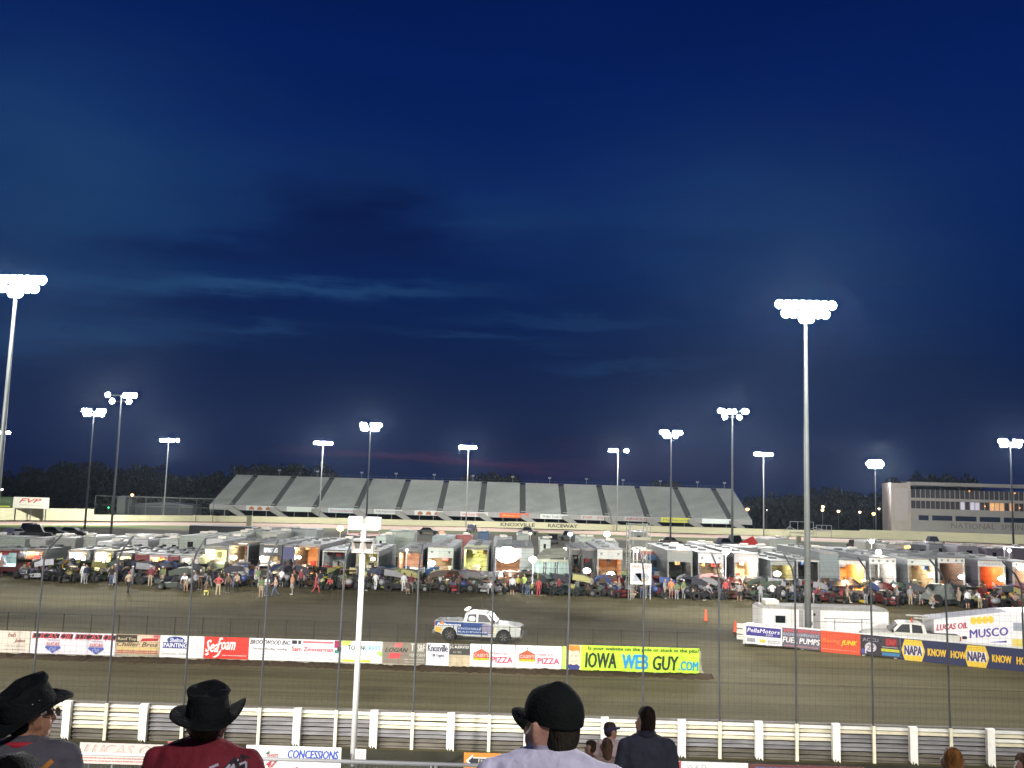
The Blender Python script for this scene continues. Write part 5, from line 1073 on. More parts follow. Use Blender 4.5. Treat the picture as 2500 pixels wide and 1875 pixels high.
hauler(284, 322, 1350, 'trailer with small yellow lit opening left of the maroon trailer', (.22, .23, .22), (.22, .23, .22), (.6, .58, .2), YEL, 240, .35, Y=89, L_=11)
hauler(329, 363, 1352, 'maroon side of a trailer left of the white framed orange opening', DR, DR, (.2, .05, .05), NEUT, 6, 1.0, Y=89, L_=11)
hauler(364, 410, 1354, 'white framed trailer with orange lit interior between maroon panels', (.50, .42, .44), DR, (.50, .28, .14), ORG, 210, .22, Y=89, L_=11)
hauler(411, 438, 1356, 'second maroon trailer panel right of the white framed orange opening', DR, DR, (.2, .05, .05), NEUT, 5, .9, Y=89, L_=11)
hauler(440, 486, 1357, 'grey framed open trailer with dim grey interior', (.46, .46, .44), (.24, .25, .24), (.32, .32, .29), NEUT, 60, .18, Y=88, L_=8)
hauler(497, 556, 1332, 'hauler with evenly bright lemon yellow interior and dark frame', (.20, .20, .18), (.28, .29, .27), (.85, .82, .42), YEL, 520, .42, Y=90, L_=16, frame_c=(.16, .12, .10))
hauler(557, 606, 1330, 'silver framed hauler with oval white lamp and brown interior right of the lemon yellow one', (.42, .43, .41), (.03, .03, .03), (.30, .24, .16), WARM, 90, .10, lamp=(.28, .55, 22), lampw=.8, Y=89, L_=16)
hauler(633, 688, 1328, 'black hauler with white lettering on its header and beige interior', DK, DK, (.52, .46, .36), WARM, 170, 1.15, lamp=(.14, .86, 22), lampw=.7, words=('INDY RACE PARTS', (.6, .62, .65)), Y=89, L_=16)
hauler(690, 719, 1332, 'black hauler side with a dark blue top strip', (.03, .03, .12), DK, (.05, .05, .05), NEUT, 4, 1.3, Y=89, L_=16)
hauler(722, 780, 1331, 'hauler glowing orange with a tall white hot lamp at its left door post', (.20, .14, .11), (.05, .045, .045), (.38, .20, .09), ORG, 300, .25, lamp=(.14, .62, 30), lampw=.5, Y=90, L_=16, frame_c=(.26, .20, .15))
hauler(787, 845, 1344, 'hauler with brilliant bluish white interior left of the loudspeaker pole', (.62, .66, .64), (.22, .24, .24), (.80, .90, .92), COOL, 900, .14, Y=90, L_=14)
hauler(869, 924, 1346, 'hauler with pale yellow cabinets behind the loudspeaker pole', (.34, .33, .27), (.30, .34, .32), (.60, .56, .36), YEL, 200, .20, Y=90, L_=14, lamp=(.75, .75, 14), lampw=.6)
hauler(971, 1032, 1342, 'dark framed hauler with peach lit curtain interior above a blue cloth', (.10, .10, .10), (.06, .06, .06), (.50, .30, .22), WARM, 170, .30, Y=90, L_=14, frame_c=(.30, .17, .12))
hauler(1044, 1106, 1335, 'white hauler with two round header vents and a pair of white lamps', (.58, .64, .56), (.36, .42, .38), (.45, .36, .24), WARM, 170, 1.05, 2, lamp=(.16, .70, 26), lampw=.9, Y=90, L_=16)
hauler(1130, 1192, 1338, 'hauler with olive yellow interior and hanging dark wing panel', (.26, .27, .22), (.28, .32, .30), (.52, .54, .26), YEL, 260, .18, Y=90, L_=16)
hauler(1208, 1272, 1336, 'hauler under a huge white glare near the middle of the pits', (.7, .72, .70), (.30, .34, .33), (.34, .22, .14), ORG, 110, .95, Y=90, L_=15, lamp=(.46, 1.1, 40), lampw=2.9)
hauler(1272, 1302, 1338, 'tall grey green hauler side right of the huge glare', (.34, .38, .36), (.30, .34, .33), (.10, .11, .11), NEUT, 8, 2.1, Y=90, L_=16)
hauler(1394, 1420, 1340, 'dark narrow hauler rear left of the white strip lamp', (.05, .055, .055), (.30, .33, .29), (.10, .12, .11), NEUT, 12, .6, Y=92, L_=10)
hauler(1421, 1455, 1341, 'dark hauler with white strip lamp left of the orange lit white hauler', (.05, .05, .05), (.26, .28, .26), (.12, .12, .12), NEUT, 20, .9, Y=91, L_=14, lamp=(.35, .45, 26), lampw=.95)
hauler(1458, 1519, 1340, 'white hauler with orange white interior left of the scaffold tower', (.50, .50, .46), (.24, .24, .26), (.62, .36, .18), ORG, 480, 1.0, 2, Y=90, L_=15, lamp=(.55, .35, 22), lampw=1.0)
hauler(1629, 1690, 1345, 'grey green hauler with black interior right of the blue truck cab', (.20, .21, .19), (.17, .18, .16), (.06, .06, .055), NEUT, 22, 1.05, Y=89, L_=15, frame_c=(.34, .34, .29))
hauler(1704, 1766, 1350, 'pale grey hauler with two vents and dim interior right of the black one', (.42, .42, .44), (.22, .23, .22), (.32, .27, .20), WARM, 90, .98, 2, Y=90, L_=15, lamp=(.93, .66, 20), lampw=.25)
hauler(1792, 1851, 1352, 'hauler with cream glowing interior right of the lamp on a white post', (.36, .34, .33), (.05, .05, .06), (.74, .58, .38), WARM, 480, .86, Y=90, L_=15, lamp=(.82, .88, 22), lampw=.6, words=('CAPITOL', (.5, .45, .4)))
hauler(1881, 1939, 1370, 'low hauler with round yellow lamp left of the black door opening', (.22, .24, .22), (.16, .17, .17), (.30, .26, .16), YEL, 60, .38, Y=89, L_=12, lamp=(.28, .62, 5), lampw=1.0)
hauler(1944, 2000, 1366, 'white framed black hauler opening crossed by the thick pale pole', (.42, .42, .42), (.16, .18, .18), (.03, .03, .03), NEUT, 6, .22, Y=89, L_=12)
hauler(2001, 2046, 1349, 'dark grey hauler side right of the thick pale pole', (.17, .20, .20), (.15, .17, .17), (.10, .11, .11), NEUT, 5, 2.4, Y=89, L_=15)
hauler(2047, 2113, 1367, 'white framed hauler with amber walls on both sides', (.60, .60, .56), (.14, .16, .16), (.68, .40, .15), ORG, 420, .42, Y=89, L_=15, lamp=(.94, .35, 18), lampw=.6)
hauler(2122, 2187, 1361, 'white hauler with four round vents and a steel interior', (.64, .64, .60), (.24, .25, .26), (.32, .31, .29), NEUT, 120, .66, 4, Y=89, L_=15, lamp=(.82, .68, 26), lampw=.6)
hauler(2216, 2282, 1364, 'white hauler with beige interior and lamp at its right door post', (.60, .63, .57), (.17, .18, .19), (.36, .29, .19), WARM, 130, .66, 1, Y=89, L_=15, lamp=(.85, .66, 26), lampw=.7)
hauler(2290, 2355, 1361, 'white hauler with dark cabinets and a blazing right hand post', (.60, .58, .54), (.07, .07, .08), (.12, .08, .07), WARM, 70, .55, 4, Y=89, L_=15, lamp=(.86, .55, 26), lampw=.7)
hauler(2388, 2454, 1368, 'white hauler with red orange interior and oval lamp near the right edge', (.62, .60, .57), (.10, .09, .11), (.50, .13, .05), ORG, 190, .62, Y=89, L_=15, lamp=(.85, .58, 24), lampw=.85, words=('MAXIM', (.3, .3, .3)))
hauler(2472, 2535, 1372, 'hauler cropped by the right edge with white upper panel', (.68, .66, .64), (.10, .09, .11), (.35, .25, .2), WARM, 260, .5, 1, Y=89, L_=15, lamp=(.35, 1.0, 20), lampw=1.2)
# ---------------------------------------------------------------- boxes, campers and trucks behind
def camper(px0, px1, ytop, z, L_, label, c_=(.50, .52, .48), roof=(.40, .41, .38), win=2, rz=0.0, acs=2, stripe=None, name='camper_trailer', cat='camper', rail=True):
    Y = ground((px0+px1)/2, ytop, z).y; x0, x1 = Xof(px0, z, Y), Xof(px1, z, Y); w = x1-x0
    rr0 = random.Random(int(px0)+5); t = empty(name, (x0, Y, 0), rz, label, cat, 'campers and box trailers parked behind the haulers')
    b = MB(); b.box(0, w, 0, L_, .5, z-.08); f_ = rr0.uniform(.6, 1.05); c_ = tuple(v*f_ for v in c_); o = b.build('body', paint(c_), t); md = o.modifiers.new('bevel', 'BEVEL'); md.width = .10; md.segments = 2
    b = MB(); b.box(.05, w-.05, .05, L_-.05, z-.08, z-.02); b.build('roof', paint(roof, .6), t)
    rr = random.Random(int(px0)*7)
    for k in range(acs):
        b = MB(); x = w*rr.uniform(.15, .75); y = L_*rr.uniform(.1, .8); b.box(x, x+.9, y, y+.8, z-.02, z+.26); a = b.build('air_conditioner', M('ac shell', (.50, .48, .42), .5), t); md = a.modifiers.new('bevel', 'BEVEL'); md.width = .06; md.segments = 2
    for k in range(win):
        x = w*(k+.35)/max(win, 1); b = MB(); b.box(x, x+min(.9, w*.22), -.02, .005, z-1.25, z-.65); f = b.build('window', glass, t)
    if stripe: b = MB(); b.box(.1, w-.1, -.012, -.001, z*.42, z*.50); b.build('stripe', paint(stripe), t)
    for x in (w*.4, w*.4+.85): b = MB(); b.lathe([(.2, -.12), (.36, -.1), (.36, .1), (.2, .12)], (x, .15, .36), 'y', 12); b.build('wheel', rubber, t)
    return t
CP = [(-60, 62, 1309, 3.6, 3, 'long pale green box trailer at the far left behind the dark red one', (.46, .52, .44), 0), (72, 112, 1313, 3.5, 8, 'short grey box trailer behind the golden doorway', (.40, .40, .37), 0),
      (116, 184, 1312, 3.5, 3, 'pale trailer with small lettering behind the yellow wings', (.46, .48, .42), 0), (194, 236, 1309, 3.6, 5, 'light trailer between two maroon strips', (.46, .48, .42), 0), (236, 274, 1323, 3.1, 6, 'small white box trailer behind the pale yellow lit interior', (.58, .58, .54), 0),
      (272, 312, 1310, 3.3, 9, 'white roofed camper directly right of the tall dark pole', (.44, .46, .42), 1), (322, 362, 1315, 3.3, 8, 'camper with white front cap above the maroon panels', (.50, .50, .48), 0), (366, 388, 1312, 3.3, 8, 'narrow grey camper with one dark window', (.28, .29, .31), 1), (389, 436, 1315, 3.3, 7, 'camper with broad cream roof and wide dark windscreen', (.40, .42, .38), 2),
      (437, 500, 1308, 3.7, 10, 'long sage green camper with single square window', (.36, .40, .34), 1), (503, 545, 1316, 3.6, 9, 'camper with bright white upper lip behind the lemon yellow hauler', (.48, .48, .46), 0), (556, 600, 1300, 3.7, 8, 'white box truck body behind the silver framed hauler', (.60, .62, .52), 0), (600, 642, 1295, 3.8, 12, 'pale green trailer right of the white box truck body', (.40, .45, .38), 0),
      (640, 678, 1300, 3.7, 9, 'cream topped box behind the black lettered hauler', (.55, .56, .46), 0), (684, 775, 1290, 3.9, 4, 'long grey trailer seen side on behind the orange glow', (.30, .34, .33), 0), (820, 905, 1318, 3.6, 5, 'sage trailer behind the two square loudspeakers', (.32, .36, .31), 0), (918, 944, 1307, 3.8, 7, 'small pale green camper with one slim window by the loudspeakers', (.42, .50, .44), 1),
      (948, 1012, 1296, 4.0, 4, 'tall smooth pale green trailer right of the loudspeakers', (.48, .56, .46), 0), (1055, 1108, 1310, 3.6, 8, 'teal grey camper with sloping front behind the white two-vent hauler', (.34, .42, .40), 0), (1112, 1152, 1306, 3.7, 3, 'brick red trailer end behind the olive interior', (.34, .07, .06), 0), (1168, 1194, 1298, 3.8, 4, 'blue tarpaulin covered box behind the pits', (.03, .09, .20), 0),
      (1205, 1250, 1314, 3.6, 8, 'silver camper behind the huge glare', (.44, .48, .46), 0), (1262, 1292, 1305, 3.6, 10, 'pale camper with a yellow lamp at its corner', (.48, .52, .46), 0), (1318, 1345, 1316, 3.5, 8, 'small white camper with dark door right of the tall grey green side', (.50, .54, .48), 1), (1412, 1452, 1312, 3.8, 7, 'grey green box truck with pale face behind the strip lamp', (.50, .56, .46), 0),
      (1455, 1510, 1322, 3.6, 8, 'low white trailer with two round lamps behind the orange lit white hauler', (.40, .43, .40), 0), (1541, 1582, 1298, 3.8, 6, 'grey camper seen through the scaffold tower', (.34, .36, .32), 1), (1640, 1688, 1334, 3.5, 9, 'green grey trailer roof behind the black interior hauler', (.30, .33, .29), 0), (1706, 1756, 1329, 3.6, 9, 'trailer with white roof edge behind the pale grey hauler', (.36, .37, .36), 0),
      (1796, 1850, 1336, 3.6, 8, 'grey trailer behind the cream glowing hauler', (.24, .24, .24), 0), (1857, 1905, 1338, 3.4, 8, 'pale camper row end left of the white roofed motorhome', (.44, .46, .43), 2), (1878, 1945, 1316, 3.7, 8, 'white roofed motorhome left of the thick pale pole', (.48, .52, .44), 0), (1905, 1970, 1345, 3.3, 6, 'low motorhome with wide black windscreen beside the thick pale pole', (.44, .46, .41), 1),
      (2005, 2040, 1341, 3.4, 6, 'blue grey camper front right of the thick pale pole', (.20, .24, .24), 1), (2060, 2105, 1342, 3.4, 8, 'faded trailer behind the amber walled hauler', (.36, .38, .38), 0), (2113, 2165, 1321, 3.8, 5, 'cream box trailer with bright white roof behind the four-vent hauler', (.50, .50, .42), 0), (2163, 2212, 1329, 3.6, 6, 'long cream trailer with dark roof edge right of the bright white roof', (.46, .46, .40), 0),
      (2212, 2262, 1330, 3.5, 6, 'grey camper with dark grey door panel near the right', (.28, .28, .30), 2), (2268, 2335, 1328, 3.6, 6, 'lavender grey camper with one black window', (.30, .31, .33), 1), (2336, 2402, 1333, 3.6, 6, 'lavender grey trailer with faint lettering', (.32, .31, .34), 1), (2408, 2450, 1338, 3.5, 6, 'dark camper left of the last dark pole', (.18, .15, .19), 1), (2470, 2560, 1338, 3.5, 6, 'mauve trailer at the right edge of the photo', (.34, .28, .33), 0)]
for a in CP: camper(*a[:5], a[5], a[6], tuple(min(.5, v*(.42, .62, .9)[int(a[0]) % 3]) for v in a[6]), a[7], acs=1 if a[4] < 6 else 2)
# dark semi trailer on the grass
sm_ = camper(462, 615, 1284, 3.9, 3.2, 'long black semi trailer with grey roof parked on the far grass', (.012, .012, .015), (.22, .23, .24), 0, 0, 0, name='semi_trailer', cat='semi trailer')
b = MB(); b.box(0, .9, 0, .9, 0, 4.2); o = b.build('concrete_pillar', M('cream painted planks', (0, 0, 0)), loc=(Xof(612, 2, 175), 172, 0)); tag(o, 'cream block post at the end of the black semi trailer', 'post')
for px in (1921, 1951):
    b = MB(); b.box(-.5, .5, 0, .8, 0, Zof(px, 1308, 232)); o = b.build('block_post', M('cream painted planks', (0, 0, 0)), loc=(Xof(px, 1, 232), 232, 0)); tag(o, ('left' if px < 1930 else 'right') + ' one of two cream posts below the white gate frame', 'post')
# parked cars and pickups beyond the campers
def car(px, pybase, label, c_, L_=4.7, rz=0.0, tall=1.5):
    g = ground(px, pybase); t = empty('parked_car', g, rz, label, 'car', 'vehicles parked beyond the campers')
    h = tall; b = MB(); pr = [(-L_/2, .35), (-L_/2, .85), (-L_*.36, .95), (-L_*.24, h), (L_*.10, h), (L_*.24, .95), (L_/2-.1, .82), (L_/2, .6), (L_/2, .35)]; b.prism(pr, -.88, .88); o = b.build('body', paint(c_, .3), t); md = o.modifiers.new('bevel', 'BEVEL'); md.width = .07; md.segments = 2
    for sy in (-1, 1):
        b = MB(); b.prism([(-L_*.31, .98), (-L_*.23, h-.08), (L_*.08, h-.08), (L_*.19, .98)], sy*.885-.004, sy*.885+.004); b.build('window', glass, t)
    for cx in (-L_*.32, L_*.32):
        for sy in (-1, 1): b = MB(); b.lathe([(.15, -.1), (.34, -.1), (.34, .1), (.15, .1)], (cx, sy*.82, .34), 'y', 12); b.build('wheel', rubber, t)
    return t
for px, py, lab, cc, tl in ((35, 1311, 'white car parked at the far left behind the box trailers', (.5, .5, .5), 1.5), (72, 1309, 'dark blue van parked at far left', (.02, .025, .05), 2.2), (88, 1313, 'black van parked at far left next to the dark blue one', (.015, .015, .02), 2.2), (130, 1309, 'dark green pickup beyond the pale trailer', (.04, .05, .03), 1.6), (176, 1308, 'dull green car beyond the pale trailer', (.07, .08, .05), 1.5),
                            (1045, 1304, 'black car beyond the tall pale green trailer', (.03, .03, .03), 1.5), (1152, 1299, 'dark violet suv near the far wall', (.05, .05, .07), 1.9), (1290, 1305, 'grey suv beyond the pale camper', (.12, .12, .12), 1.8), (1350, 1326, 'black pickup beyond the small white camper', (.03, .03, .03), 1.8), (1390, 1318, 'dark suv right below the far pale blue light', (.04, .05, .05), 1.9), (1638, 1330, 'dark car at the foot of the dark tower right of the scaffold', (.06, .04, .03), 1.6),
                            (1770, 1336, 'grey suv left of the tall four-spot tower', (.12, .13, .15), 1.9), (1797, 1336, 'dark green van at the foot of the tall four-spot tower', (.03, .05, .05), 2.4), (1870, 1335, 'black car beyond the pale camper row', (.02, .02, .02), 1.5), (2085, 1338, 'maroon pickup beyond the faded trailer', (.10, .03, .03), 1.8), (2280, 1331, 'black van near the right behind the campers', (.02, .02, .025), 2.2)):
    car(px, py, lab, cc, 4.8, math.radians(random.choice((0, 90, 80, 20))), tl)
# red tilted wing panel and blue truck cab with cream roofed box
o = MB().box(-1.3, 1.3, -.9, .9, -.05, .05).build('wing_panel', paint((.55, .03, .02)), loc=(Xof(1828, 2.2, 150), 150, 2.6), rot=(math.radians(60), math.radians(-28), 0)); tag(o, 'bright red race wing tilted up beyond the cream glowing hauler', 'wing')
bt = empty('truck_cab', (Xof(1603, 2, 100), 100, 0), 0, 'blue semi truck cab facing the track below a cream roofed red box', 'truck')
bp_ = paint((.02, .06, .14), .25); b = MB(); b.prism([(-1.15, .9), (1.15, .9), (1.15, 2.9), (.95, 3.35), (-.95, 3.35), (-1.15, 2.9)], 0, 2.4); b.prism([(-.62, .8), (.62, .8), (.7, 2.0), (-.7, 2.0)], -1.7, 0); o = b.build('body', bp_, bt)
b = MB(); b.prism([(-.95, 2.15), (.95, 2.15), (.88, 2.85), (-.88, 2.85)], -.03, -.005); b.build('windscreen', glass, bt); b = MB(); b.box(-.5, .5, -1.76, -1.70, .9, 1.85); b.build('grille', chrome, bt); b = MB(); b.box(-1.2, 1.2, -1.95, -1.75, .45, .8); b.build('bumper', chrome, bt)
for s_ in (-1, 1):
    b = MB(); b.lathe([(.3, -.15), (.5, -.13), (.5, .13), (.3, .15)], (s_*.95, -1.0, .5), 'x', 14); b.build('wheel', rubber, bt); b = MB(); b.box(s_*.8-.15, s_*.8+.15, -1.75, -1.6, 1.05, 1.3); b.build('headlight', M('headlight glass', (0, 0, 0)), bt)
b = MB(); b.box(-1.3, 1.3, 3.0, 9, 1.0, 3.6); b.build('box_body', paint((.40, .07, .05)), bt); b = MB(); b.box(-1.25, 1.25, 2.95, 9, 3.6, 3.75); b.build('roof', paint((.74, .70, .50)), bt)
# scaffold tower with hung banner
sc = empty('scaffold_tower', (Xof(1561, 3, 88), 88, 0), 0, 'tall pipe scaffold tower rising above the pits with a white banner on its lower half', 'scaffold')
zt = Zof(1561, 1278, 88); zp = Zof(1561, 1318, 88); b = MB(); hw = Xof(1587, 3, 88)-Xof(1561, 3, 88)
for x in (-hw, -hw*.62, hw*.62, hw):
    for y in (0, 2.0): b.tube([(x, y, 0), (x, y, zt if abs(x) < hw or True else zp)], .035, 5)
z = .5
while z < zt:
    for y in (0, 2.0):
        for s_ in (-1, 1): b.tube([(s_*hw*.62, y, z), (s_*hw, y, z)], .02, 4)
    z += .38
for z in (zp, 3.4, zt-.1): 
    for y in (0, 2): b.tube([(-hw, y, z), (hw, y, z)], .03, 4)
b.tube([(-hw, 0, 3.4), (hw, 0, zp)], .025, 4); b.tube([(hw, 0, 3.4), (-hw, 0, zp)], .025, 4); b.build('pipe_frame', M('pale pipe', (.22, .225, .20), .5, .2), sc)
b = MB(); b.box(-hw, hw, 0, 2, zp-.05, zp); b.box(-hw, hw, -.03, 0, zp, zp+.25); b.build('deck', M('deck board', (.24, .22, .17), .8), sc)
wb = Ban(1539, 1590, Zof(1564, 1427, 87.8), Zof(1564, 1376, 87.8), 87.9, (.66, .70, .62), 'white banner with red heading hung on the scaffold tower', 'banner', 'banner'); wb.t('WALKEN', .06, .95, .76, .93, (.55, .12, .10), .04); wb.p([(.1, .12), (.45, .14), (.48, .5), (.8, .55), (.92, .35), (.85, .2), (.6, .25), (.55, .1), (.5, .58), (.2, .52)], (.30, .32, .36), 'picture'); wb.r(.55, .75, .14, .3, (.5, .42, .22)); b = MB(); [b.box(u*wb.w-.03, u*wb.w+.03, .0, .04, -wb.root.location.z, .1) for u in (.03, .97)]; b.build('leg', galv, wb.root)
# lamps on posts in the pits
def pit_lamp(px, py, Y, r, s_, label, w=120, col=(1, .97, .9)):
    Y += 4 if Y < 100 else 0; p = at(px, py, Y); t = empty('work_light', (p.x, Y, 0), 0, label, 'work light', 'work lights in the pits'); b = MB(); b.tube([(0, .05, 0), (0, .05, p.z)], .045, 6); b.tube([(-.5, .05, 0), (0, .05, .9), (.5, .05, 0)], .02, 4); b.build('stand', whitew, t)
    b = MB(); b.ball((0, 0, p.z), r, r*.5, r*.8, 12, 8); b.build('lamp', glow(col, s_), t, True)
    if w: plight(t, (0, -r-.2, p.z), w, col)
for a in ((1772, 1347, 88, .34, 30, 'ball of white light on a white post between two haulers', 320), (1301, 1366, 86, .36, 30, 'white lamp by the green canopy left side', 260), (1547, 1340, 86, .14, 18, 'left of two small white lamps on the scaffold', 40), (1556, 1346, 86, .15, 18, 'right of two small white lamps on the scaffold', 40), (1379, 1340, 92, .18, 12, 'small warm lamp at the peak of the green canopy', 60, (1, .8, .5)),
          (993, 1343, 88, .12, 16, 'tiny white lamp over the peach lit hauler', 30), (831, 1290, 150, .55, 6, 'golden lit stall left of the left loudspeaker', 100, (1, .72, .3)), (775, 1296, 150, .25, 5, 'small yellow lamp behind the orange hauler', 0, (.8, .9, .4)), (1079, 1301, 175, .45, 4, 'red glowing lamp beyond the teal grey camper', 0, (1, .12, .06)), (1482, 1304, 170, .60, 9, 'large warm lamp near the far wall right of the pale blue light', 150, (1, .85, .65)), (1392, 1304, 170, .50, 2.0, 'pale blue screen light beyond the pits', 40, (.6, .9, .85)),
          (1478, 1325, 140, .28, 3, 'left of two pale round lamps on the low white trailer', 0, (.8, .9, .6)), (1490, 1322, 140, .26, 3, 'right of two pale round lamps on the low white trailer', 0, (.8, .9, .6)), (1295, 1303, 150, .22, 6, 'yellowish lamp at the corner of the pale camper', 0, (1, .95, .55)), (2212, 1336, 140, .30, 2.5, 'orange lamp beyond the long cream trailer', 0, (1, .5, .15)), (2219, 1335, 140, .28, 2.5, 'second orange lamp touching the first beyond the long cream trailer', 0, (1, .55, .2)),
          (2464, 1344, 130, .26, 14, 'white lamp left of the last dark pole', 30), (2452, 1339, 130, .14, 10, 'tiny violet white lamp near the last dark pole', 0, (.9, .8, 1)), (2145, 1348, 92, .30, 20, 'white lamp above the four-vent hauler header', 250), (2128, 1322, 135, .35, 10, 'white lamp over the cream box trailer roof', 150)):
    pit_lamp(*a)
# green canopy tent
ct = empty('canopy_tent', (Xof(1345, 2, 91), 91, 0), 0, 'grey green canopy tent with clear side walls right of the huge glare', 'tent'); hw = Xof(1388, 2, 91)-Xof(1345, 2, 91); zt = Zof(1345, 1366, 91)
b = MB(); b.add([(-hw, 0, zt), (hw, 0, zt+.25), (hw*.9, 4, zt+.9), (-hw*.3, 4, zt+.8)], [(0, 1, 2, 3)]); b.box(-hw, hw, -.03, 0, zt-.22, zt+.02); b.build('roof', M('canopy cloth', (.26, .27, .20), .8, 0, .2, 1), ct); b = MB()
for x in (-hw, -hw*.35, hw*.3, hw): b.tube([(x, 0, 0), (x, 0, zt)], .04, 5)
b.build('pole', galv, ct); b = MB()
for x0, x1 in ((-hw, -hw*.4), (-hw*.3, hw*.25), (hw*.35, hw)): b.box(x0+.05, x1-.05, .02, .04, .2, zt-.1)
b.build('side_wall', M('tarpaulin grey green', (.22, .30, .27), .35, 0, .35, 1.5, (3, 1, .5)), ct)
# ---------------------------------------------------------------- sprint cars
carm = {'w': M('car wing paint', (.03, .03, .035), .35), 'b': M('car body paint', (.04, .04, .05), .35), 'n': M('car number panel', (.4, .4, .4), .4)}
def sprint_car():
    t = empty('sprint_car', (0, 0, 0), 0, 'sprint car', 'race car')
    b = MB(); b.prism([(-1.35, .45), (-1.45, .9), (-.9, .98), (-.5, .62), (.2, .62), (.9, .55), (1.45, .38), (1.45, .22), (-.9, .25)], -.30, .30); b.build('body', carm['b'], t)
    b = MB(); b.lathe([(.05, -.45), (.26, -.3), (.30, 0), (.26, .3), (.05, .45)], (-1.35, 0, .78), 'y', 12); b.build('tail_tank', carm['n'], t, True)
    b = MB()
    for s_ in (-1, 1): b.tube([(-.8, s_*.32, .5), (-.65, s_*.34, 1.15), (-.05, s_*.30, 1.18), (.35, s_*.28, .6)], .024, 5)
    b.tube([(-.65, -.34, 1.15), (-.65, .34, 1.15)], .024, 5); b.tube([(-.05, -.30, 1.18), (-.05, .30, 1.18)], .024, 5); b.tube([(-.5, -.2, 1.15), (-.45, -.2, 1.55)], .02, 4); b.tube([(-.5, .2, 1.15), (-.45, .2, 1.55)], .02, 4)
    b.build('roll_cage', darksteel, t)
    b = MB(); a = math.radians(14); c_ = Vector((-.45, 0, 1.68)); ax = Vector((math.cos(a), 0, -math.sin(a))); b.obox(c_, ax, Vector((0, 1, 0)), Vector((math.sin(a), 0, math.cos(a))), .76, .74, .02); w_ = b.build('top_wing', carm['w'], t)
    for s_ in (-1, 1):
        b = MB(); b.prism([(-1.30, 1.45), (-1.28, 2.02), (-.2, 1.90), (.42, 1.62), (.36, 1.22), (-.2, 1.34)], s_*.75-.015, s_*.75+.015); b.build('side_board', carm['n'] if s_ < 0 else carm['w'], w_)
    b = MB(); b.obox((1.35, 0, .66), ax, Vector((0, 1, 0)), Vector((math.sin(a), 0, math.cos(a))), .26, .44, .012)
    for s_ in (-1, 1): b.box(1.08, 1.62, s_*.44-.01, s_*.44+.01, .56, .86)
    b.build('nose_wing', carm['w'], t)
    for x, y, r, w in ((-.85, -.78, .40, .36), (-.85, .82, .42, .44), (1.05, -.62, .31, .22), (1.05, .62, .31, .22)):
        b = MB(); b.lathe([(r*.45, -w/2), (r*.92, -w/2), (r, -w*.4), (r, w*.4), (r*.92, w/2), (r*.45, w/2)], (x, y, r), 'y', 16); q = b.build('wheel', rubber, t)
        b = MB(); b.lathe([(.001, -w*.38), (r*.3, -w*.40), (r*.5, -w*.5)], (x, y, r), 'y', 10); b.lathe([(.001, w*.38), (r*.3, w*.40), (r*.5, w*.5)], (x, y, r), 'y', 10); b.build('rim', M('wheel centre', (.35, .35, .36), .3, .8), q)
    return t
sc0 = sprint_car(); used = False
def near_words(px):
    for a, c_, w_ in HW:
        if a <= px <= c_: return w_
    return 'the far left trailers'
HW = [(-50, 63, 'the dark red trailer at far left'), (64, 115, 'the golden doorway'), (116, 164, 'the plain grey trailer side'), (165, 226, 'the white and orange glow'), (227, 282, 'the pale yellow interior'), (283, 328, 'the small yellow opening'), (329, 363, 'the first maroon panel'), (364, 412, 'the white framed orange opening'), (413, 440, 'the second maroon panel'), (441, 492, 'the dim grey trailer'),
      (493, 556, 'the lemon yellow hauler'), (557, 628, 'the silver framed hauler'), (629, 688, 'the black lettered hauler'), (689, 721, 'the blue topped black hauler'), (722, 784, 'the orange glowing hauler'), (785, 850, 'the brilliant bluish white hauler'), (851, 930, 'the loudspeaker pole'), (931, 968, 'the tall grey cabinet'), (969, 1038, 'the peach lit hauler'), (1039, 1110, 'the white hauler with twin lamps'),
      (1111, 1129, 'the gap left of the olive interior'), (1130, 1196, 'the olive yellow interior'), (1197, 1271, 'the huge white glare'), (1272, 1303, 'the grey green hauler side'), (1304, 1392, 'the green canopy tent'), (1393, 1456, 'the white strip lamp'), (1457, 1521, 'the orange lit white hauler'), (1522, 1592, 'the scaffold tower'), (1593, 1626, 'the blue truck cab'), (1627, 1695, 'the black interior hauler'), (1696, 1768, 'the dim two-vent grey hauler'),
      (1769, 1790, 'the lamp on the white post'), (1791, 1856, 'the cream glowing hauler'), (1857, 1940, 'the round yellow lamp hauler'), (1941, 2002, 'the black opening by the thick pole'), (2003, 2046, 'the dark grey hauler side'), (2047, 2116, 'the amber walled hauler'), (2117, 2192, 'the four-vent hauler'), (2193, 2285, 'the beige interior hauler'), (2286, 2360, 'the blazing door post hauler'), (2361, 2457, 'the red orange interior'), (2458, 2600, 'the hauler at the right edge')]
usedlab = {}
def uniq(lab):
    if lab not in usedlab: usedlab[lab] = 1; return lab
    usedlab[lab] += 1; n_ = usedlab[lab]; return uniq(lab + ('', '', ', second one', ', third one', ', fourth one', ', fifth one', ', sixth one')[min(n_, 6)])
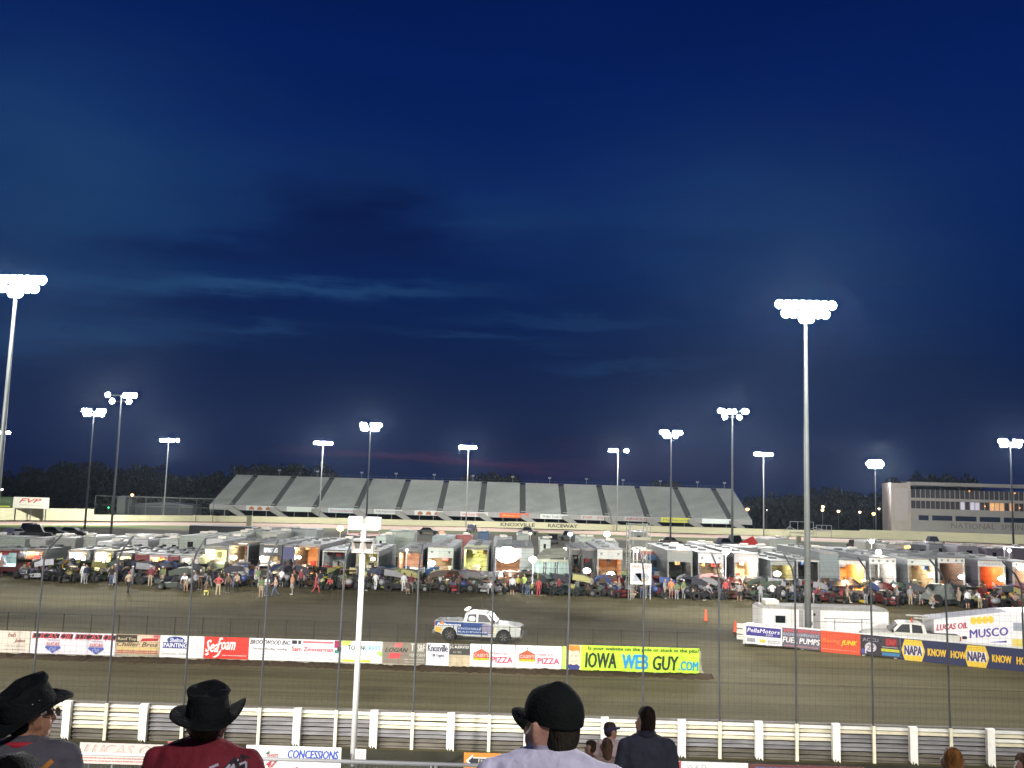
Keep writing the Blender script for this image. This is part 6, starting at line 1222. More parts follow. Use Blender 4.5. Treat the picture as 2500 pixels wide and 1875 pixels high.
CARS = [(98, 1416, 200, (.45, .45, .48), 'silver'), (140, 1418, 250, (.03, .03, .03), 'black and lime', (.45, .55, .05)), (174, 1422, 265, (.03, .03, .03), 'black with orange nose', (.60, .30, .02)), (197, 1396, 40, (.55, .40, .01), 'yellow winged'), (228, 1402, 215, (.60, .45, .02), 'all yellow'), (300, 1412, 100, (.03, .03, .03), 'black'), (345, 1424, 230, (.04, .04, .05), 'dark grey'), (402, 1420, 260, (.02, .03, .02), 'dark green'), (425, 1440, 185, (.03, .04, .03), 'low black'),
        (468, 1428, 80, (.03, .03, .03), 'black'), (522, 1424, 270, (.03, .03, .14), 'navy winged', (.03, .03, .14)), (575, 1422, 200, (.05, .05, .05), 'charcoal'), (700, 1432, 250, (.02, .02, .02), 'black'), (742, 1430, 100, (.04, .04, .06), 'dark blue'), (800, 1440, 240, (.03, .05, .03), 'green black'), (822, 1432, 60, (.35, .03, .03), 'red and yellow', (.5, .4, .02)), (905, 1436, 200, (.03, .04, .08), 'dark blue'), (945, 1430, 290, (.03, .05, .08), 'teal dark'), (962, 1440, 240, (.30, .34, .12), 'pale lime'),
        (1008, 1438, 265, (.30, .33, .36), 'silver and blue', (.04, .08, .22)), (1034, 1434, 215, (.04, .10, .22), 'blue'), (1109, 1446, 270, (.35, .03, .03), 'red nosed', (.40, .03, .04)), (1150, 1440, 90, (.05, .08, .05), 'dark green'), (1190, 1448, 265, (.30, .31, .30), 'grey winged'), (1290, 1440, 270, (.02, .02, .03), 'black'), (1362, 1436, 250, (.03, .03, .04), 'black with white panel', (.6, .6, .6)), (1400, 1432, 200, (.02, .03, .03), 'black'), (1432, 1428, 100, (.03, .04, .04), 'charcoal'), (1462, 1446, 268, (.06, .06, .04), 'olive black'), (1490, 1436, 240, (.03, .03, .03), 'black'),
        (1655, 1446, 270, (.04, .05, .04), 'dark green'), (1718, 1452, 200, (.45, .20, .20), 'faded pink', (.5, .25, .24)), (1745, 1440, 260, (.05, .03, .06), 'dark plum'), (1800, 1454, 265, (.02, .02, .02), 'black'), (1835, 1462, 240, (.04, .03, .03), 'black and brown'), (1868, 1456, 200, (.03, .03, .03), 'black'), (1912, 1448, 100, (.10, .04, .04), 'dark red'), (1950, 1456, 240, (.04, .05, .05), 'dark teal'), (2005, 1446, 270, (.22, .02, .02), 'maroon', (.26, .03, .03)), (2088, 1462, 265, (.04, .03, .04), 'plum black'),
        (2120, 1460, 220, (.03, .03, .03), 'black'), (2158, 1458, 270, (.35, .35, .36), 'pale silver'), (2192, 1466, 100, (.06, .02, .03), 'dark maroon'), (2222, 1468, 262, (.03, .04, .03), 'dark green'), (2335, 1470, 240, (.04, .03, .04), 'black'), (2385, 1476, 265, (.04, .03, .05), 'violet black'), (2425, 1468, 200, (.20, .03, .04), 'dark red'), (2452, 1476, 250, (.05, .03, .06), 'plum'), (2490, 1474, 270, (.05, .03, .06), 'violet black')]
for i, cdt in enumerate(CARS):
    px, py, deg, c_, nm = cdt[:5]; acc = cdt[5] if len(cdt) > 5 else random.choice([(.25, .25, .26), (.12, .12, .13), (.30, .30, .30), (.05, .05, .06)])
    g = ground(px, py-1)
    t = sc0 if i == 0 else None
    rem = {'car wing paint': paint(c_, .35), 'car body paint': paint(tuple(v*.9 for v in c_), .35), 'car number panel': paint(acc, .4)}
    t = copy_tree(sc0, None, rem); t.location = g; t.rotation_euler = (0, 0, math.radians(deg + random.uniform(-12, 12)))
    t['label'] = uniq(nm + ' sprint car parked by ' + near_words(px)); t['category'] = 'race car'; t['group'] = 'sprint cars parked in the pits'
r5 = random.Random(77)
for px in range(70, 2500, 41):
    hz_ = 1174+px*.0287; py = hz_ + r5.uniform(233, 241) if px > 150 else hz_+236; g = ground(px+r5.uniform(-9, 9), py); c_ = r5.choice([(.02, .02, .02), (.03, .03, .04), (.02, .03, .03), (.05, .03, .02), (.04, .05, .07), (.12, .02, .02), (.03, .05, .03)])
    acc = r5.choice([(.25, .25, .26), (.10, .10, .11), (.04, .04, .05), (.30, .28, .1), (.05, .08, .2)])
    t = copy_tree(sc0, None, {'car wing paint': paint(c_, .35), 'car body paint': paint(tuple(v*.9 for v in c_), .35), 'car number panel': paint(acc, .4)}); t.location = g; t.rotation_euler = (0, 0, r5.uniform(0, 6.28))
    t['label'] = uniq('dark back row sprint car by ' + near_words(px)); t['category'] = 'race car'; t['group'] = 'sprint cars parked in the pits'
def kill(o):
    for ch in list(o.children): kill(ch)
    bpy.data.objects.remove(o)
kill(sc0)
# tilted yellow wing panels leaning behind the yellow car
# tool chests, coolers, carts
def chest(px, py, w, h, c_, label, name='tool_chest', cat='tool chest', d=.5):
    g = ground(px, py); t = empty(name, g, random.uniform(-.2, .2), label, cat, 'boxes and chests in the pits'); b = MB(); b.box(-w/2, w/2, -d/2, d/2, .12, h); o = b.build('body', paint(c_), t); md = o.modifiers.new('bevel', 'BEVEL'); md.width = .02; md.segments = 1
    k = max(2, int(h/.22))
    for j in range(k):
        z0 = .16+(h-.2)*j/k; z1 = .16+(h-.2)*(j+.85)/k; b = MB(); b.box(-w/2+.03, w/2-.03, -d/2-.012, -d/2-.001, z0, z1); b.build('drawer', paint(tuple(v*.8 for v in c_)), t)
    for sx in (-1, 1):
        b = MB(); b.lathe([(.02, -.03), (.06, -.03), (.06, .03), (.02, .03)], (sx*(w/2-.08), 0, .06), 'x', 8); b.build('wheel', rubber, t)
for a in ((583, 1423, 1.9, 1.5, (.55, .56, .56), 'large white cabinet in front of the silver framed hauler'), (944, 1395, 1.2, 2.2, (.38, .38, .36), 'tall grey cabinet right of the loudspeaker pole'), (1890, 1467, 1.3, .55, (.66, .64, .56), 'low white cooler box in front of the round yellow lamp hauler', 'cooler_box', 'cooler'), (2003, 1440, 1.2, 1.5, (.26, .02, .03), 'dark red tool chest right of the thick pale pole'),
          (2010, 1466, 2.8, .9, (.14, .12, .10), 'low dark platform in front of the dark grey hauler side', 'equipment_crate', 'crate'), (2141, 1468, .5, .35, (.03, .12, .35), 'small blue crate in front of the four-vent hauler', 'equipment_crate', 'crate'), (2106, 1474, .45, .35, (.55, .40, .02), 'small yellow crate in front of the amber walled hauler', 'equipment_crate', 'crate'), (1543, 1455, .5, .16, (.7, .7, .7), 'flat white bucket at the foot of the scaffold', 'bucket', 'bucket'),
          (1716, 1440, 1.6, 1.1, (.50, .24, .24), 'pink draped cart in front of the dim two-vent grey hauler', 'tool_chest', 'cart'), (850, 1400, .6, 1.9, (.15, .17, .18), 'tall dark locker left of the loudspeaker pole'), (1098, 1392, .9, .9, (.15, .15, .15), 'black chest under the two-vent white hauler'), (536, 1405, 1.6, 1.1, (.03, .03, .16), 'navy cabinet in front of the lemon yellow hauler')):
    chest(*a)
# folding tarpaulin sheets (blue cloth under the peach hauler)
o = MB().box(-1.1, 1.1, -.05, .05, .75, 1.05).build('blue_cloth', cloth((.04, .06, .20)), loc=(Xof(1000, 1, 93.6), 93.6, 0)); tag(o, 'blue cloth hung along the tail of the peach lit hauler', 'cloth')
# tractor with big wheel at right
tg = ground(2300, 1478); tt = empty('push_truck', tg, math.radians(200), 'grey green push truck with one big wheel in front of the blazing door post hauler', 'push truck')
b = MB(); b.prism([(-2.0, .6), (-2.0, 1.3), (-.6, 1.4), (-.4, 2.0), (.7, 2.0), (1.1, 1.4), (2.2, 1.2), (2.3, .6)], -.85, .85); o = b.build('body', paint((.16, .18, .16)), tt); md = o.modifiers.new('bevel', 'BEVEL'); md.width = .1; md.segments = 2
for cx in (-1.3, 1.4):
    for sy in (-1, 1): b = MB(); b.lathe([(.3, -.18), (.56, -.15), (.56, .15), (.3, .18)], (cx, sy*.85, .56), 'y', 18); w_ = b.build('wheel', rubber, tt); b = MB(); b.lathe([(.001, -.19*sy), (.26, -.19*sy), (.3, -.17*sy)], (cx, sy*.85, .56), 'y', 12); b.build('rim', chrome, w_)
b = MB(); b.add([(-.3, -.86, 1.45), (.95, -.86, 1.45), (.62, -.86, 1.9), (-.25, -.86, 1.9)], [(0, 1, 2, 3)]); b.build('window', glass, tt)
# golf carts / quads
def quad(px, py, rz, c_, label):
    g = ground(px, py); t = empty('utility_cart', g, rz, label, 'cart', 'carts in the pits'); b = MB(); b.prism([(-1.1, .4), (-1.1, .85), (-.3, .85), (-.25, .6), (.4, .6), (.6, .95), (1.1, .7), (1.15, .4)], -.5, .5); b.build('body', paint(c_), t)
    for cx in (-.75, .8):
        for sy in (-1, 1): b = MB(); b.lathe([(.1, -.1), (.25, -.1), (.25, .1), (.1, .1)], (cx, sy*.5, .25), 'y', 12); b.build('wheel', rubber, t)
    b = MB(); [b.tube([(x, y, .6), (x*.85, y*.9, 1.75)], .02, 4) for x in (-.9, .7) for y in (-.48, .48)]; b.box(-.95, .75, -.52, .52, 1.75, 1.80); b.build('roof', paint((.4, .4, .38)), t); b = MB(); b.box(-.5, -.2, -.45, .45, .85, 1.25); b.build('seat', blackp, t)
quad(645, 1425, 1.7, (.25, .25, .24), 'grey roofed cart in front of the black lettered hauler'); quad(1245, 1440, 2.0, (.18, .12, .05), 'brown cart in front of the huge white glare'); quad(1575, 1450, .5, (.2, .2, .2), 'grey cart right of the scaffold tower'); quad(460, 1408, .2, (.35, .35, .35), 'pale cart in front of the dim grey trailer'); quad(2250, 1462, 1.2, (.14, .13, .12), 'dark cart in front of the beige interior hauler'); quad(1940, 1460, 2.4, (.1, .12, .12), 'dark cart left of the thick pale pole')
# ---------------------------------------------------------------- people in the pits
CN = {'white': (.66, .66, .66), 'black': (.02, .02, .022), 'red': (.50, .03, .03), 'blue': (.04, .06, .30), 'orange': (.65, .20, .03), 'peach': (.62, .38, .26), 'grey': (.25, .25, .26), 'khaki': (.40, .30, .16), 'jeans': (.08, .12, .24), 'yellow': (.60, .55, .03), 'green': (.12, .20, .06), 'maroon': (.20, .02, .03), 'tan': (.38, .26, .17), 'navy': (.02, .03, .08), 'pink': (.55, .25, .28), 'brown': (.12, .07, .04), 'lime': (.35, .50, .05), 'golden': (.55, .30, .04)}
PP = [(4, 1385, 'tan', 'red', 'stand', 0), (12, 1404, 'white', 'black', 'bend', 0), (92, 1413, 'black', 'jeans', 'stand', 0), (103, 1412, 'navy', 'jeans', 'bend', 0), (202, 1424, 'white', 'white', 'stand', 0), (258, 1397, 'black', 'grey', 'stand', 0), (271, 1429, 'black', 'jeans', 'stand', 0), (279, 1424, 'brown', 'white', 'stand', 0), (291, 1420, 'navy', 'black', 'akimbo', 0), (312, 1449, 'tan', 'black', 'walk', 0), (366, 1431, 'maroon', 'khaki', 'stand', 0), (374, 1424, 'red', 'khaki', 'stand', 0),
      (395, 1418, 'black', 'black', 'stand', 0), (463, 1408, 'golden', 'black', 'stand', 0), (453, 1446, 'white', 'khaki', 'bend', 1), (476, 1444, 'grey', 'black', 'stand', 0), (488, 1440, 'black', 'brown', 'fold', 0), (502, 1454, 'brown', 'yellow', 'crouch', 0), (532, 1454, 'red', 'khaki', 'akimbo', 0), (556, 1448, 'brown', 'black', 'stand', 0), (577, 1446, 'tan', 'black', 'stand', 0), (623, 1430, 'grey', 'white', 'stand', 0),
      (637, 1458, 'green', 'khaki', 'stand', 1), (650, 1455, 'white', 'jeans', 'stand', 0), (671, 1457, 'peach', 'jeans', 'walk', 0), (686, 1434, 'white', 'grey', 'stand', 0), (713, 1452, 'orange', 'grey', 'akimbo', 0), (736, 1430, 'grey', 'jeans', 'stand', 0), (749, 1432, 'white', 'black', 'stand', 0), (771, 1449, 'red', 'red', 'walk', 0), (783, 1436, 'grey', 'black', 'stand', 0), (796, 1385, 'blue', 'black', 'stand', 0), (822, 1391, 'grey', 'black', 'stand', 0), (806, 1440, 'red', 'black', 'crouch', 0),
      (834, 1415, 'yellow', 'black', 'stand', 0), (838, 1436, 'yellow', 'jeans', 'stand', 0), (852, 1436, 'black', 'navy', 'stand', 0), (898, 1430, 'khaki', 'brown', 'stand', 0), (916, 1442, 'white', 'white', 'walk', 0), (926, 1436, 'blue', 'black', 'fold', 0), (985, 1444, 'white', 'white', 'stand', 0), (997, 1450, 'brown', 'tan', 'crouch', 1), (1024, 1428, 'white', 'blue', 'stand', 0), (1058, 1436, 'black', 'black', 'fold', 0), (1064, 1438, 'green', 'black', 'stand', 0), (1074, 1443, 'white', 'jeans', 'stand', 0), (1086, 1428, 'tan', 'grey', 'bend', 0),
      (1126, 1438, 'red', 'khaki', 'stand', 0), (1140, 1430, 'green', 'green', 'stand', 0), (1172, 1432, 'tan', 'grey', 'stand', 0), (1196, 1450, 'white', 'white', 'crouch', 0), (1209, 1444, 'grey', 'black', 'stand', 0), (1239, 1402, 'orange', 'red', 'stand', 0), (1250, 1454, 'white', 'black', 'stand', 1), (1264, 1448, 'yellow', 'black', 'stand', 0), (1279, 1450, 'lime', 'jeans', 'stand', 0), (1267, 1430, 'white', 'tan', 'stand', 0), (1314, 1457, 'red', 'red', 'stand', 0), (1297, 1396, 'white', 'black', 'stand', 0), (1353, 1443, 'white', 'black', 'bend', 0), (1364, 1432, 'grey', 'black', 'stand', 0), (1405, 1442, 'white', 'black', 'crouch', 0),
      (1431, 1446, 'black', 'tan', 'stand', 1), (1443, 1437, 'orange', 'lime', 'stand', 0), (1458, 1434, 'grey', 'black', 'stand', 0), (1481, 1447, 'yellow', 'black', 'bend', 0), (1498, 1430, 'peach', 'tan', 'stand', 0), (1509, 1446, 'red', 'pink', 'stand', 0), (1523, 1428, 'lime', 'black', 'stand', 0), (1517, 1455, 'grey', 'black', 'crouch', 0), (1528, 1456, 'white', 'black', 'stand', 1), (1540, 1449, 'blue', 'grey', 'stand', 0), (1574, 1459, 'grey', 'jeans', 'stand', 0), (1604, 1420, 'red', 'grey', 'stand', 0),
      (1615, 1437, 'khaki', 'grey', 'stand', 0), (1623, 1461, 'grey', 'tan', 'stand', 1), (1631, 1458, 'brown', 'maroon', 'stand', 0), (1638, 1461, 'orange', 'tan', 'stand', 1), (1668, 1450, 'grey', 'white', 'stand', 0), (1678, 1443, 'brown', 'grey', 'stand', 0), (1699, 1464, 'black', 'black', 'stand', 1), (1708, 1440, 'pink', 'maroon', 'stand', 0), (1758, 1463, 'navy', 'jeans', 'stand', 0), (1771, 1464, 'red', 'black', 'stand', 1), (1782, 1446, 'khaki', 'black', 'stand', 0), (1790, 1462, 'grey', 'black', 'crouch', 0), (1823, 1458, 'khaki', 'brown', 'bend', 0), (1848, 1452, 'brown', 'black', 'stand', 0),
      (1863, 1444, 'golden', 'black', 'stand', 0), (1888, 1430, 'red', 'black', 'stand', 0), (1902, 1450, 'grey', 'black', 'stand', 0), (1918, 1451, 'white', 'red', 'stand', 0), (1934, 1470, 'grey', 'navy', 'walk', 0), (1962, 1448, 'white', 'black', 'stand', 0), (1998, 1463, 'peach', 'golden', 'stand', 0), (2055, 1469, 'red', 'red', 'stand', 0), (2063, 1465, 'white', 'navy', 'stand', 0), (2075, 1460, 'tan', 'grey', 'stand', 0), (2098, 1454, 'grey', 'black', 'fold', 0), (2128, 1460, 'white', 'black', 'stand', 0), (2148, 1462, 'maroon', 'black', 'stand', 0),
      (2178, 1464, 'black', 'black', 'stand', 0), (2204, 1470, 'white', 'black', 'bend', 0), (2216, 1460, 'pink', 'black', 'stand', 0), (2240, 1464, 'tan', 'black', 'stand', 0), (2268, 1468, 'grey', 'black', 'stand', 0), (2322, 1472, 'white', 'black', 'stand', 0), (2343, 1462, 'khaki', 'golden', 'stand', 0), (2363, 1487, 'white', 'black', 'stand', 1), (2376, 1468, 'grey', 'black', 'stand', 0), (2397, 1479, 'red', 'grey', 'stand', 0), (2408, 1472, 'navy', 'black', 'fold', 0), (2422, 1466, 'grey', 'black', 'stand', 0), (2437, 1476, 'pink', 'black', 'stand', 0),
      (2455, 1466, 'black', 'black', 'stand', 0), (2471, 1482, 'golden', 'black', 'stand', 0), (2484, 1470, 'grey', 'black', 'stand', 0), (2494, 1476, 'white', 'navy', 'stand', 0)]
r6 = random.Random(31)
for px in list(range(85, 2500, 26)):
    hz_ = 1174+px*.0287; PP.append((px+r6.randint(-8, 8), int(hz_+r6.uniform(231, 246)), r6.choice(['black', 'grey', 'navy', 'brown', 'maroon', 'white', 'black', 'green', 'blue', 'tan']), r6.choice(['black', 'jeans', 'grey', 'khaki', 'black']), r6.choice(['stand', 'stand', 'stand', 'fold', 'bend', 'crouch', 'akimbo', 'walk']), r6.random() < .2))
pr = random.Random(21); CN = {k_: tuple(v*.72+.28*sum(c_)/3*.9 for v in c_) for k_, c_ in CN.items()}; act = {'stand': 'standing', 'walk': 'walking', 'akimbo': 'hands on hips', 'fold': 'arms folded', 'crouch': 'crouching', 'bend': 'bending'}
for px, py, s1_, s2_, ps, sho in PP:
    if py < 1404 and px < 1500: Yp = 92.6 if px < 1200 else 92.8; x = Xof(px, 1.5, Yp); y, zz = Yp, (.42 if px in (796, 822) else .0)
    else: g = ground(px, py); x, y, zz = g.x, g.y, 0
    lab = 'person in %s top, %s %s, %s by %s' % (s1_, {'white': 'white', 'jeans': 'denim'}.get(s2_, s2_), 'shorts' if sho else 'trousers', act[ps], near_words(px))
    if s1_ == s2_ == 'red': lab = 'person in all red racing suit %s by %s' % (act[ps], near_words(px))
    cap_ = pr.choice([None, None, ('cap', CN[pr.choice(['black', 'white', 'red', 'navy'])])])
    person(x, y, pr.choice((0, pr.uniform(-3.1, 3.1), math.pi)), uniq(lab), CN[s1_], CN[s2_], ps, pr.random() < .7 and s1_ != s2_, bool(sho), pr.choice((1.0, 1.12)), cloth and HAIRS[pr.randrange(5)], cap_, pr.uniform(1.66, 1.86), shoe=pr.choice(((.5, .5, .5), (.04, .04, .04))), z=zz)
# ================================================================ SPECTATORS IN FRONT OF THE CAMERA
def near_person(px, pytop, Y, rz, head_rz, label, shirt, pants=(.03, .04, .07), hair=(.02, .015, .01), ss=True, w=1.0, hat=None, collar=None, head_tilt=0.0, top_extra=.0, skin=(.36, .20, .14), voxel=.011, sw=1.0, hairlong=False, fine=True, shw=1.0, drop=.03):
    """standing figure placed by the top of the head; rz turns the body, head_rz the head (0 = towards +y)"""
    p = at(px, pytop, Y); k = tread(Y); H_ = p.z-k-top_extra; P, hd = skeleton('stand', ss, False, w, shw=shw, drop=drop)
    P = [q for q in P]; hdv = Vector(hd)
    R_ = Matrix.Rotation(head_rz-rz, 4, 'Z') @ Matrix.Rotation(head_tilt, 4, 'X')
    def hr_(v): v = Vector(v)-hdv; return tuple(hdv + R_ @ v)
    body_, shirt_, hair_ = [], [], []
    nq = 0
    for q in P:
        ishead = min(q[0][2], q[1][2]) > hd[2]-.10
        if ishead:
            q = (hr_(q[0]), hr_(q[1])) + q[2:]
        if q[6] == HAIR: hair_.append(q); continue
        body_.append(q)
        if q[6] == SHIRT: shirt_.append(q[:2]+(q[2]*1.07+.006, q[3]*1.07+.006)+q[4:])
    # facial relief and ears
    def hq(a, b_, r1, r2, sx=1, sy=1): body_.append((hr_(hdv+Vector(a)), hr_(hdv+Vector(b_)), r1, r2, sx, sy, SKIN))
    hq((-.03, .088, .028), (.03, .088, .028), .013, .013); hq((0, .098, .018), (0, .122, -.022), .008, .014); hq((-.018, .098, -.055), (.018, .098, -.055), .011, .011); hq((-.02, .085, -.085), (.02, .085, -.085), .018, .018)
    for s_ in (-1, 1):
        hq((s_*.045, .060, -.030), (s_*.05, .045, -.05), .030, .030); hq((s_*.092, .004, .022), (s_*.088, .010, -.030), .022, .014, .6, 1.2); hq((s_*.035, .092, .010), (s_*.036, .092, .008), .012, .012)
        hq((s_*.055, .02, -.06), (s_*.04, .06, -.085), .030, .022)
    hz_ = -.03 if hat else 0
    hair_.append((hr_(hdv+Vector((0, -.026, .055+hz_))), hr_(hdv+Vector((0, -.030, -.005))), .087, .080, .99, 1.0, HAIR)); hair_.append((hr_(hdv+Vector((0, .02*(not hat), .075+hz_))), hr_(hdv+Vector((0, -.04, .08))), .070-.012*(hat is not None), .074-.014*(hat is not None), 1.0, 1, HAIR))
    hair_.append((hr_(hdv+Vector((-.035, -.048, -.035))), hr_(hdv+Vector((.035, -.048, -.035))), .034, .034, 1, 1, HAIR))
    if hairlong: hair_ += [(hr_(hdv+Vector((0, -.03, -.02))), hr_(hdv+Vector((0, -.06, -.16))), .09, .06, 1, 1, HAIR)]
    me = merge_body(body_, voxel, 2)
    sc_ = H_/(1.75-drop); o = bpy.data.objects.new('person', me); COL.objects.link(o); o.location = (p.x, Y, k); o.rotation_euler = (0, 0, rz); o.scale = (sc_*sw, sc_*sw, sc_)
    # keep the head under the wanted pixel: shift so that the head centre lands there
    hw = o.rotation_euler.to_matrix() @ Vector((hd[0]*sc_*sw, hd[1]*sc_*sw, 0)); o.location.x = at(px, pytop+40, Y).x-hw.x; o.location.y -= hw.y
    tag(o, label, 'person', 'spectators in the near seating'); ix_ = np.zeros(len(me.polygons), int); me.polygons.foreach_get('material_index', ix_); me.materials.clear()
    sk = M('skin %.2f %.2f' % skin[:2], skin, .55, 0, .10, 12, bump=.08, bscale=90)
    for m in (sk, cloth(tuple(c_*.8 for c_ in shirt)), cloth(pants), cloth((.03, .03, .03)), cloth(hair)): me.materials.append(m)
    me.polygons.foreach_set('material_index', ix_.tolist())
    shm = M('fabric %.3f %.3f %.3f' % shirt, shirt, .85, 0, .16, 5.0, bump=.5, bscale=9)
    ms = merge_body(shirt_, voxel*1.1, 2); ms.materials.clear(); ms.materials.append(shm); ms.polygons.foreach_set('material_index', [0]*len(ms.polygons)); link(bpy.data.objects.new('shirt', ms), o)
    sh_o = [c_ for c_ in COL.objects if c_.data == ms][0]; tx = bpy.data.textures.new('folds', 'CLOUDS'); tx.noise_scale = .16; tx.noise_depth = 2; md = sh_o.modifiers.new('folds', 'DISPLACE'); md.texture = tx; md.strength = .030; md.mid_level = .55
    mh = merge_body(hair_, voxel, 1); mh.materials.clear(); mh.materials.append(M('hair %.3f %.3f' % hair[:2], hair, .7, 0, .4, 25, (1, 1, .3), .6, 120, spec=.12)); mh.polygons.foreach_set('material_index', [0]*len(mh.polygons)); link(bpy.data.objects.new('hair', mh), o)
    if collar:
        b = MB(); n_ = 20; nk = Vector((0, .0, 1.475)); ring = []
        for zz, rr in ((-.02, .098), (.035, .082), (.05, .086), (.0, .104)):
            ring.append([nk+Vector((rr*math.cos(2*math.pi*i/n_)*1.05, rr*math.sin(2*math.pi*i/n_)*.95+.01, zz-(.02*math.sin(2*math.pi*i/n_)))) for i in range(n_)])
        b.add([v for q in ring for v in q], [(j*n_+i, j*n_+(i+1) % n_, (j+1)*n_+(i+1) % n_, (j+1)*n_+i) for j in range(3) for i in range(n_)]); c_ = b.build('collar', cloth(collar), o, True); md = c_.modifiers.new('t', 'SOLIDIFY'); md.thickness = .006
    return o, hdv, R_, sc_
def bush_hat(o, hdv, R_, tilt=0.0, crown_h=.125, curl=.07, back=.045, brim=.085, yaw=0.0, label=None, up_=.0, taper=.80, asym=0.0):
    """broad-brimmed hat; local +y is the front"""
    h = empty('hat', (0, 0, 0)); h.parent = o; h.matrix_parent_inverse = Matrix.Identity(4)
    m4 = Matrix.Translation(hdv) @ R_ @ Matrix.Rotation(yaw, 4, 'Z') @ Matrix.Translation((0, 0, .048+up_)) @ Matrix.Rotation(tilt, 4, 'X'); h.matrix_basis = m4
    hm = M('black hat felt', (.0075, .0085, .009), .9, 0, .25, 9, bump=.35, bscale=40, spec=.15)
    b = MB(); n_ = 36; rows = [(1.05, -.005), (1.03, .02), (.98, .06), (.93, crown_h*.72), (taper+.04, crown_h*.93), (taper-.06, crown_h), (taper-.25, crown_h*.97), (.25, crown_h*.93), (.001, crown_h*.92)]; vs = []
    for s_, z in rows:
        for i in range(n_):
            a = 2*math.pi*i/n_; x, y = .106*s_*math.cos(a), .124*s_*math.sin(a); zz = z
            if s_ < .95: zz += .018*math.sin(a)*s_ - (.008*max(0, 1-abs(x)/.035) if s_ < .6 else 0)
            if z > .05: zz += -.010*abs(math.sin(a*2+.4))
            vs.append((x, y, zz))
    b.add(vs, [(j*n_+i, j*n_+(i+1) % n_, (j+1)*n_+(i+1) % n_, (j+1)*n_+i) for j in range(len(rows)-1) for i in range(n_)]); b.build('crown', hm, h, True)
    b = MB(); vs = []; m_ = 7
    for j in range(m_):
        t = j/(m_-1)
        for i in range(n_):
            a = 2*math.pi*i/n_; c_, s_ = math.cos(a), math.sin(a); r = 1+t*brim/.10*(1+.12*abs(s_)); x, y = .108*r*c_, .126*r*s_
            z = curl*(1+asym*c_)*(abs(c_)**2.2)*t**1.6 - back*(max(0, -s_)**1.5)*t - .02*(max(0, s_)**2)*t + .006*math.sin(3*a+1)*t
            vs.append((x, y, z))
    b.add(vs, [(j*n_+i, j*n_+(i+1) % n_, (j+1)*n_+(i+1) % n_, (j+1)*n_+i) for j in range(m_-1) for i in range(n_)]); br = b.build('brim', hm, h, True); md = br.modifiers.new('t', 'SOLIDIFY'); md.thickness = .006
    b = MB(); [b.lathe([(.001, 0), (.005, 0), (.005, .003), (.001, .004)], (s_*.104*0+.108, y, .055), 'x', 8) for s_ in (1,) for y in (-.012, .02)]; b.build('eyelet', chrome, h)
    return h
from mathutils.bvhtree import BVHTree
# 1: man at far left, bush hat, glasses, grey jacket
o, hv, R_, s_ = near_person(72, 1694, 4.6, math.radians(8), math.radians(-40), 'man at far left in black broad-brimmed hat, glasses and grey jacket looking right', (.075, .07, .085), ss=False, w=1.02, hair=(.012, .010, .009), skin=(.30, .15, .085), head_tilt=.04, shw=1.1, drop=.06, hat=1)
bush_hat(o, hv, R_, tilt=.36, crown_h=.130, curl=.03, back=.03, brim=.055, up_=-.010, taper=.98)
b = MB(); fr = lambda v: tuple(hv + R_ @ Vector(v))
for sg in (-1, 1):
    b.tube([fr((sg*.038+.026*math.cos(a*math.pi/6), .122, .012+.020*math.sin(a*math.pi/6))) for a in range(13)], .0022, 5, False); b.tube([fr((sg*.064, .118, .016)), fr((sg*.086, .05, .014)), fr((sg*.090, -.005, .010)), fr((sg*.088, -.018, -.015))], .0024, 5)
b.tube([fr((-.012, .124, .014)), fr((.012, .124, .014))], .0022, 5); g_ = b.build('glasses', M('glasses frame', (.05, .05, .05), .3, .5), o)
b = MB(); [b.add([fr((sg*.038+.024*math.cos(a*math.pi/6), .1215, .012+.018*math.sin(a*math.pi/6))) for a in range(12)], [tuple(range(12))]) for sg in (-1, 1)]; b.build('lens', M('spectacle lens', (.45, .45, .42), .05, 0, 0), g_)
def collar_ring(o, col_, r_=.088, z=1.462, h=.03, name='collar'):
    b = MB(); n_ = 24; rows = ((0, 1.08), (h, .98), (h, .90), (0, .98)); vs = []
    for zz, k in rows:
        for i in range(n_): a = 2*math.pi*i/n_; vs.append((r_*k*math.cos(a)*1.15, r_*k*math.sin(a)*.98+.012, z+zz-.018*math.sin(a)))
    b.add(vs, [(j*n_+i, j*n_+(i+1) % n_, ((j+1) % 4)*n_+(i+1) % n_, ((j+1) % 4)*n_+i) for j in range(4) for i in range(n_)]); return b.build(name, cloth(col_), o, True)
collar_ring(o, (.40, .015, .03), .094, 1.450, .022)
def back_print(o, y_off, polys, col_, name='back_print', z0=1.1):
    """print laid on the back of the shirt: points are (x, z), projected on the shirt mesh"""
    sh = [c_ for c_ in o.children if c_.name.startswith('shirt')][0]; dg = bpy.context.evaluated_depsgraph_get(); ev = BVHTree.FromObject(sh, dg); b = MB()
    for poly in polys:
        pts = []
        for x, z in poly:
            loc, nrm, ok, _ = ev.ray_cast(Vector((x, -1, z)), Vector((0, 1, 0)))
            pts.append((x, (loc.y if loc else 9)-.006, z))
        if max(p_[1] for p_ in pts) < 5: b.add(pts, [tuple(range(len(pts)))])
    return b.build(name, cloth(col_), o)
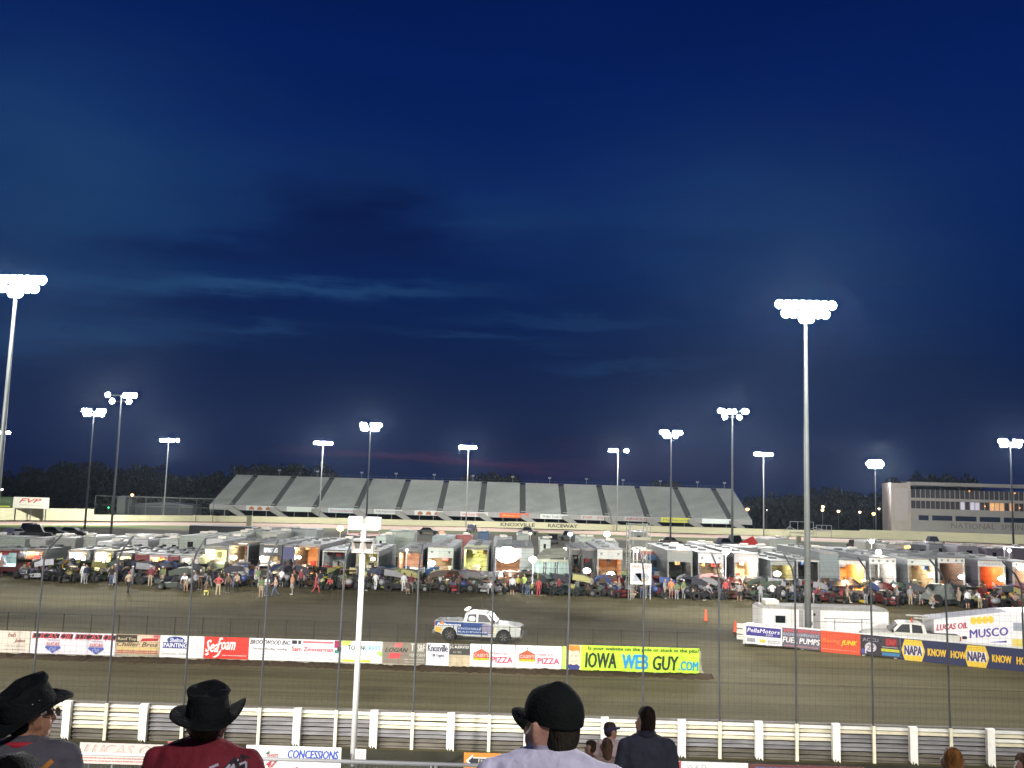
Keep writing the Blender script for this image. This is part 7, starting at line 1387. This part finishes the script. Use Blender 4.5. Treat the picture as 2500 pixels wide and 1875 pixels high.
def stroke(pts, w):
    out = []
    for (x0, z0), (x1, z1) in zip(pts[:-1], pts[1:]):
        n_ = max(1, int(math.hypot(x1-x0, z1-z0)/.02))
        for i in range(n_):
            a, c_ = i/n_, (i+1)/n_; p = (x0+(x1-x0)*a, z0+(z1-z0)*a); q = (x0+(x1-x0)*c_, z0+(z1-z0)*c_); d = Vector((q[0]-p[0], q[1]-p[1])).normalized()*w/2; out.append([(p[0]-d.y, p[1]+d.x), (p[0]+d.y, p[1]-d.x), (q[0]+d.y, q[1]-d.x), (q[0]-d.y, q[1]+d.x)])
    return out
bpy.context.view_layer.update()
back_print(o, 0, stroke([(-0.170, 1.420), (-0.100, 1.425), (-0.020, 1.410)], .012)+stroke([(0.000, 1.380), (0.050, 1.410), (0.100, 1.350), (0.050, 1.320), (0.120, 1.370), (0.160, 1.410)], .022)+stroke([(-0.050, 1.370), (0.020, 1.330), (0.080, 1.300)], .02), (.42, .16, .03), 'orange_print')
# 2: man in the dark red shirt seen from behind
o, hv, R_, s_ = near_person(506, 1712, 4.7, 0.0, math.radians(14), 'man seen from behind in black curled-brim hat and dark red printed shirt', (.17, .008, .018), w=1.16, hair=(.05, .03, .02), skin=(.42, .22, .14), sw=.98, shw=1.28, drop=.055, hat=1)
bush_hat(o, hv, R_, tilt=.05, crown_h=.128, curl=.040, back=.022, brim=.070, up_=.002, taper=1.0, yaw=0, asym=.6)
collar_ring(o, (.14, .008, .015), .092, 1.455-.035, .022); bpy.context.view_layer.update()
wv = (.45, .42, .48); dkp = (.02, .015, .02)
back_print(o, 0, stroke([(-0.050, 1.350), (0.030, 1.340), (0.100, 1.330), (0.150, 1.390), (0.200, 1.440), (0.250, 1.430)], .05), dkp, 'dark_print')
back_print(o, 0, stroke([(-0.010, 1.365), (0.040, 1.370), (0.080, 1.355)], .010)+stroke([(0.080, 1.340), (0.130, 1.400), (0.110, 1.360), (0.170, 1.430), (0.150, 1.380), (0.200, 1.445), (0.170, 1.370)], .009)+stroke([(0.200, 1.350), (0.200, 1.420), (0.240, 1.435), (0.250, 1.370), (0.220, 1.350)], .010)+stroke([(0.080, 1.420), (0.120, 1.435)], .012), wv, 'script_print')
# 3: man in the lilac shirt and black cap
o, hv, R_, s_ = near_person(1350, 1700, 3.5, math.radians(-6), math.radians(52), 'man in black baseball cap and pale lilac shirt looking left', (.58, .55, .68), w=1.14, hair=(.022, .018, .012), skin=(.46, .24, .17), sw=.92, shw=1.2, drop=.07, hat=1)
hc = empty('baseball_cap'); hc.parent = o; hc.matrix_basis = Matrix.Translation(hv) @ R_ @ Matrix.Translation((0, 0, .056)) @ Matrix.Rotation(.08, 4, 'X') @ Matrix.Diagonal((.98, 1.0, .70, 1)); capm = M('black cap cloth', (.007, .009, .0085), .9, 0, .2, 9, bump=.25, bscale=60, spec=.15)
b = MB(); n_ = 32; vs = []; rows = [(1.0, -.035), (1.02, .0), (1.0, .03), (.94, .06), (.82, .09), (.62, .112), (.36, .126), (.12, .130), (.001, .131)]
for sr, z in rows:
    for i in range(n_): a = 2*math.pi*i/n_; vs.append((.100*sr*math.cos(a), .116*sr*math.sin(a)-.006, z+.030*math.exp(-((.116*sr*math.sin(a)+.022)/.050)**2)*(1-sr)))
b.add(vs, [(j*n_+i, j*n_+(i+1) % n_, (j+1)*n_+(i+1) % n_, (j+1)*n_+i) for j in range(len(rows)-1) for i in range(n_)]); b.ball((0, -.006, .135), .008, .008, .005, 8, 5); b.build('crown', capm, hc, True)
b = MB(); vs = []; nn = 13
for j in range(6):
    t = j/5
    for i in range(nn): a = math.pi*(.13+.74*i/(nn-1)); r = 1+t*.62*math.sin(a)**.7; x = .098*math.cos(a)*(1+.05*t); y = .110*math.sin(a)*r; vs.append((x, y, -.032-.034*(x/.09)**2*t-.012*t+.010*(1-(x/.1)**2)*t))
b.add(vs, [(j*nn+i, j*nn+i+1, (j+1)*nn+i+1, (j+1)*nn+i) for j in range(5) for i in range(nn-1)]); v_ = b.build('visor', capm, hc, True); md = v_.modifiers.new('t', 'SOLIDIFY'); md.thickness = .005
# 4: man in navy jacket further down
o, hv, R_, s_ = near_person(1577, 1734, 8.0, math.radians(4), math.radians(20), 'dark haired man in navy jacket standing further down the seating', (.030, .032, .050), ss=False, w=1.12, hair=(.020, .013, .010), skin=(.42, .24, .17), voxel=.014, sw=.80, shw=1.22, drop=.07, collar=(.016, .017, .03))
# 5-9: smaller spectators
o, hv, R_, s_ = near_person(1490, 1768, 14.0-.5, math.radians(-20), math.radians(-60), 'man in dark cap and pale pink shirt just left of the navy jacket', (.55, .42, .40), hair=(.06, .04, .03), voxel=.018, w=.95)
c_ = bpy.data.objects.new('cap', cap_mesh('cap', (0, 0, 0))); link(c_, o); c_.matrix_basis = Matrix.Translation(hv) @ R_; c_.material_slots[0].link = 'OBJECT'; c_.material_slots[0].material = cloth((.03, .025, .06))
o, hv, R_, s_ = near_person(1441, 1811, 13.0, 0.0, math.radians(60), 'short haired child looking left in front of the pink shirted man', (.30, .16, .10), hair=(.05, .035, .02), voxel=.018, w=.9)
o, hv, R_, s_ = near_person(1481, 1806, 12.4, 0.0, 0.1, 'child with pulled back light brown hair seen from behind', (.35, .25, .2), hair=(.14, .08, .05), voxel=.018, w=.9, hairlong=True)
o, hv, R_, s_ = near_person(2326, 1833, 8.0, 0.0, -.2, 'person with reddish blond hair whose head alone shows at lower right', (.12, .05, .05), hair=(.28, .12, .035), voxel=.014)
o, hv, R_, s_ = near_person(2502, 1846, 8.2, 0.0, .4, 'brown haired head cropped at the bottom right corner', (.4, .2, .2), hair=(.14, .08, .06), voxel=.014)
o, hv, R_, s_ = near_person(34, 1866, 2.6, 0.0, .0, 'black haired head cropped at the bottom left corner', (.02, .02, .02), hair=(.001, .001, .001), voxel=.014)
# ================================================================ AIR
b = MB(); b.box(-600, 600, -60, 460, -1.0, 27)  # thin haze volume added to give the lamps their halos
hz = b.build('haze', M('haze', (.5, .5, .5), 1, 0, 0)); tag(hz, kind='stuff'); m = hz.data.materials[0]; nt_ = m.node_tree
for n in list(nt_.nodes): nt_.nodes.remove(n)
out = nt_.nodes.new('ShaderNodeOutputMaterial'); pv_ = nt_.nodes.new('ShaderNodeVolumePrincipled'); pv_.inputs['Color'].default_value = (.60, .78, 1, 1); pv_.inputs['Density'].default_value = .00004; pv_.inputs['Anisotropy'].default_value = .8
nt_.links.new(pv_.outputs[0], out.inputs['Volume'])
